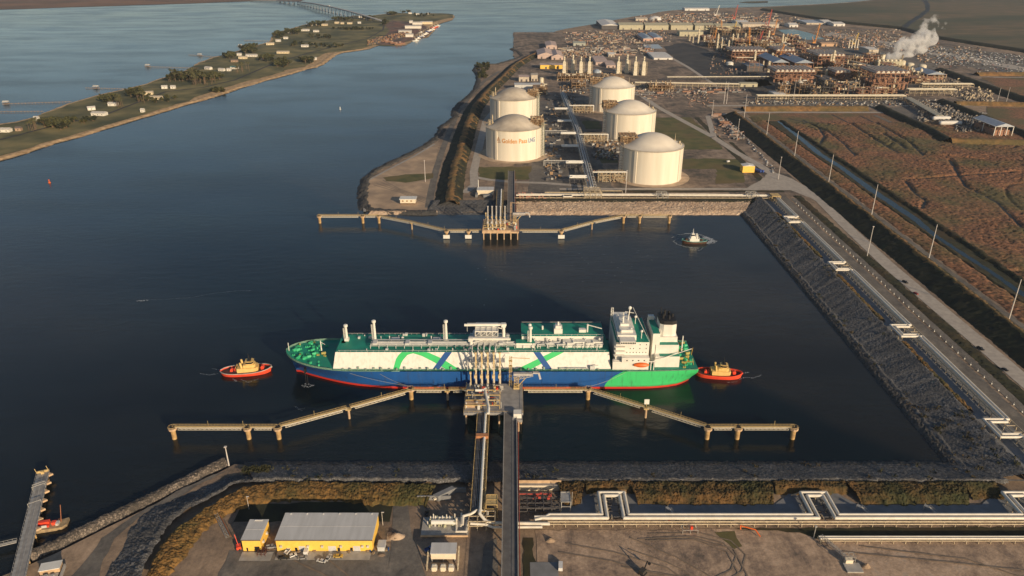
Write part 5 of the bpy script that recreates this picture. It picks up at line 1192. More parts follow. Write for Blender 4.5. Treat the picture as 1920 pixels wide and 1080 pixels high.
R = pipeline('pipe_rack', 'tall blue grey pipe rack running back between the two columns of storage tanks', [[(97,884,11),(104,1200,11),(100,1520,11)], [(100,884,11),(107,1200,11),(103,1520,11)], [(94,884,10),(101,1200,10),(97,1520,10)], [(104,884,9),(110,1200,9),(107,1520,9)]], [1.2,1.0,.8,.6], [((94+(7*k*12/316 if k < 27 else 7-4*(k-27)*12/320),888+12*k),(105+(7*k*12/316 if k < 27 else 7-4*(k-27)*12/320),888+12*k),9.6) for k in range(52)], bluest, jsteel)
for k, (y, lb) in enumerate(((930,'nearest'),(1000,'second nearest'),(1090,'third nearest'),(1170,'fourth nearest'),(1260,'fifth nearest'),(1360,'sixth nearest'))):
    R = empty('expansion_loop', (92 if k < 3 else 95,y,1.3), 'pale pipe expansion loop stand left of the central rack, %s' % lb, 'expansion loop', 'loop stands beside the central pipe rack')
    m = MB(); latt(m, -18, 0, -6, 6, 0, 7.5, 3, 2, 2, .4); m.build('frame', M('dark_steelwork', (.13,.12,.12)), R)
    m = MB(); m.path([(6,-4,9.6),(-18,-4,9.6),(-18,4,9.6),(6,4,9.6)], 1.0, 8); m.path([(6,-2,9.2),(-15,-2,9.2),(-15,2,9.2),(6,2,9.2)], .8, 8); m.build('pipes', white, R)
for k, (y, lb) in enumerate(((942,'front'),(1150,'middle'),(1372,'back'))):
    R = empty('valve_rack', (112,y,1.3), 'tan pipe and valve frame beside the %s right hand storage tank' % lb, 'valve frame', 'valve frames left of the right hand tanks')
    m = MB(); latt(m, 0, 36, -5, 6, 0, 13, 7, 2, 3, .45); m.build('frame', beigest, R)
    r = random.Random(k+60); m = MB(); m2 = MB()
    for i in range(60):
        x = r.uniform(1,34); z = r.uniform(.5,11); g = r.choice((m, m2)); r.choice([lambda: g.cb(x,r.uniform(-4,5),z,r.uniform(.8,3),1.4,r.uniform(.8,2.4)), lambda: g.tube((x,-4,z),(min(35,x+r.uniform(2,9)),-4,z),.45,n=6), lambda: g.tube((x,-4.5,z),(x,-4.5,min(12.6,z+r.uniform(2,7))),.35,n=6)])()
    m.build('pipework', beigest, R); m2.build('valves', brownst, R)
    m = MB(); m.path([(-8,-5,13.6),(36,-5,13.6),(36,-5,3)], .8, 8); m.build('top_pipe', white, R)
for y, x1, lb in ((1010,22,'in front of'),(1190,30,'between')):
    m = MB(); m.path([(44,y,3),(44,y,10),(88,y,10),(92,y-4,10),(92,y-10,9)],.8,8); m.path([(50,y+6,5),(86,y+6,5)],.5,8); latt(m, 46, 90, y-1, y+4, 1.3, 8, 5, 1, 1, .4)
    tag(m.build('branch_pipe', jsteel), 'grey branch pipe from the central rack %s the two left storage tanks' % lb, 'branch pipe')

# ================================================================ POLES
polem = M('pole_galvanised', (.62,.58,.54), (.52,.48,.45), .5, .6)
def pole(bx, by, ty, label, r=.45, arms=True, group='tall poles round the terminal'):
    x, y = G(bx, by); d = TH+math.atan((ty-540)/FPX); h = CAMH-math.hypot(y, 0)*math.tan(d)-Z0
    R = empty('light_pole', (x,y,Z0), label, 'pole', group)
    MB().tube((0,0,0),(0,0,h),r,r*.55,8).build('mast', polem, R)
    if arms: MB().cb(0,0,h-.6,1.4,1.4,.5).build('head', polem, R)
for k, (bx, by, ty) in enumerate([(1889.6,604.4,524),(1740,490,421),(1633,407.6,346),(1553,344.4,290),(1489,296,245.6),(1437,255,211),(1395,221,176.6),(1357,195,153),(1362,195,153.5)]): pole(bx, by, ty, 'tall pale power pole beyond the levee, %s from the camera' % ORD[k], .55, False)
for bx, by, ty, lb in ((1625.7,480.5,424,'light pole standing beside the levee road nearest the camera'),(1459,336,294,'light pole on the gravel junction at the far end of the basin road'),(1381.7,263,223,'light pole by the back road right of the middle tank'),(1334.7,221,188,'light pole by the back road right of the farthest tank'),(797.5,341,300,'light pole on the sandy point at the mouth of the basin'),(1173,362,319,'light pole in front of the nearest right hand tank'),(429.3,873,837,'light pole on the tip of the near stone bank at left'),(1487,189,150,'light pole in front of the plant, left of the orange trailer'),(1615,182,157,'light pole in front of the plant near its middle'),(1869,194,165,'left one of two poles by the pad at the far right'),(1886,194,164.5,'right one of two poles by the pad at the far right')): pole(bx, by, ty, lb)
mk = None
for k in range(64):
    y = 302+k*8.7
    if y > 866: break
    if mk is None:
        mk = empty('marker_post', (338.2,y,1.4), 'small white marker post in the long row of the right hand pipes', 'marker post', 'marker posts beside the right hand pipes')
        MB().cb(0,0,0,.65,.65,.8).build('block', white, mk); MB().tube((0,0,1.1),(0,0,2.2),.14,n=6).build('post', jsteel, mk)
    else: dup(mk, (338.2+(.3 if k%2 else 0), y, 1.4))

# ================================================================ VEHICLES
tyre = M('tyre_rubber', (.02,.02,.02), None, 1, .9)
VEH = {}
def vehicle(kind, col, loc, rot, label, group=None, parts=True, name=None):
    key = (kind, col, parts); body = M('car_'+col, {'white':(.75,.74,.72),'dark':(.03,.032,.036),'grey':(.30,.30,.31),'red':(.45,.05,.04),'blue':(.06,.12,.30),'silver':(.50,.50,.50),'yellow':(.65,.42,.08)}[col], None, 2, .35)
    nm = name or {'car':'parked_car','pickup':'pickup_truck','van':'parked_van'}[kind]
    if key in VEH:
        return dup(VEH[key], loc, rot, label)
    if parts:
        R = empty(nm, loc, label, {'car':'car','pickup':'pickup truck','van':'van'}[kind], group, rot)
        m = MB()
        if kind == 'car':
            m.box(-2.3,2.3,-.9,.9,.35,.95); m.add([(-1.7,-.8,.95),(1.2,-.8,.95),(1.2,.8,.95),(-1.7,.8,.95),(-1.2,-.68,1.45),(.4,-.68,1.45),(.4,.68,1.45),(-1.2,.68,1.45)],[(4,5,6,7)])
        elif kind == 'pickup':
            m.box(-2.9,2.9,-1,1,.5,1.0); m.box(-2.9,-2.75,-1,1,1.0,1.5); m.box(-2.9,-.5,-1,-.88,1.0,1.5); m.box(-2.9,-.5,.88,1,1.0,1.5); m.box(-.5,1.3,-.95,.95,1.0,1.35); m.box(-.3,1.0,-.8,.8,1.9,1.97)
        else: m.box(-2.8,2.8,-1.05,1.05,.4,1.5); m.box(-2.8,1.9,-1.02,1.02,1.5,2.4)
        m.build('body', body, R)
        g = MB()
        if kind == 'car': g.add([(-1.7,-.8,.95),(1.2,-.8,.95),(1.2,.8,.95),(-1.7,.8,.95),(-1.2,-.68,1.44),(.4,-.68,1.44),(.4,.68,1.44),(-1.2,.68,1.44)],[(0,1,5,4),(1,2,6,5),(2,3,7,6),(3,0,4,7)])
        elif kind == 'pickup': g.add([(-.5,-.9,1.35),(1.3,-.9,1.35),(1.3,.9,1.35),(-.5,.9,1.35),(-.3,-.8,1.9),(.8,-.8,1.9),(.8,.8,1.9),(-.3,.8,1.9)],[(0,1,5,4),(1,2,6,5),(2,3,7,6),(3,0,4,7)])
        else: g.add([(1.9,-1,1.5),(2.7,-1,1.5),(2.7,1,1.5),(1.9,1,1.5),(1.9,-1,2.3),(2.1,-1,2.3),(2.1,1,2.3),(1.9,1,2.3)],[(0,1,5,4),(1,2,6,5),(2,3,7,6),(4,5,6,7)])
        g.build('window', glass, R)
        for x in (-1.6,1.5):
            for y in (-.9,.9): MB().tube((x,y-.12,.36),(x,y+.12,.36),.38,n=10).build('wheel', tyre, R)
        VEH[key] = R; return R
    m = MB(); m.m = 0; m.box(-2.3,2.3,-.9,.9,.2,.95); m.box(-1.2,.5,-.7,.7,1.4,1.46); m.m = 1; m.box(-1.6,1.0,-.75,.75,.95,1.4)
    o = m.build(nm, [body, glass], None, loc, rot=rot); tag(o, label, 'car', group); VEH[key] = o; return o
for px, py, kd, cl, a, lb in ((541,1034,'pickup','white',1.3,'white pickup nose in at the left end of the big yellow building'),(575.6,1034,'van','white',1.57,'white van parked against the middle left of the yellow wall'),(533,1047,'pickup','dark',.1,'long dark pickup parked across in front of the yellow building'),(548,1043,'car','white',.5,'small white car beside the dark pickup'),(634.5,1044,'car','yellow',0,'pale yellow car right of the middle of the yellow building'),(603,1053,'car','white',2.9,'white car standing out on the asphalt, nearest the camera'),(616,1047,'car','silver',1.3,'silver car standing behind the nearest white car'),(568,1047,'car','grey',.2,'grey car between the white van and the dark pickup'),(510,1027,'pickup','grey',.2,'grey pickup between the two yellow buildings'),(1051,1064,'van','white',1.5,'white van on the earth beside the pale concrete slab'),(806,1031,'pickup','blue',.6,'dark blue pickup left of the small control building'),(801,962,'pickup','dark',1.5,'dark truck parked left of the white vessel skid'),(711,1021,'car','silver',1.4,'silver car at the right end of the big yellow building'),
                        (1697,530,'pickup','dark',-1.2,'dark pickup on the levee road, farthest of the four vehicles'),(1717,551,'car','red',-1.2,'small red car on the levee road, second from farthest'),(1838,655,'pickup','dark',-1.2,'dark pickup on the levee road, third from farthest'),(1884,694,'car','dark',-1.2,'dark car on the levee road, nearest of the four'),(1365,304,'van','white',.6,'white van by the back road right of the nearest tank')):
    x, y = G(px, py, 1.5); vehicle(kd, cl, (x,y,1.5), a, lb)

# ================================================================ NEAR BUILDINGS
yel = M('yellow_cladding', (.95,.60,.11), (.86,.53,.09), .4, .6)
roofm = M('grey_metal_roof', (.62,.61,.59), (.54,.53,.51), .15, .6, stretch=(3,.4,1))
wallw = M('warm_white_wall', (.78,.68,.52), (.7,.6,.45), .3, .7)
def ybuild(x0, x1, y0, y1, h, label, small):
    R = empty('yellow_building', ((x0+x1)/2,y0,1.4), label, 'building'); w = (x1-x0)/2; d = y1-y0
    MB().box(-w,w,0,d,0,h).build('wall', yel, R)
    m = MB(); m.box(-w-.3,w+.3,-.3,d+.3,h,h+.35); m.box(-w,w,d*.5-.1,d*.5+.1,h+.35,h+.42)
    for k in range(6): m.box(-w+3+k*(2*w-6)/5-.3,-w+3+k*(2*w-6)/5+.3,d-.9,d-.3,h+.35,h+.8)
    m.build('roof', roofm, R); MB().box(-w-.32,w+.32,-.42,-.3,h-.25,h+.36).build('gutter', M('dark_trim', (.10,.09,.08)), R)
    if small:
        for x, c, ww, hh in ((-3.0,black,.8,2.2),(1.2,black,2.6,3.0)): MB().box(x,x+ww,-.06,.05,.05,hh).build('door', c, R)
        for y in (3,9): MB().cb(w+.4,y,3,.9,1.2,1.2).build('air_unit', sgrey, R)
    else:
        for x, ww, c in ((-15.3,1.3,black),(-13.2,3.2,roofm),(1.8,4,roofm),(6.5,1.3,black),(13,1.3,black),(14.6,3.6,roofm)): MB().box(x,x+ww,-.06,.05,.05,3.3 if ww > 2 else 2.3).build('door', c, R)
        for x in (-22,-8.3,-1,8.6,19.5,22.3): MB().cb(x,-.5,3.0,1.1,.9,1.1).build('air_unit', sgrey, R)
ybuild(-120.3,-71.3,290.7,310,7.4,'long bright yellow workshop with flat grey roof',False)
ybuild(-137.6,-128.2,290.7,305,7.4,'small bright yellow workshop with flat grey roof beside the long one',True)
R = empty('control_building', (-34.5,283.5,1.4), 'small cream control building with grey roof near the road trestle', 'building')
MB().box(-6.2,6.2,0,7,1.6,5.2).build('wall', wallw, R); MB().box(-6.5,6.5,-.3,7.3,5.2,5.6).build('roof', roofm, R)
m = MB(); [m.cb(x,y,0,.6,.6,1.6) for x in (-5.8,0,5.8) for y in (.4,6.6)]; m.build('footings', concrete, R)
m = MB(); m.bar((-7.8,-6,0),(-7.8,3,4.5),.8,.2); m.bar((7.6,-6,0),(7.6,6,4.5),.8,.2); m.build('stairs', beigest, R)
for k, x in enumerate((-38.6,-34.2,-30.2)):
    t = empty('transformer', (x,278,1.4), 'cream transformer in front of the control building, %s from the left' % ORD[k], 'transformer', 'transformers by the control building')
    MB().cb(0,0,.2,2.2,2.6,2.6).build('case', wallw, t); m = MB(); [m.cb(-1.3+d,0,.5,.35,2.0,1.9) for d in (0,2.6)]; [m.tube((q,0,2.8),(q,0,3.5),.16) for q in (-.6,0,.6)]; m.build('cooling_fins', sgrey, t)
R = empty('vessel_skid', (-34,309,1.5), 'white vessels and pipes on a concrete pad left of the pipe trestle', 'vessel skid')
MB().box(-14,11,-8,6,0,.35).build('pad', concrete, R); MB().box(-14,11,-8.6,-8.1,0,1.1).build('kerb', jconc, R)
m = MB(); m.tube((-9,0,2.4),(4,0,2.4),1.3,n=14); m.tube((-9,3.2,2.2),(2,3.2,2.2),.9,n=12); [m.cb(x,0,.3,.6,2.2,1.4) for x in (-7,-2,3)]; m.build('vessel', white, R)
m = MB()
for x, h in ((-8,5),(-7,3.6),(-5,3),(-3.2,3.8),(-1,4.6),(.6,3.6),(2,3.4),(3.4,5.2),(-9.6,3.4)): m.tube((x,2.2,.3),(x,2.2,h+1),.3,n=8)
m.path([(-11,-.5,3.4),(-11,-.5,.8)],.3); m.path([(4.5,-1,6),(4.5,-1,1.4),(4.5,-6,1.4),(10,-6,1.4),(10,2,1.4)],.55,8); m.path([(7,3,6),(7,1,4.5),(7,-4,3)],.45,8); m.build('pipework', pipew, R)
m = MB(); r = random.Random(5)
for k in range(26): m.cb(r.uniform(-10,4), r.uniform(-2,4), .3, .7,.7, r.uniform(1.5,3.8))
build_each(m, 'valve', M('pale_olive_steel', (.48,.47,.32), None, 1, .6), R)
R = empty('pipe_junction', (-14,311,1.5), 'tangle of thick white pipes bending from the pipe trestle toward the shore pipes', 'pipe junction')
m = MB(); m.path([(-3.2,1,8.2),(-3.2,-2.0,8.2),(0,-5,6),(4,-5,4.6),(34,-5,3.9)],.85,10); m.path([(-4.6,1,8.0),(-8,-1,7),(-12,-2,6.5),(-12,-7,5)],.7,10); m.path([(-8,-6,5),(0,-6,4.4),(4,-7,3.4),(30,-7,3.6)],.7,10); m.path([(-3,2,7),(1,2,6),(1,-1,6)],.5,8); m.build('pipes', pipew, R)
m = MB(); latt(m, -9, 5, -6, 2, 0, 6.4, 3, 2, 2, .4); m.build('frame', beigest, R)
m = MB(); latt(m, 0, 6, 4, 12, 0, 9, 1, 2, 3, .4); m.box(0,6,4,12,8.6,9.0); m.build('access_tower', jyel, R)
R = empty('valve_station', (12,326,1.5), 'dark valve station with red valves right of the road trestle', 'valve station')
m = MB(); latt(m, -8, 14, -9, 3, 0, 5, 5, 3, 2, .35); r = random.Random(6)
for k in range(24): m.bar((r.uniform(-8,4), r.uniform(-9,3), 1+r.random()*3),(r.uniform(4,14), r.uniform(-9,3), 1+r.random()*3),.35)
m.build('frame', MATS['dark_steelwork'], R)
m = MB()
for k in range(11): m.cb(r.uniform(-1,10), r.uniform(-2,3.5), 3.2+r.random()*2.2, r.uniform(.6,1.6), .8, r.uniform(.6,1.3))
m.tube((-8,2.5,4.8),(9,2.5,4.8),.35); m.build('red_valves', M('dull_red', (.45,.07,.05), None, 1, .6), R)
m = MB(); latt(m, 15, 20, -6, 2, 0, 6.6, 1, 1, 2, .35); m.box(15,20,-6,2,6.2,6.5); m.bar((21,-2,0),(21,-2,10),.3); m.build('access_platform', jsteel, R)
R = empty('retaining_wall', (4,337,1.4), 'long lit concrete retaining wall just right of the road trestle', 'retaining wall')
MB().box(0,24,0,.8,0,3.6).build('wall', wallw, R); MB().box(0,24,2.6,3.0,3.2,5.2).build('parapet', jconc, R); MB().box(0,24,.8,2.6,2.6,3.3).build('ledge', concrete, R)
R = empty('retaining_wall', (-52,331,1.4), 'pale stepped retaining wall left of the pipe trestle', 'retaining wall')
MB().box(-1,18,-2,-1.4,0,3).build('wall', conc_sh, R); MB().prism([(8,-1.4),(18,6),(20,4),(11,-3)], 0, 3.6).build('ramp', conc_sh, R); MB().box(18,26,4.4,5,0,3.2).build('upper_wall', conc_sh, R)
m = MB(); [m.cb(9+k*2.4,-3+k*1.9,1.5+k*.2,1.6,1.2,.8,.6) for k in range(5)]; m.build('steps', wallw, R)
def stairs(label, x, y, a, L, mat_=jsteel, h=3.2):
    R = empty('access_stairs', (x,y,1.4), label, 'stairs', rot=a); m = MB()
    m.bar((0,0,h),(L,0,.2),1.2,.25); m.box(-2.5,0,-.9,.9,h-.2,h); m.build('flight', mat_, R)
    m = MB(); [m.bar((0,s,h+1),(L,s,1.2),.1) for s in (-.7,.7)]; [m.bar((L*k/5,s,h*(1-k/5)),(L*k/5,s,h*(1-k/5)+1),.1) for k in range(6) for s in (-.7,.7)]; [m.bar((-2.3,s,0),(-2.3,s,h+1),.15) for s in (-.8,.8)]; m.build('handrail', mat_, R)
stairs('thin metal stairs over the near pipes left of the long reed bank', 86, 318, -.9, 6)
stairs('thin metal stairs over the near pipes, third set from the left', 191, 320, -.8, 6)
stairs('thin metal stairs over the near pipes, fourth set from the left', 228, 320, -.8, 6)
R = empty('gangway', (166,283,1.4), 'long steel gangway sloping down to a concrete block at lower right', 'gangway')
m = MB(); m.truss((-6,14,4.5),(2,1,2.6),1.2,1.2,9,.16); m.tube((-8,17,0),(-8,17,8),.2); m.cb(-8,17,7.4,1,1,.8); m.build('bridge', jsteel, R)
MB().box(0,8,-7,-1,0,.7).build('slab', concrete, R); MB().cb(3,-.5,.3,3.6,2,2.4).build('block', wallw, R); m = MB(); latt(m,1,6,-1,2,0,4.4,2,1,2,.18); m.build('frame', jsteel, R)
m = MB(); m.path([(121,305,2.5),(121,306,4.2),(128,303,4.2),(130,300,2.2)],.32,8); tag(m.build('bent_pipe', orange), 'bright orange bent pipe below the shore pipes', 'pipe')
R = empty('valve_stand', (92,306,1.4), 'red topped valve stand below the shore pipes right of the first loop', 'valve stand'); m = MB(); latt(m,-2,6,-3,1,0,2.4,2,1,1,.2); m.build('frame', jsteel, R); m = MB(); m.cb(3,-1,1.2,1.2,1.2,2); m.cb(-8,5,2,1,1,1.8); m.build('valve', red, R)
def mound(x, y, r, h, label, mat_, seed):
    n = 18; rr = np.random.default_rng(seed); U = np.linspace(-1.15,1.15,n); X, Y = np.meshgrid(U, U, indexing='ij'); D = np.sqrt(X**2+Y**2)
    Z = h*np.clip(1-D, -.1, 1)**.8 if False else h*np.maximum(0, 1-D**1.3)*(1+.25*(rr.random((n,n))-.5))+(rr.random((n,n))-.5)*.1-.08
    tag(grid_obj('earth_mound', np.stack([x+X*r*(1+.1*rr.random((n,n))), y+Y*r*.7, 1.35+Z], -1), mat_, 'thing', label, 'mound'))
mound(-60.5,301,4.2,2.4,'sandy mound right of the long yellow building', MATS['tank_apron'], 1)
mound(20,298,2.6,2.0,'small pointed earth mound right of the road trestle', dirt, 2)
mound(177,280,2.2,2.6,'narrow lit earth mound right of the gangway block', dirt, 3)
mound(271,282,5,2.5,'brown earth mound at the right edge below the pipe rack', dirt, 4)
mound(-66.5,288,2,.9,'low earth heap by the front right corner of the yellow building', dirt, 5)
R = empty('excavator', (64.5,275.5,1.4), 'black tracked machine throwing a long shadow on the bare earth', 'excavator', rot=.8)
m = MB(); m.box(-1.8,1.8,-1.6,-.9,0,.9); m.box(-1.8,1.8,.9,1.6,0,.9); m.build('tracks', black, R); MB().box(-1.7,1.5,-1.3,1.3,1.0,2.8).build('body', M('dark_machine', (.05,.045,.04)), R); m = MB(); m.bar((1.2,0,2),(3.4,0,5.8),.5); m.bar((3.4,0,5.8),(5.4,0,3.0),.4); m.cb(5.5,0,2.2,1,1.2,1); m.build('boom', black, R)
r = random.Random(31)
for k in range(9):
    px, py = ((690,1034),(700,1038),(655,1036),(590,1034),(560,1036),(724,1032),(735,1003),(742,1010),(497,1034))[k]
    x, y = G(px, py, 1.5); R = empty('pallet_stack', (x,y,1.5), 'small stack of pallets and drums in the yellow building yard, %s from the left' % ORD[(5,6,4,3,2,7,8,9,1)[k]-1], 'pallet stack', 'stacks in the yellow building yard', r.uniform(0,1.5))
    m = MB(); [m.box(-.7,.7,-.6,.6,.16*i,.16*i+.1) for i in range(5)]; m.build('pallets', M('pallet_wood', (.34,.25,.16), None, 1, .9), R); m = MB(); m.tube((1.2,0,0),(1.2,0,.95),.32,n=10); m.tube((1.3,.8,0),(1.3,.8,.95),.32,n=10); m.build('drums', r.choice((bluel, MATS['dark_steelwork'], jsteel, MATS['pipe_beige'])), R)
R = empty('portable_cabin', (-67,292,1.4), 'small grey cabin at the right front corner of the long yellow building', 'cabin'); MB().box(-1.8,1.8,-1.5,3.5,0,2.6).build('wall', sgrey, R); MB().box(-2,2,-1.7,3.7,2.6,2.8).build('roof', roofm, R)
R = empty('red_machine', (-140.6,292.5,1.4), 'small red machine at the left wall of the small yellow building', 'machine'); MB().cb(0,0,.4,2.2,3,1.6,.4).build('body', red, R); m = MB(); m.bar((0,0,1.8),(-2.4,3,6.5),.25); m.build('mast', red, R); m = MB(); [m.tube((x,y-.15,.4),(x,y+.15,.4),.45) for x in (-.8,.8) for y in (-1.3,1.3)]; m.build('wheels', tyre, R)
R = empty('scaffold_stack', (-127.6,289,1.4), 'dark stack of scaffold and drums right of the small yellow building', 'scaffold stack'); m = MB(); latt(m,-1.8,2.2,-2,2,0,2.4,2,2,2,.2); m.build('frame', rdeck, R); m = MB(); [m.tube((x,1,0),(x,1,1.1),.4) for x in (-1,0,1,2)]; m.build('drums', black, R)
for px, py, lb in ((467,955,'thin light pole behind the small yellow building'),(718,985,'thin lamp pole at the right end of the long yellow building')):
    x, y = G(px, py); R = empty('light_pole', (x,y,1.3), lb, 'pole'); MB().tube((0,0,0),(0,0,9),.14,.1,8).build('mast', polem, R); MB().cb(.5,0,8.7,1.4,.5,.25).build('head', polem, R)
R = empty('steel_footbridge', (-152,304,1.4), 'rusty pipe and ladder bridge across the ditch left of the yellow buildings', 'footbridge', rot=-.95); m = MB(); m.truss((-24,0,1.6),(6,0,1.6),1.6,1.0,12,.12); m.build('truss', jsteel, R); m = MB(); m.tube((-24,1.6,1),(6,1.6,1),.25); m.build('pipe', M('rust_brown', (.35,.13,.06)), R)
# terminal kit by the far bank
R = empty('guard_hut', G(765,384)+(1.3,), 'small hut with white roof on the sandy point', 'hut'); MB().box(-9,9,0,10,2,6.5).build('wall', wallw, R); MB().box(-10,10,-1,11,6.5,7.1).build('roof', white, R); m = MB(); [m.bar((x,y,0),(x,y,2.2),.5) for x in (-8,0,8) for y in (.5,9.5)]; [m.box(x,x+2,-.06,.02,3.6,5.4) for x in (-7,-2,3)]; m.build('stilts', brownst, R)
R = empty('control_building', G(910,366)+(1.3,), 'cream building with antenna beside the far trestles', 'building'); MB().box(-10,10,0,13,0,6).build('wall', wallw, R); MB().box(-10.5,10.5,-.5,13.5,6,6.6).build('roof', roofm, R); MB().tube((-9,12,6),(-9,12,16),.4).build('antenna', white, R); m = MB(); m.box(-12,-9,-9,0,0,3.5); m.box(-2,8,-10,-5,0,3.5); m.build('annex', conc_sh, R)
R = empty('yellow_shed', G(1403,324)+(1.4,), 'orange yellow shed by the junction right of the tanks', 'shed'); MB().box(-8,8,0,12,0,9).build('wall', yel, R); MB().gable(-8.4,8.4,-.4,12.4,9,10.4,'y').build('roof', white, R)
R = empty('blue_trailer', G(1417,322)+(1.4,), 'long blue trailers beside the yellow shed', 'trailer', rot=-.9) if False else None
for k in range(2):
    t = empty('blue_trailer', (G(1416+5*k,322)[0], G(1416,322)[1], 1.4), 'long blue trailer beside the yellow shed, %s one' % ('left','right')[k], 'trailer', None, 2.2); MB().box(-9,9,-1.3,1.3,1,3.6).build('box', M('trailer_blue', (.05,.10,.35)), t); m = MB(); [m.tube((x,-1.2,.5),(x,1.2,.5),.5) for x in (-7,-5.5,6,7.5)]; m.build('wheels', tyre, t)
# retaining edge of the point and pink equipment rows at the trestle root
m = MB(); r = random.Random(9)
for k in range(26): m.cb(r.uniform(8,40), r.uniform(866,886), 1.3, r.uniform(1,4), r.uniform(1,2), r.uniform(1,4))
tag(m.build('valve_station', M('pink_equipment', (.52,.24,.17), (.35,.15,.11), .6, .7)), 'pinkish valve station at the root of the far road trestle', 'valve station')
# ================================================================ THE PLANT
pale = M('pale_insulation', (.74,.68,.54), (.56,.50,.38), .3, .7)
rusty = M('rusty_steelwork', (.46,.24,.14), (.20,.11,.08), .35, .8, detail=3)
dkst = MATS['dark_steelwork']
panels = M('plant_cladding', (.60,.52,.42), (.46,.40,.32), .2, .7)
pinkr = M('pinkish_roof', (.60,.46,.40), (.48,.36,.31), .1, .7)
blueroof = M('blue_grey_roof', (.30,.36,.44), (.24,.29,.36), .1, .5)
olive = M('olive_cladding', (.52,.48,.34), (.42,.39,.27), .15, .7)
tentw = M('white_tent', (.74,.72,.68), (.62,.60,.57), .1, .7)
cr_o = M('crane_orange', (.70,.30,.06), None, 1, .6); cr_y = M('crane_yellow', (.70,.48,.10), None, 1, .6); cr_r = M('crane_red', (.55,.08,.05), None, 1, .6)
def at(px, py, z=1.4): return G(px, py, z)
# exhaust stacks in two rows of four
proto = None
for i, px in enumerate((1057.5,1073.7,1088.7,1104.5,1158.7,1175,1190.5,1206)):
    x, y = at(px, 141 if i not in (1,5) else 137)
    lb = '%s pale exhaust stack from the left in the row of eight behind the tanks' % ORD[i]
    if proto is None:
        proto = empty('exhaust_stack', (x,y,1.4), lb, 'stack', 'row of eight exhaust stacks')
        MB().box(-4.2,4.2,-4,14,0,11).build('base', pale, proto); MB().prism([(-3.6,-3.5),(3.6,-3.5),(3.6,5),(-3.6,5)], 11, 29).build('casing', pale, proto)
        m = MB(); m.add([(-3.6,-3.5,29),(3.6,-3.5,29),(3.6,5,29),(-3.6,5,29),(-1.9,-1.5,32),(1.9,-1.5,32),(1.9,2.5,32),(-1.9,2.5,32)],[(0,1,5,4),(1,2,6,5),(2,3,7,6),(3,0,4,7)]); m.tube((0,.5,33),(0,.5,42),1.9,1.8,12); m.build('chimney', pale, proto)
        m = MB(); [m.cb(0,.5,z,w,w+1,.3) for z, w in ((11,9),(19,8.4),(28,8.4),(38,5))]; latt(m, 4.4, 7.4, -3, 0, 0, 30, 1, 1, 7, .3); m.build('platforms', beigest, proto)
        MB().box(-4,4,14,30,0,9).build('turbine_house', panels, proto)
    else: dup(proto, (x,y,1.4), None, lb)
# tall columns
def column(px, py, ty, wpx, label, mat_=pale, cat='column', name='process_column'):
    x, y = at(px, py); depth = y*CT+(CAMH)*ST; h = CAMH-y*math.tan(TH+math.atan((ty-540)/FPX))-1.4; r = max(1.3, wpx*depth/FPX/2)
    R = empty(name, (x,y,1.4), label, cat, 'tall columns of the plant')
    MB().lathe((0,0,0),[(r*1.25,0),(r*1.05,h*.08),(r,h*.1),(r,h*.62),(r*.85,h*.66),(r*.85,h*.97),(r*.4,h)],14).build('shell', mat_, R, smooth=True)
    m = MB()
    for k in range(2, 7): m.lathe((0,0,h*k/7),[(r*1.05,0),(r*1.7,0),(r*1.7,.9),(r*1.6,.9),(r*1.6,.2),(r*1.05,.2)],10,False)
    m.bar((r*1.3,0,0),(r*1.3,0,h*.95),.5); m.tube((-r*.9,-r*.9,0),(-r*.9,-r*.9,h*.9),.5,n=6); m.build('platforms', beigest, R)
P_ = [(1290,76,60,1.9),(1293,76.5,64,1.3),(1299.3,80,64,2.4),(1309,81,48.5,2.8),(1320,79,67,3.0),(1344,94,62.5,2.8),(1364.5,100,75,2.8),(1372,90,63,3),(1382,79,63,2.6),(1397,72,61.5,2.4),(1439,85,57,3),(1413,127,95.5,3.6),(1465,91,63,3),(1470,91,69,2.8),(1440,135,114,4.5),(1446,121,99,3.4),(1451,109,94,2.4),(1517,100,85,2.2),(1526.5,122,95,4.2),(1555,129,103,3),(1559.5,129,94,4),(1547,150,130,4.2),(1674,168,144,4.0),(1499,158,143,2.2),(1430,130,114,2.0),(1352,96,72,1.6),(1455,118,104,2.4),(1587,131,112,2.2),(1609,150,137,2),(1645,132,116,3)]
P_.sort()
desc = ['slim','broad','pale','tall','stout']
for i, (px, py, ty, w) in enumerate(P_):
    h = 'taller' if py-ty > 26 else 'shorter'
    nn = ORD[i] if i < 15 else ORD[len(P_)-1-i]; sd_ = 'left' if i < 15 else 'right'
    column(px, py, ty, w, '%s pale process column, %s from the %s across the plant' % (h, nn, sd_))
column(1689, 123, 102, 1.7, 'thin dark flare stack standing in front of the steam', black, 'stack', 'flare_stack')
for i, px in enumerate((1591,1596.5,1602,1607)): column(px, 90, 74-(i%2), 1.5, 'thin white stack, %s of four behind the plant beside the ring road' % ORD[i], white, 'stack', 'slim_stack')
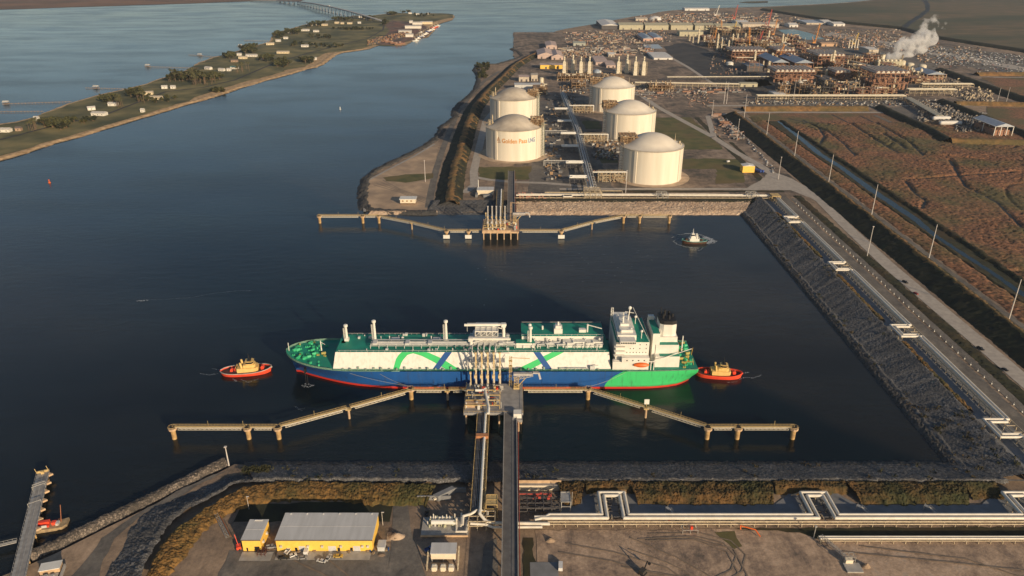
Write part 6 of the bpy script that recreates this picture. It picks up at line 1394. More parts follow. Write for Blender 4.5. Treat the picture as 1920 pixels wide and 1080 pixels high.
# cranes
def crane(px, py, ty, col, label, lean):
    x, y = at(px, py); h = CAMH-y*math.tan(TH+math.atan((ty-540)/FPX))-1.4
    R = empty('crawler_crane', (x,y,1.4), label, 'crane', 'cranes over the plant')
    m = MB(); m.box(-5,5,-4.5,-2.5,0,1.8); m.box(-5,5,2.5,4.5,0,1.8); m.build('tracks', dkst, R); MB().box(-5,4,-2.5,2.5,1.8,5.5).build('cab', col, R)
    MB().truss((3,0,3),(3+lean*h,0,h),2.4,2.4,max(6,int(h/7)),.5).build('boom', col, R)
    m = MB(); m.truss((0,0,5),(-8,0,h*.32),1.4,1.4,4,.4); m.bar((-8,0,h*.32),(3+lean*h,0,h),.35); m.build('mast', col, R)
for px, py, ty, c, l, lb in ((1376,36,9,cr_r,.12,'red crawler crane at the far edge of the plant'),(1374,62,40,cr_y,.15,'yellow crawler crane in front of the long warehouses'),(1352,60,38,cr_o,-.15,'orange crane left of the yellow crane'),(1438,52,18,cr_r,.1,'tall red crane beside the far teal pond'),(1449,66,36,cr_o,.1,'orange crane left of the teal pond'),(1403,100,52,cr_o,-.12,'orange crane rising from the middle of the steelwork'),(1526,82,44,cr_o,.1,'orange crane right of the teal pond'),(1458,112,84,cr_o,.25,'orange crane over the middle row of air coolers'),(1336,84,52,cr_o,.1,'orange crane among the leftmost columns'),(1341,30,10,white,.25,'white crane at the far edge of the laydown yard'),(1600,84,62,cr_y,.2,'yellow crane near the four thin white stacks'),(1419,88,58,cr_r,.2,'red crane left of the tall middle columns')): crane(px, py, ty, c, lb, l)

def cooler_bank(x0, x1, y, d, h, label, mat_=rusty):
    R = empty('air_cooler_bank', ((x0+x1)/2,y,1.4), label, 'air coolers', 'long rows of air coolers on steel racks'); w = (x1-x0)/2; n = max(4, int(w*2/9))
    m = MB(); latt(m, -w, w, 0, d, 0, h, n, 2, 3, .7); m.build('rack', mat_, R)
    m = MB(); m.box(-w,w,0,d,h-5,h-3.6); m.box(-w,w,0,d,h*.35,h*.35+.5)
    r = random.Random(int(x0+y))
    for k in range(n*5): m.cb(r.uniform(-w,w), r.uniform(1,d-1), 0, r.uniform(1.5,5), r.uniform(1.5,4), r.uniform(2,h*.6))
    for k in range(n*2): xx = r.uniform(-w,w-12); m.tube((xx,-.4,r.uniform(3,h-6)),(xx+r.uniform(6,24),-.4,r.uniform(3,h-6)) if False else (xx+r.uniform(6,24),-.4,r.uniform(3,h-6)),.5,n=6)
    m.build('equipment', mat_, R)
    for k in range(n):
        xa = -w+2*w*(k+.08)/n; xb = -w+2*w*(k+.92)/n; xm = (xa+xb)/2; f = MB()
        f.add([(xa,-.8,h-3.4),(xb,-.8,h-3.4),(xb,d+.8,h-3.4),(xa,d+.8,h-3.4),(xm-1,-.8,h+1.2),(xm+1,-.8,h+1.2),(xm+1,d+.8,h+1.2),(xm-1,d+.8,h+1.2)],[(0,1,5,4),(1,2,6,5),(2,3,7,6),(3,0,4,7),(4,5,6,7)])
        f.build('fan_bay', M('cooler_cowl', (.66,.60,.50), (.5,.45,.38), .3, .7), R)
def bank_px(xa, xb, ybase, dpx, h, label, mat_=rusty):
    (x0, y0), (x1, _) = at(xa, ybase), at(xb, ybase); d = at(xa, ybase-dpx)[1]-y0; cooler_bank(x0, x1, y0, d, h, label, mat_)
bank_px(1371,1437,113,7,26,'row of air coolers at the left of the second rank of the plant')
bank_px(1454,1488,112,7,26,'short row of air coolers in the second rank right of the tall columns')
bank_px(1531,1580,129,10,34,'row of air coolers on a high rusty rack right of the sheds')
bank_px(1452,1526,155,9,27,'long row of air coolers in front of the two grey blue sheds')
bank_px(1564,1592,155,8,25,'short row of air coolers in the middle of the front rank')
bank_px(1636,1700,169,12,38,'big row of air coolers on a deep frame at the right of the front rank')
# open process modules
def module(px, ybase, wpx, dpx, h, label, mat_=rusty, seed=1, mat2=None):
    (x0, y0), (x1, _) = at(px-wpx/2, ybase), at(px+wpx/2, ybase); d = at(px, ybase-dpx)[1]-y0
    R = empty('process_module', ((x0+x1)/2,y0,1.4), label, 'process module', 'open steel modules of the plant'); w = (x1-x0)/2; r = random.Random(seed)
    m = MB(); nx = max(2, int(w*2/8)); nz = max(2, int(h/7)); latt(m, -w, w, 0, d, 0, h, nx, 2, nz, .7)
    for k in range(nz): m.box(-w,w,.5,d-.5,h*(k+1)/nz-.4,h*(k+1)/nz)
    m.build('frame', mat_, R)
    m = MB(); m2 = MB()
    for k in range(int(nx*nz*3.5)):
        z = h*r.randrange(nz+1)/nz; xx = r.uniform(-w,w); yy = r.uniform(0,d); g = r.choice((m,m2)); c = r.random()
        if c < .4: g.cb(xx,yy,z,r.uniform(1.5,4),r.uniform(1.5,4),r.uniform(1.5,5))
        elif c < .6: g.tube((xx,yy,z),(xx,yy,z+r.uniform(3,8)),r.uniform(.6,1.5),n=8)
        elif c < .8: g.tube((xx,yy,z+2),(xx+r.uniform(4,10),yy,z+2),r.uniform(.8,1.7),n=8)
        else: g.tube((xx,-.3,z),(xx,-.3,z+7),.5,n=6)
    m.build('vessels', mat2 or beigest, R); m2.build('equipment', brownst, R); return R
mods = [(1399,92,42,6,22,'upper left'),(1430,97,34,6,24,'upper middle'),(1474,99,26,5,20,'beside the twin columns'),(1490,84,22,5,22,'in front of the teal pond'),(1392,108,18,5,15,'left of the second rank'),(1413,134,18,5,20,'on the dark block left of the front rank'),(1500,131,20,4,12,'between the grey blue sheds'),(1548,126,20,6,30,'around the paired columns'),(1575,134,24,5,18,'behind the short coolers'),(1608,137,20,5,16,'centre right of the second rank'),(1626,142,18,5,18,'left of the big cooler frame'),(1512,177,28,7,19,'square rusty block front and centre'),(1553,178,22,9,30,'tall pipes front and centre'),(1577,178,24,6,20,'cream ducts at front centre'),(1602,170,16,5,14,'front middle in shade'),(1660,178,40,4,10,'low pipes under the big cooler frame'),(1536,172,18,5,20,'shaded frame left of the tall pipes'),(1485,173,20,5,14,'left end of the front rank'),(1725,157,34,6,12,'right of the big cooler frame'),(1762,150,22,5,12,'below the white domes'),(1670,131,22,5,12,'beneath the steam'),(1698,138,26,5,12,'below the steam and domes'),(1350,90,20,5,12,'among the left columns'),(1330,76,24,4,10,'behind the left columns'),(1452,104,16,4,26,'round the middle columns'),(1506,93,24,4,14,'right of the pond corner'),(1645,113,16,4,14,'tall pale block left of the steam'),(1240,170,46,7,10,'low grey pipework behind the farthest tank'),(1013,178,26,6,14,'behind the farther left tank'),(1085,166,26,7,12,'grey pipes left of the farthest tank'),(1150,152,40,5,10,'at the foot of the right four stacks'),(1075,152,60,5,11,'at the foot of the left four stacks')]
for i, (px, yb, w, d, h, where) in enumerate(mods):
    module(px, yb, w, d, h, 'open steel process module, %s' % where, (rusty, brownst, dkst, rusty, beigest)[i%5 if i < 27 else 1], i+100, (beigest, pale, jsteel)[i%3])
rows = [('in the rank behind the tall middle columns', 89, [1336,1356,1416,1444,1462,1482,1502], 16),('in the rank just behind the left air coolers', 103, [1378,1398,1418,1470,1492,1512,1530], 18),('in the rank right of the blue grey sheds', 120, [1486,1506,1584,1602,1620,1638], 18),('in the rank behind the right air coolers', 150, [1538,1556,1596,1614,1632,1706,1722], 18),('in the frontmost rank', 181, [1470,1528,1590,1618,1640], 18),('in the rank behind the long warehouses', 66, [1340,1362,1388,1410,1428,1444], 16)]
for where, yb, xs_, w_ in rows:
    for i, px in enumerate(xs_):
        rr_ = random.Random(px); module(px, yb+rr_.uniform(-2,2), w_, 5, rr_.uniform(12,24), '%s steel module from the left %s' % (ORD[i], where), rr_.choice((rusty, brownst, dkst, rusty)), px, rr_.choice((beigest, pale, jsteel)))
# pipe racks crossing the plant
def rack(p, q, w, h, label, mat_=beigest, n=5):
    (x0,y0),(x1,y1) = at(*p), at(*q); L = math.hypot(x1-x0,y1-y0); a = math.atan2(y1-y0,x1-x0)
    R = empty('pipe_rack', (x0,y0,1.4), label, 'pipe rack', 'pipe racks crossing the plant', a)
    m = MB(); k_ = max(3, int(L/12)); latt(m, 0, L, -w/2, w/2, 0, h, k_, 1, 2, .6); m.build('frame', mat_, R)
    m = MB(); [m.tube((0,lerp(-w/2+1,w/2-1,k/(n-1)),h+.9),(L,lerp(-w/2+1,w/2-1,k/(n-1)),h+.9),.5+.35*((k*7)%3)/2,n=6) for k in range(n)]; m.build('pipes', pale, R)
rack((1190,163),(1385,166),10,9,'pale pipe rack running right from behind the farthest tank')
rack((1418,187),(1695,187),14,8,'long pale pipe rack along the front edge of the plant', n=7)
rack((1250,151),(1500,150),8,7,'thin pipe rack behind the dark lot', dkst)
rack((1700,178),(1789,178),16,11,'broad cream pipe bundle at the right front of the plant', n=8)
rack((1726,165),(1822,165),12,8,'cream pipe bundle leading to the right hand pad', n=6)
rack((1525,104),(1660,138),10,9,'dark pipe rack running diagonally through the middle of the plant', dkst)
rack((1380,116),(1470,116),8,10,'pipe rack behind the left air coolers', rusty)
rack((1700,190),(1760,225),14,7,'grey pipes descending to the substation pad', dkst, 7)
# sheds and warehouses
def shed(px0, px1, ybase, dpx, h, rise, label, roof=tentw, wall=panels, axis='x', openf=False, name='warehouse', cat='warehouse'):
    (x0, y0), (x1, _) = at(px0, ybase), at(px1, ybase); d = at(px0, ybase-dpx)[1]-y0; w = (x1-x0)/2
    R = empty(name, ((x0+x1)/2,y0,1.4), label, cat)
    if openf:
        m = MB(); latt(m, -w, w, 0, d, 0, h, 3, 2, 1, .9); m.build('frame', wall, R); MB().box(-w+3,w-3,3,d-3,0,h*.6).build('machinery', rusty, R)
    else:
        MB().box(-w,w,0,d,0,h).build('wall', wall, R)
        for k in range(max(2, int(w/14))): xx = -w+(k+.5)*2*w/max(2, int(w/14)); MB().box(xx-2,xx+2,-.12,.1,.02,min(5,h*.6)).build('door', dkst, R)
    MB().gable(-w-.8,w+.8,-.8,d+.8,h+.02,h+rise,axis).build('roof', roof, R); return R
shed(1161,1206,55.5,4,15,6,'leftmost bay of the row of long pale warehouses', olive, olive)
shed(1209.5,1253,56,4,15,6,'second bay of the row of long pale warehouses', olive, olive)
shed(1258,1299,56,4,15,6,'third bay of the row of long pale warehouses', olive, olive)
shed(1303,1339,56.5,4,15,6,'fourth bay of the row of long pale warehouses', olive, olive)
shed(1342,1388,57,4,15,5,'fifth bay of the row of long pale warehouses, behind the cranes', olive, olive)
shed(1392,1460,52,3,12,5,'long cream roofed warehouse behind the tall columns', panels, panels)
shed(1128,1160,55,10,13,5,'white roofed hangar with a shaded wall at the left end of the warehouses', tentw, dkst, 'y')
shed(1274,1318,68,3,14,1,'wide blank beige hall in front of the long warehouses', olive, olive)
shed(1192,1214,39,2,8,4,'long low cream shed near the river bank', panels, panels)
shed(1206,1224,78,9,9,4,'left of two blue roofed sheds with pink walls', blueroof, M('pink_wall', (.66,.42,.33), None, .5, .8), 'y')
shed(1226,1242,75,9,7,3,'right of two blue roofed sheds with pink walls', blueroof, MATS['pink_wall'], 'y')
shed(1226,1261,112,11,5,1,'flat white roofed building left of the dark lot', tentw, tentw)
shed(1013,1056,129,4,9,1,'long low building with an orange yellow front behind the left tanks', pinkr, yel)
shed(1008,1038,110,10,9,7,'large pinkish gabled tent behind the yellow fronted building', pinkr, pinkr, 'y')
shed(1034,1056,112,10,8,6,'second pinkish gabled tent right of the first', pinkr, pinkr, 'y')
shed(1024,1044,92,8,9,3,'small pinkish shed near the river levee', pinkr, pinkr, 'y')
shed(1075,1098,86,3,8,3,'long grey green shed beyond the stacks', M('grey_green_cladding', (.42,.44,.38), None, .2, .7), MATS['grey_green_cladding'])
shed(1117,1140,122,12,7,2,'stepped pink roofed building between the two rows of stacks', pinkr, pinkr)
shed(1137,1154,127,9,6,2,'lower pink roofed building left of the fifth stack', pinkr, pinkr)
shed(1141,1152,107,4,7,3,'small cream shed behind the right four stacks', tentw, panels)
shed(1447,1478,130,14,16,8,'left open sided shed with blue grey gabled roof', blueroof, rusty, 'y', True)
shed(1489,1524,131,14,16,8,'right open sided shed with blue grey gabled roof', blueroof, rusty, 'y', True)
shed(1400,1432,134,6,13,1,'dark square block with a flat roof left of the front rank', blueroof, dkst)
shed(1736,1772,150,10,12,6,'open shed with blue roof right of the white domes', blueroof, rusty, 'y', True)
shed(1862,1896,256,17,16,5,'open white framed shed with pale blue roof on the right hand pad', M('pale_blue_roof', (.46,.50,.56), None, .2, .5), white, 'y', True)
shed(1455,1475,186,9,7,2,'pale low building with striped front left of the front rank', tentw, panels)
shed(1388,1420,163,3,7,1,'long low olive building beside the two thin poles', olive, olive)
shed(1545,1561,46,5,8,5,'white domed tent on the far edge of the plant', tentw, tentw)
shed(1563,1584,49,4,8,4,'white square tent on the far edge of the plant', tentw, tentw)
shed(1512,1545,46,6,6,2,'long pale blue roofed shelter on the far edge of the plant', MATS['pale_blue_roof'], panels)
shed(1284,1330,20,2,9,2,'long white low building on the far river shore', tentw, tentw)
shed(1382,1404,46,4,8,4,'white gabled store beyond the warehouses', tentw, tentw)
shed(1480,1496,51,3,8,5,'small white tent by the teal pond', tentw, tentw)
shed(1540,1572,87,3,8,2,'long orange roofed shed beyond the right columns', M('peach_cladding', (.62,.40,.24), None, .3, .7), MATS['peach_cladding'])
shed(1628,1646,103,6,14,2,'pale tower building with a flat white roof left of the steam', tentw, panels)
shed(965,1018,169,4,11,1,'long grey roofed compressor building behind the farther left tank', sgrey, sgrey)
shed(973,992,153,4,10,1,'small pink roofed building left of the round water tank', pinkr, panels)
shed(996,1008,152,4,13,1,'tall cream block beside the round water tank', panels, panels)
R = empty('dome_tent', at(1228,37)+(1.4,), 'big white domed tent near the river bank', 'tent'); MB().ball((0,0,0),26,20,8,.55).build('canopy', tentw, R); MB().cb(0,-25,0,9,4,7).build('entrance', dkst, R)
R = empty('dome_tent', at(1119,136)+(1.4,), 'blue grey arched tent between the stack rows', 'tent'); MB().ball((0,0,0),9,16,8,.9).build('canopy', blueroof, R); MB().cb(8,-3,0,4,4,5).build('entrance', white, R)
for px, py, wpx, hh, lb in ((1704,131,15,13,'large pale sphere roofed tank left of its twin'),(1727,134,15,13,'large pale sphere roofed tank, the right hand twin'),(1692,122,9,9,'smaller domed tank behind the twin tanks'),(1653,110,11,11,'pale domed tank left of the steam'),(1015,160,8,15,'round cream water tank behind the left tanks'),(1368,122,13,5,'low white round tank on the dark lot')):
    x, y = at(px, py); rr = wpx*(y*CT+CAMH*ST)/FPX/2; R = empty('round_tank', (x,y,1.4), lb, 'tank'); MB().lathe((0,0,0),[(rr,0),(rr,hh)],28).build('shell', pale if px != 1368 else white, R, smooth=True); MB().lathe((0,0,hh),[(rr,0)]+[(rr*math.cos(t*math.pi/12),rr*.45*math.sin(t*math.pi/12)) for t in range(1,6)]+[(.05,rr*.45)],28,False).build('dome', pale if px != 1368 else white, R, smooth=True)
    m = MB(); m.lathe((0,0,hh),[(rr*1.03,0),(rr*1.03,.6)],24,False); m.tube((rr+.8,0,0),(rr+.8,0,hh),.4,n=6); m.build('railing', beigest, R)
for px, py, lb in ((1707,143,'left of two pale silos under the domes'),(1724.5,145,'right of two pale silos under the domes')):
    x, y = at(px, py); R = empty('silo', (x,y,1.4), lb, 'silo'); MB().lathe((0,0,0),[(3.6,0),(3.6,17),(1,20)],16).build('shell', pale, R, smooth=True); MB().lathe((0,0,0),[(4.4,0),(4.4,2.5)],12).build('skirt', beigest, R)
for px, py, L, lb in ((1764,227,26,'upper long horizontal storage bullet on the right hand pad'),(1781,236,32,'lower long horizontal storage bullet on the right hand pad')):
    x, y = at(px, py); R = empty('bullet_tank', (x,y,1.4), lb, 'tank'); m = MB(); m.tube((-L/2,0,5),(L/2,0,5),3.4,n=18); m.ball((-L/2,0,5),3.35,14,8); m.ball((L/2,0,5),3.35,14,8); m.build('shell', tentw, R, smooth=True); m = MB(); [m.cb(s*L*.33,0,0,1.4,5,3) for s in (-1,1)]; m.bar((-L/3,0,8.8),(L/3,0,8.8),.5); m.build('saddle', concrete, R)
R = empty('cooling_tower', at(1670,124)+(1.4,), 'long cooling tower with round fan stacks from which the steam rises', 'cooling tower'); MB().box(-34,30,0,16,0,11).build('casing', olive, R)
for k in range(6): MB().lathe((-28+k*10.4,8,11),[(3.9,0),(3.4,2.2),(3.9,4.4)],14,False).build('fan_stack', pale, R)
# steam
st = bpy.data.materials.new('steam'); st.use_nodes = True; n = st.node_tree.nodes; Lk = st.node_tree.links; n.remove(n['Principled BSDF'])
pv = n.new('ShaderNodeVolumePrincipled'); pv.inputs['Color'].default_value = (1,1,1,1); pv.inputs['Anisotropy'].default_value = .1
tc = n.new('ShaderNodeTexCoord'); nz = n.new('ShaderNodeTexNoise'); nz.inputs['Scale'].default_value = .045; nz.inputs['Detail'].default_value = 5; nz.inputs['Roughness'].default_value = .6; Lk.new(tc.outputs['Object'], nz.inputs['Vector'])
sp = n.new('ShaderNodeSeparateXYZ'); Lk.new(tc.outputs['Object'], sp.inputs[0])
hr = n.new('ShaderNodeMapRange'); hr.inputs['From Min'].default_value = 10; hr.inputs['From Max'].default_value = 115; hr.inputs['To Min'].default_value = .38; hr.inputs['To Max'].default_value = .55; Lk.new(sp.outputs[2], hr.inputs['Value'])
sb = n.new('ShaderNodeMath'); sb.operation = 'SUBTRACT'; Lk.new(nz.outputs['Fac'], sb.inputs[0]); Lk.new(hr.outputs[0], sb.inputs[1])
ml = n.new('ShaderNodeMath'); ml.operation = 'MULTIPLY'; ml.use_clamp = True; Lk.new(sb.outputs[0], ml.inputs[0]); ml.inputs[1].default_value = .9
Lk.new(ml.outputs[0], pv.inputs['Density']); Lk.new(pv.outputs[0], n['Material Output'].inputs['Volume'])
sx, sy = at(1668,122)
puffs = [(0,0,22,16),(22,4,30,19),(45,6,42,22),(30,8,52,20),(62,10,62,22),(50,8,34,18),(84,12,80,20),(70,12,96,17),(100,14,60,18),(96,14,108,15),(120,14,92,14),(12,2,46,13),(78,8,40,16)]
m = MB()
vb = bpy.data.metaballs.new('steam'); vb.resolution = 6; vb.render_resolution = 6
vo = bpy.data.objects.new('steam', vb); COL.objects.link(vo)
for x, y, z, r in puffs: e = vb.elements.new(); e.co = (x, y, z); e.radius = r*1.5
dg = bpy.context.evaluated_depsgraph_get(); dg.update(); me = bpy.data.meshes.new_from_object(vo.evaluated_get(dg)); bpy.data.objects.remove(vo)
me.materials.clear(); me.materials.append(st); so_ = bpy.data.objects.new('steam', me); COL.objects.link(so_); so_.location = (sx, sy, 1.4)
tag(so_, 'white steam drifting up and right from the cooling tower', 'steam', None, 'stuff')
# laydown yards: containers, trailers, loads of steel; the nearest are individual things
cont = {}
CM = {'cream':M('box_cream', (.38,.31,.235), None, .8, .7),'white':M('box_white', (.58,.55,.50), None, .8, .6),'rust':M('box_rust', (.36,.19,.12), (.22,.12,.08), .8, .8),'grey':M('box_grey', (.22,.22,.22), None, .8, .7),'blue':M('box_blue', (.16,.24,.36), None, .8, .6),'pink':M('box_pink', (.38,.27,.22), None, .8, .7)}
def container(x, y, rot, col, sx_, label, group, kind):
    key = (col, kind)
    if key not in cont:
        if kind == 'box':
            o = MB().box(-6,6,-1.3,1.3,.1,2.8)
            for k in range(10): o.box(-5.8+k*1.2,-5.4+k*1.2,-1.36,-1.3,.2,2.7)
            o = o.build('shipping_container', CM[col]); cat = 'container'
        elif kind == 'trailer': o = MB().box(-7,7,-1.7,1.7,.8,3.8).gable(-7.2,7.2,-1.9,1.9,3.8,4.3).box(-5,5,-1.2,1.2,0,.8).build('site_trailer', CM[col]); cat = 'trailer'
        else:
            o = MB(); [o.tube((-6,-1.6+.8*k,.5+.0),(6,-1.6+.8*k,.5),.4,n=6) for k in range(5)]; [o.tube((-6,-1.2+.8*k,1.2),(6,-1.2+.8*k,1.2),.4,n=6) for k in range(4)]; o = o.build('pipe_stack', CM[col]); cat = 'pipe stack'
        cont[key] = o; o['category'] = cat
    else: o = cont[key].copy(); COL.objects.link(o)
    o.location = (x, y, 1.45); o.rotation_euler = (0,0,rot); o.scale = (sx_,1,1); o['label'] = label; o['group'] = group; return o
zones = [('on the near yard left of the dark lot', (1150,1395,166,176), 40, ('rust','pink','grey')),('on the yard behind the right four stacks', (1100,1225,92,104), 50, ('cream','white','pink','rust')),('on the yard beyond the left four stacks', (1050,1190,88,100), 40, ('white','cream','grey')),('on the strip beside the back road', (1342,1392,214,262), 26, ('pink','rust','grey')),('on the far laydown yard behind the warehouses', (1245,1460,26,42), 90, ('cream','white','pink','rust')),('on the yard near the river levee', (1060,1210,60,84), 50, ('rust','cream','pink'))]
r = random.Random(77)
for where, (a, b, c, d), cnt, cols in zones:
    for k in range(cnt):
        px = r.uniform(a, b); py = r.uniform(c, d)
        if 'strip' in where: px = lerp(1340, 1385, (py-214)/48)+r.uniform(-6, 6)
        x, y = at(px, py); col = r.choice(cols); kind = r.choice(('box','box','trailer','pipes'))
        kn = {'box':'shipping container','trailer':'site trailer','pipes':'stack of pipes'}[kind]
        container(x, y, r.choice((0,0,1.57,.3))+r.uniform(-.08,.08), col, r.uniform(.7,1.5), '%s coloured %s %s' % (col, kn, where), '%s items %s' % (kn, where), kind)
def clutter(name, label, polys, n_, seed, mats_, smax=5, hmax=4, cat='clutter'):
    r = random.Random(seed); m = MB()
    for k in range(n_):
        a, b, c, d = r.choice(polys); px = r.uniform(a, b); py = r.uniform(c, d); x, y = at(px, py); m.m = r.randrange(len(mats_)); t = r.random()
        if t < .7: m.cb(x, y, 1.3, r.uniform(1,smax)*1.1, r.uniform(1,smax)*.8, r.uniform(.6,hmax), r.choice((0,1.57,.3))+r.uniform(-.1,.1))
        else: m.bar((x,y,1.5+r.random()*2),(x+r.uniform(-9,9),y+r.uniform(-9,9),1.5+r.random()*2),r.uniform(.5,1.4))
    tag(m.build(name, mats_), label, cat, None, 'stuff')
clut = [CM['cream'], CM['rust'], CM['grey'], dkst, brownst, CM['pink'], dkst, MATS['plant_cladding'], CM['grey'], brownst]
clutter('building_materials', 'jumble of building materials spread over the far left of the plant', [(1060,1225,62,104),(1100,1260,58,80),(1040,1130,95,108)], 1700, 1, clut, 5, 4)
clutter('building_materials', 'jumble of building materials and huts on the far laydown yard', [(1245,1460,24,46),(1300,1500,30,50),(1200,1300,30,44)], 1100, 2, clut, 7, 5)
clutter('building_materials', 'loose steel and crates spread between the plant units', [(1330,1520,80,140),(1540,1700,128,182),(1560,1660,66,90)], 1100, 3, [brownst, rusty, dkst, dkst, CM['pink']], 5, 5)
clutter('building_materials', 'loose materials and vehicles along the front road of the plant', [(1395,1500,189,196),(1500,1700,190,199),(1150,1330,166,180),(1680,1760,188,200)], 550, 4, [CM['cream'], dkst, CM['grey'], CM['grey'], brownst, CM['white'], dkst], 3.4, 3)
clutter('building_materials', 'dense grey pipework and kit covering the right hand pad', [(1720,1800,200,228),(1760,1845,215,236),(1790,1860,228,248)], 1300, 5, [MATS['shaded_steel'], dkst, CM['grey'], CM['cream'], dkst], 3.4, 6)
clutter('building_materials', 'small equipment on the pad below the domes', [(1726,1800,150,176),(1780,1860,166,182),(1800,1860,176,192)], 500, 6, [CM['cream'], beigest, dkst], 5, 5)
clutter('building_materials', 'mixed materials on the strip between plant road and far parking', [(1530,1690,56,76),(1600,1760,70,96),(1720,1840,88,118)], 900, 7, clut, 6, 3.5)
clutter('building_materials', 'dark pipework in the shade between the storage tank columns', [(1022,1052,178,340),(1060,1078,180,210),(1050,1120,150,176),(1110,1160,262,300)], 700, 8, [dkst, jsteel, MATS['shaded_steel'], brownst], 5, 4)
clutter('building_materials', 'small items on the apron round the tanks', [(1290,1330,165,200),(1190,1320,176,186),(1340,1400,236,262),(1100,1160,322,340)], 260, 9, [CM['pink'], CM['rust'], CM['cream'], dkst], 3, 2)
# cars in the far parking lots
carp = [(1850,1918,126,136),(1800,1918,112,124),(1752,1918,96,112),(1880,1919,136,141)]
r = random.Random(99); n_c = 0
def cargroup(cnt, box, where, seed, step=4.2):
    r = random.Random(seed); (a, b, c, d) = box
    x0, y1 = at(a, c); x1, y0 = at(b, d)
    for k in range(cnt):
        px = r.uniform(a, b); py = r.uniform(c, d); x, y = at(px, py); x = round(x/3.2)*3.2; y = round(y/11)*11
        cl = r.choice(('white','white','silver','dark','dark','grey','red','blue'))
        vehicle('car', cl, (x, y, 1.45), 1.57+r.uniform(-.05,.05), '%s car parked %s' % (cl, where), 'cars parked %s' % where, False)
cargroup(95, (1752,1919,104,128), 'in the gravel lot at the far right beyond the plant', 5)
cargroup(70, (1830,1919,128,141), 'in the front rows of the lot at the far right edge', 6)
cargroup(50, (1345,1462,216,334) if False else (1500,1690,191,197), 'along the front road of the plant', 7)
for k in range(46):
    t = k/45; px = lerp(1356, 1452, t); py = lerp(214, 322, t); x, y = at(px, py); cl = r.choice(('white','silver','white','grey'))
    vehicle('pickup' if False else 'car', cl, (x+r.uniform(-3,3), y+r.uniform(-4,4), 1.45), 1.57+r.uniform(-.4,.4), '%s car in the line parked along the foot of the levee by the back road' % cl, 'cars parked along the levee foot', False)
m = MB(); r = random.Random(4); cm = [MATS['car_'+c] for c in ('white','silver','dark','grey')]
for k in range(900):
    a, b, c, d = r.choice([(1700,1919,84,102),(1752,1919,100,122),(1600,1800,74,92)]); px = r.uniform(a, b); py = r.uniform(c, d); x, y = at(px, py)
    if py < 76+(px-1600)*.085: continue
    m.m = r.randrange(4); m.cb(round(x/3.4)*3.4, round(y/12)*12, 1.5, 1.9, 4.4, 1.4)
tag(m.build('distant_parked_cars', cm), 'hundreds of far parked cars filling the lots below the marsh levee', 'cars', None, 'stuff')
# ================================================================ THE ISLAND
bark = M('bark', (.20,.14,.09), (.12,.08,.05), 1, .95)
leafm = M('oak_leaves', (.10,.095,.032), (.028,.034,.014), .25, .95)
leafd = M('dark_leaves', (.045,.05,.02), (.018,.024,.011), .25, .95)
palmm = M('palm_leaves', (.13,.12,.05), (.06,.06,.025), .4, .95)
def tree_mesh(kind, seed):
    r = random.Random(seed); t = MB(); c = MB()
    if kind == 'palm':
        h = 11; t.tube((0,0,0),(.4,.2,h),.35,.22,7)
        for k in range(18):
            a = k*2*math.pi/18+r.uniform(-.2,.2); L = r.uniform(2.6,3.6); e = r.uniform(-.2,.9)
            p0 = Vector((.4,.2,h)); p1 = p0+Vector((math.cos(a)*L*.6, math.sin(a)*L*.6, e*1.2)); p2 = p0+Vector((math.cos(a)*L, math.sin(a)*L, e-1.6)); n = Vector((-math.sin(a), math.cos(a), 0))*.55
            c.add([p0-n*.3,p0+n*.3,p1+n,p1-n,p2], [(0,1,2,3),(3,2,4)])
    else:
        h = r.uniform(6,9) if kind == 'tree' else r.uniform(4,6); R = h*.55
        t.tube((0,0,0),(0,0,h*.5),.5,.3,7)
        for k in range(5): a = r.uniform(0,6.28); t.tube((0,0,h*.35),(math.cos(a)*R*.6,math.sin(a)*R*.6,h*.75),.22,.08,5)
        cl = [(r.gauss(0,R*.45), r.gauss(0,R*.45), h*.66+r.gauss(0,h*.13)) for _ in range(9)]
        for k in range(170):
            q = r.choice(cl); v = Vector((r.gauss(0,1), r.gauss(0,1), r.gauss(0,.7))).normalized()*R*.42*r.uniform(.5,1.1); p = Vector(q)+v; s = r.uniform(.45,1.0)
            u = Vector((r.gauss(0,1), r.gauss(0,1), r.gauss(0,1))).normalized(); w = u.orthogonal().normalized()
            c.add([p-u*s-w*s*.7, p+u*s-w*s*.6, p+u*s*.8+w*s, p-u*s*.7+w*s*.8], [(0,1,2,3)])
    return t, c
TP = {}
def tree(kind, x, y, s, rot, label, group):
    var = random.Random(int(x*7+y)).randrange(3); key = (kind, var)
    nm = {'palm':'palm_tree','tree':'oak_tree','bush':'shrub'}[kind]
    if key not in TP:
        t, c = tree_mesh(kind, var+hash(kind)%7 if False else var+{'palm':1,'tree':20,'bush':40}[kind]); R = empty(nm, (x,y,.9), label, 'palm tree' if kind == 'palm' else ('shrub' if kind == 'bush' else 'tree'), group, rot)
        t.build('trunk', bark, R); c.build('crown', palmm if kind == 'palm' else (leafd if var == 1 else leafm), R); R.scale = (s,)*3; TP[key] = R
    else: dup(TP[key], (x,y,.9), rot, label, s)['group'] = group
r = random.Random(21)
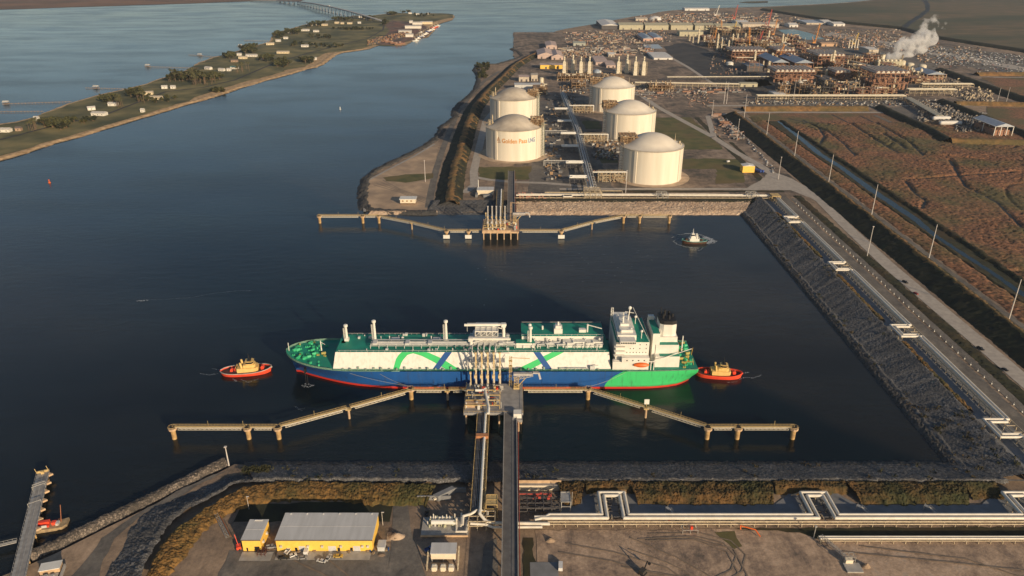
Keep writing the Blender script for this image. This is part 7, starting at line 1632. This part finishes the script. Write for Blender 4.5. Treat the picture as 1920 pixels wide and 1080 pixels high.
clumps = [ # px,py,rx,ry,count,kind,where
 (105,238,26,5,22,'tree','in the dark thicket near the left end of the island'),(65,245,14,4,6,'palm','by the left end of the island'),(205,190,12,4,9,'tree','behind the white house at the widest lawn'),(225,200,9,5,9,'palm','in the palm group right of the twin white houses'),
 (256,178,16,5,13,'tree','behind the pair of cream houses'),(265,190,8,3,5,'palm','in front of the pair of cream houses'),(345,146,34,7,34,'tree','in the long dark grove in the middle of the island'),(345,150,36,6,14,'palm','in the long grove in the middle of the island'),(380,158,26,4,16,'palm','in the palm row along the island road'),
 (395,148,22,4,14,'tree','in the grove left of the green roofed house'),(410,172,14,3,9,'bush','on the bank below the grove'),(465,96,18,5,20,'tree','in the trees on the far shore bend'),(430,108,14,3,8,'tree','along the far shore left of the bend'),(455,135,14,4,9,'palm','in the palms right of the green roofed house'),
 (530,122,14,5,14,'tree','in the dark grove above the sandy bluff'),(572,116,14,4,12,'tree','along the bluff in the middle distance'),(500,112,14,4,8,'tree','round the far lawn houses'),(545,62,20,4,18,'tree','along the back shore by the far houses'),(590,48,18,3,16,'tree','beyond the far houses'),(520,68,12,4,10,'tree','on the back shore point'),
 (600,70,26,3,14,'bush','scattered on the far meadow'),(660,55,40,2,26,'bush','in the hedge line across the far meadow'),(640,38,26,2,14,'tree','along the back shore near the bridge'),(570,84,30,3,12,'bush','in the nearer meadow hedge'),(690,36,16,3,10,'tree','by the bridge foot'),(735,28,12,1.6,10,'tree','on the far side of the island beyond the road'),(762,25,8,1,6,'tree','on the far point of the island'),(720,45,8,4,9,'tree','along the bridge road'),(800,30,26,3,10,'bush','on the far point'),(620,88,30,3,10,'bush','above the sandy shore in the distance'),(150,228,30,5,9,'bush','on the front lawn slope'),(290,188,40,5,12,'bush','on the slope below the houses')]
for px, py, rx, ry, cnt, kd, where in clumps:
    for k in range(int(cnt*1.15)+1):
        x, y = G(px+r.uniform(-rx,rx)*r.random()**.3, py+r.gauss(0,ry*.5), .9)
        tree(kd, x, y, r.uniform(1.15,1.9) if px < 640 and kd == 'tree' else r.uniform(1.1,1.8), r.uniform(0,6.28), '%s %s' % ({'palm':'tall thin palm tree','tree':'rounded dark tree','bush':'low dark shrub'}[kd], where), '%s %s' % ({'palm':'palms','tree':'trees','bush':'shrubs'}[kd], where))
houses = [(10,247,22,'long cream house at the left edge of the island',0,'w'),(36,245,10,'small peach shed beside the long cream house',.1,'p'),(69,225,8,'tiny white hut near the back shore',0,'w'),(172,206,13,'white two storey house left of the twin pair',.5,'w'),(187,216,26,'long low white roofed house on the lawn',-.1,'w'),(213,198,17,'white trailer house among the palms',0,'w'),(278,177,18,'cream hipped roof house, back one of the pair',.2,'c'),(292,186,24,'long cream fronted house, front one of the pair',.05,'c'),(309,166,10,'small white house half hidden left of the palms',.2,'w'),(325,166,8,'small bright hut beside the half hidden house',0,'w'),(268,210,6,'tiny white hut close to the sandy shore',0,'w'),
 (391,130,14,'white house at the end of the grove',-.5,'w'),(416,133,12,'white house left of the green roofed house',-.3,'w'),(430,133,8,'narrow white house touching the green roofed house',0,'w'),(440,129,14,'green roofed white house',0,'g'),(449,104,8,'white house hard by the back shore',0,'w'),(456,110,15,'cream house below the back shore trees',0,'c'),(440,116,12,'brown house with dark roof on the back lawn',0,'p'),(472,106,20,'long white house on the back lawn',-.05,'w'),
 (497,111,14,'white flat house above the dark grove',0,'w'),(507,84,14,'cream house beside the back shore bend',.2,'c'),(522,78,9,'small white house in the trees by the bend',0,'w'),(536,73,8,'small white hut right of the bend',0,'w'),(531,100,22,'long low cream barn on the meadow',0,'c'),(572,88,13,'white barn alone on the meadow',0,'w'),(591,112,6,'tiny white hut at the bluff top',0,'w'),(545,62,10,'white house among back shore trees',0,'w'),(573,58,14,'grey white house at the back shore',0,'w'),(593,60,10,'white house right of the grey white one',0,'w'),(581,48,10,'white house near the back shore row start',0,'w'),(596,48,6,'little cream hut in the back shore row',0,'c'),(609,48,11,'cream house in the back shore row',0,'c'),(632,44,8,'yellow gabled house in the back shore row',0,'c'),(642,45,6,'tiny house next to the yellow gabled one',0,'c'),(656,45,9,'yellow gabled house nearest the bridge',0,'c'),(674,44,6,'white cabin near the bridge foot',0,'w'),(676,33,6,'white shed under the bridge ramp',0,'w'),(684,36,7,'white boat shed under the bridge ramp',0,'w'),(769,26,6,'white house on the far point',0,'w'),(783,28,6,'second white house on the far point',0,'w'),(801,27,5,'third white house on the far point',0,'w')]
hm = {'w':M('house_white', (.78,.74,.66), None, .5, .7),'c':M('house_cream', (.74,.62,.42), None, .5, .7),'p':M('house_brown', (.40,.28,.20), None, .5, .8),'g':M('house_white', (.78,.74,.66))}
rm = {'w':M('roof_pale', (.60,.57,.52), None, .5, .6),'c':M('roof_cream', (.58,.50,.38), None, .5, .7),'p':M('roof_dark', (.16,.13,.12), None, .5, .8),'g':M('roof_green', (.16,.30,.27), None, .5, .6)}
for px, py, wpx, lb, rt, c in houses:
    x, y = G(px, py, .9); w = wpx*(y*CT+CAMH*ST)/FPX; w = min(w, 34); d = max(7, min(12, w*.5)); R = empty('house', (x,y,.9), lb, 'house', None, rt)
    MB().box(-w/2,w/2,-d/2,d/2,0,4.6).build('wall', hm[c], R); MB().gable(-w/2-.5,w/2+.5,-d/2-.5,d/2+.5,4.62,7.0).build('roof', rm[c], R)
    for k in range(max(1, int(w/7))): xx = -w/2+(k+.5)*w/max(1, int(w/7)); MB().box(xx-.7,xx+.7,-d/2-.06,-d/2+.05,1.4,3.0).build('window', glass, R)
def dock(p, q, label, hut=None, w=1.4):
    (x0,y0),(x1,y1) = G(p[0],p[1],1), G(q[0],q[1],1); L = math.hypot(x1-x0,y1-y0); a = math.atan2(y1-y0,x1-x0); R = empty('fishing_pier', (x0,y0,0), label, 'pier', None, a)
    MB().box(0,L,-w/2,w/2,1.3,1.7).build('deck', brownst, R); m = MB(); [m.tube((k*6+.5,s*w/2,-1),(k*6+.5,s*w/2,2.4),.2,n=6) for k in range(int(L/6)+1) for s in (-1,1)]; m.build('piles', brownst, R)
    if hut: h = MB(); h.box(hut*L-5,hut*L+5,-5,5,1.3,1.8); [h.bar((hut*L+a_,b_,1.5),(hut*L+a_,b_,5),.35) for a_ in (-4,4) for b_ in (-4,4)]; h.build('platform', brownst, R); MB().gable(hut*L-5,hut*L+5,-5,5,5,7.4).build('roof', rm['w'], R)
dock((9,195),(134,191),'long thin pier with a hut at its outer end near the left edge',.02); dock((-30,210),(82,209),'long thin pier low at the left edge'); dock((161,165),(238,167),'pier with a roofed platform left of the island',.25); dock((272,125),(372,128),'longest pier with a roofed head off the middle of the island',.05); dock((354,103),(406,107),'pier of bare planks behind the grove',.4); dock((445,87),(484,87),'short pier with a hut at the island bend',.15); dock((458,76),(512,77),'faint short pier beyond the bend'); dock((720,22),(748,25),'low pier on the far side of the island')
# bridge
bc = M('bridge_concrete', (.30,.30,.31), (.22,.22,.23), .05, .8)
pts = []
for px, py, z in ((470,1.5,5),(520,3.0,6),(560,4.5,14),(590,8.5,20),(620,14.5,24),(650,21.5,23),(680,30,18),(705,37.5,11),(724,43,3)):
    x, y = G(px, py-1.5, z); pts.append((x, y, z))
R = empty('highway_bridge', (0,0,0), 'long curved highway bridge on many piers reaching the island', 'bridge')
P2, L = resample([(a,b) for a,b,_ in pts], 60); cum = np.r_[0, np.cumsum([math.dist(pts[i][:2], pts[i+1][:2]) for i in range(len(pts)-1)])]; tt = np.linspace(0, cum[-1], 60); Zs = np.interp(tt, cum, [p[2] for p in pts])
m = MB(); m2 = MB()
for i in range(59):
    a = (P2[i][0],P2[i][1],Zs[i]); b = (P2[i+1][0],P2[i+1][1],Zs[i+1]); m.bar(a, b, 12, 2.2); a2 = (a[0],a[1],a[2]+1.6); b2 = (b[0],b[1],b[2]+1.6); m2.bar(a2, b2, 12.6, .9)
m.build('deck', bc, R); m2.build('parapet', M('bridge_edge', (.42,.42,.42), None, .05, .8), R)
for i in range(8, 58, 2):
    z = Zs[i]-1
    if z < 4: continue
    q = MB(); [q.cb(P2[i][0]+s, P2[i][1], -1, 2.2, 2.2, z+1) for s in (-3.6, 3.6)]; q.cb(P2[i][0], P2[i][1], z-1.6, 11, 2.6, 1.8); q.cb(P2[i][0], P2[i][1], -1, 12, 4, 2.4); q.build('pier', bc, R)
tk = G(664,9,22); R = empty('lorry', (P2[36][0], P2[36][1], Zs[36]+2), 'white lorry crossing the highway bridge', 'truck', None, -.8); MB().box(-8,5,-1.3,1.3,1,4).build('trailer', white, R); MB().box(5.4,8,-1.2,1.2,.5,3.2).build('cab', white, R); m = MB(); [m.tube((x,-1.3,.5),(x,1.3,.5),.5) for x in (-6,-4.5,6.5)]; m.build('wheels', tyre, R)
# shipyard and shrimp boats
for px, py, w, lb, mt in ((775,53,30,'large white roofed shipyard hall nearest the road',hm['w']),(760,62,24,'grey roofed shipyard shed in front of the large hall',MATS['roof_pale']),(783,46,18,'white shed behind the shipyard hall',hm['w']),(800,45,22,'pink walled net store on the shipyard quay',hm['c']),(771,43,6,'tall white tank building in the shipyard',hm['w']),(768,69,14,'low white shed near the boats',hm['w'])):
    x, y = G(px, py, 1); ww = w*(y*CT+CAMH*ST)/FPX; R = empty('shipyard_shed', (x,y,1.1), lb, 'shed'); MB().box(-ww/2,ww/2,-9,9,0,8).build('wall', mt, R); MB().gable(-ww/2-.5,ww/2+.5,-9.5,9.5,8.02,10.5).build('roof', rm['w'], R)
def shrimp(px, py, rot, label, hullc):
    x, y = G(px, py, 0); R = empty('shrimp_boat', (x,y,0), label, 'fishing boat', 'shrimp boats moored at the shipyard', rot)
    MB().add([(-11,-3,2.2),(6,-3,2.4),(12,0,3.6),(6,3,2.4),(-11,3,2.2),(-10.5,-2.4,-.5),(5.5,-2.4,-.5),(10,0,-.5),(5.5,2.4,-.5),(-10.5,2.4,-.5)],[(0,1,2,3,4),(5,6,1,0),(6,7,2,1),(7,8,3,2),(8,9,4,3),(9,5,0,4)]).build('hull', hullc, R)
    MB().box(0,6,-2,2,2.4,5.6).build('wheelhouse', white, R); m = MB(); m.tube((-1,0,2.4),(-1,0,17),.3,.2); m.bar((-1,0,5),(-3,9,15),.3); m.bar((-1,0,5),(-3,-9,15),.3); m.bar((-1,0,15),(-10,0,6),.25); m.build('outriggers', hm['c'], R)
k = 0
for px, py in ((779,77),(783,73),(787,70),(791,69),(795,66),(798,64),(803,60),(806,58),(810,56),(812,53),(816,51),(789,62),(820,49)):
    shrimp(px, py, r.uniform(-.5,1.2), 'shrimp boat with raised outriggers, %s from the near end of the quay' % ORD[k], r.choice((white,bluel,white,red))); k += 1
for px, py, lb in ((738,82,'left rusty barge in the scrap yard'),(746,84.5,'middle rusty barge in the scrap yard'),(753,83,'right rusty barge in the scrap yard'),(728,80,'rusty hull drawn up on the scrap yard shore')):
    x, y = G(px, py, 0); R = empty('rusty_barge', (x,y,0), lb, 'barge'); MB().prism([(-9,-5),(9,-5),(11,0),(9,5),(-9,5)], -.5, 5).build('hull', CM['rust'], R); MB().box(-6,-1,-3,3,5,8.5).build('deckhouse', CM['pink'], R)
m = MB(); r2 = random.Random(8)
for k in range(420): px = r2.uniform(690,768); py = 62+(768-px)*.24+r2.uniform(-4,5); x, y = G(px, py, 1); m.m = r2.randrange(3); m.cb(x,y,1,r2.uniform(2,7),r2.uniform(2,6),r2.uniform(1,6),r2.uniform(0,3))
tag(m.build('scrap_metal', [CM['rust'], brownst, dkst]), 'heaps of red brown scrap metal on the island shore', 'scrap', None, 'stuff')
for px, py, rr, lb in ((905,126,12,'dark bushes on the little point in front of the levee'),(905,140,8,'dark bushes along the shore below the little point')):
    for k in range(26):
        x, y = G(px+r.uniform(-rr,rr), py+r.gauss(0,4), 1); tree('bush', x, y, r.uniform(.8,1.5), r.uniform(0,6), lb, lb)
# ================================================================ LIGHT, AIR, CAMERA
W = bpy.data.worlds.new("World"); SC.world = W; W.use_nodes = True
wn = W.node_tree; bg = wn.nodes['Background']
sky = wn.nodes.new('ShaderNodeTexSky'); sky.sky_type = 'NISHITA'; sky.sun_disc = False
sky.sun_elevation = math.radians(SUN_EL); sky.sun_rotation = math.radians(180-SUN_AZ); sky.air_density = 1.0; sky.dust_density = .8; sky.ozone_density = 1.5
wn.links.new(sky.outputs[0], bg.inputs[0]); bg.inputs[1].default_value = .075
sd = bpy.data.lights.new('sun', 'SUN'); sd.energy = 4.6; sd.angle = math.radians(.5); sd.color = (1.0,.78,.52)
so = bpy.data.objects.new('sun', sd); COL.objects.link(so)
az, el = math.radians(SUN_AZ), math.radians(SUN_EL)
sv = Vector((math.sin(az)*math.cos(el), -math.cos(az)*math.cos(el), math.sin(el)))
so.rotation_euler = sv.to_track_quat('Z', 'Y').to_euler(); so.location = sv*500
cd = bpy.data.cameras.new('camera'); cam = bpy.data.objects.new('camera', cd); COL.objects.link(cam)
cam.location = (0,0,CAMH); cam.rotation_euler = (math.pi/2-TH,0,0)
cd.sensor_width = 36; cd.lens = 36*FPX/1920; cd.clip_start = 1; cd.clip_end = 40000
SC.camera = cam
HAZE = 1.0
if HAZE:
    hb = MB().box(-9100,9100,-100,16100,-3,320)
    hm = bpy.data.materials.new('haze_air'); hm.use_nodes = True; n = hm.node_tree.nodes; n.remove(n['Principled BSDF'])
    pv = n.new('ShaderNodeVolumePrincipled'); pv.inputs['Density'].default_value = .000032; pv.inputs['Color'].default_value = (.80,.88,1.0,1); pv.inputs['Anisotropy'].default_value = .3
    hm.node_tree.links.new(pv.outputs[0], n['Material Output'].inputs['Volume'])
    h = hb.build('haze', hm); tag(h, 'thin blue evening haze over the whole waterway', 'haze', None, 'stuff')
vs = SC.view_settings; SC.display_settings.display_device = 'sRGB'; vs.view_transform = 'Standard'; vs.look = 'None'; vs.gamma = 1; vs.exposure = 0.1; vs.use_curve_mapping = False
SC.cycles.max_bounces = 8; SC.cycles.diffuse_bounces = 2; SC.cycles.glossy_bounces = 3; SC.cycles.transmission_bounces = 2; SC.cycles.volume_bounces = 4
SC.cycles.volume_step_rate = 1; SC.cycles.use_denoising = True
SC.cycles.sample_clamp_indirect = 4
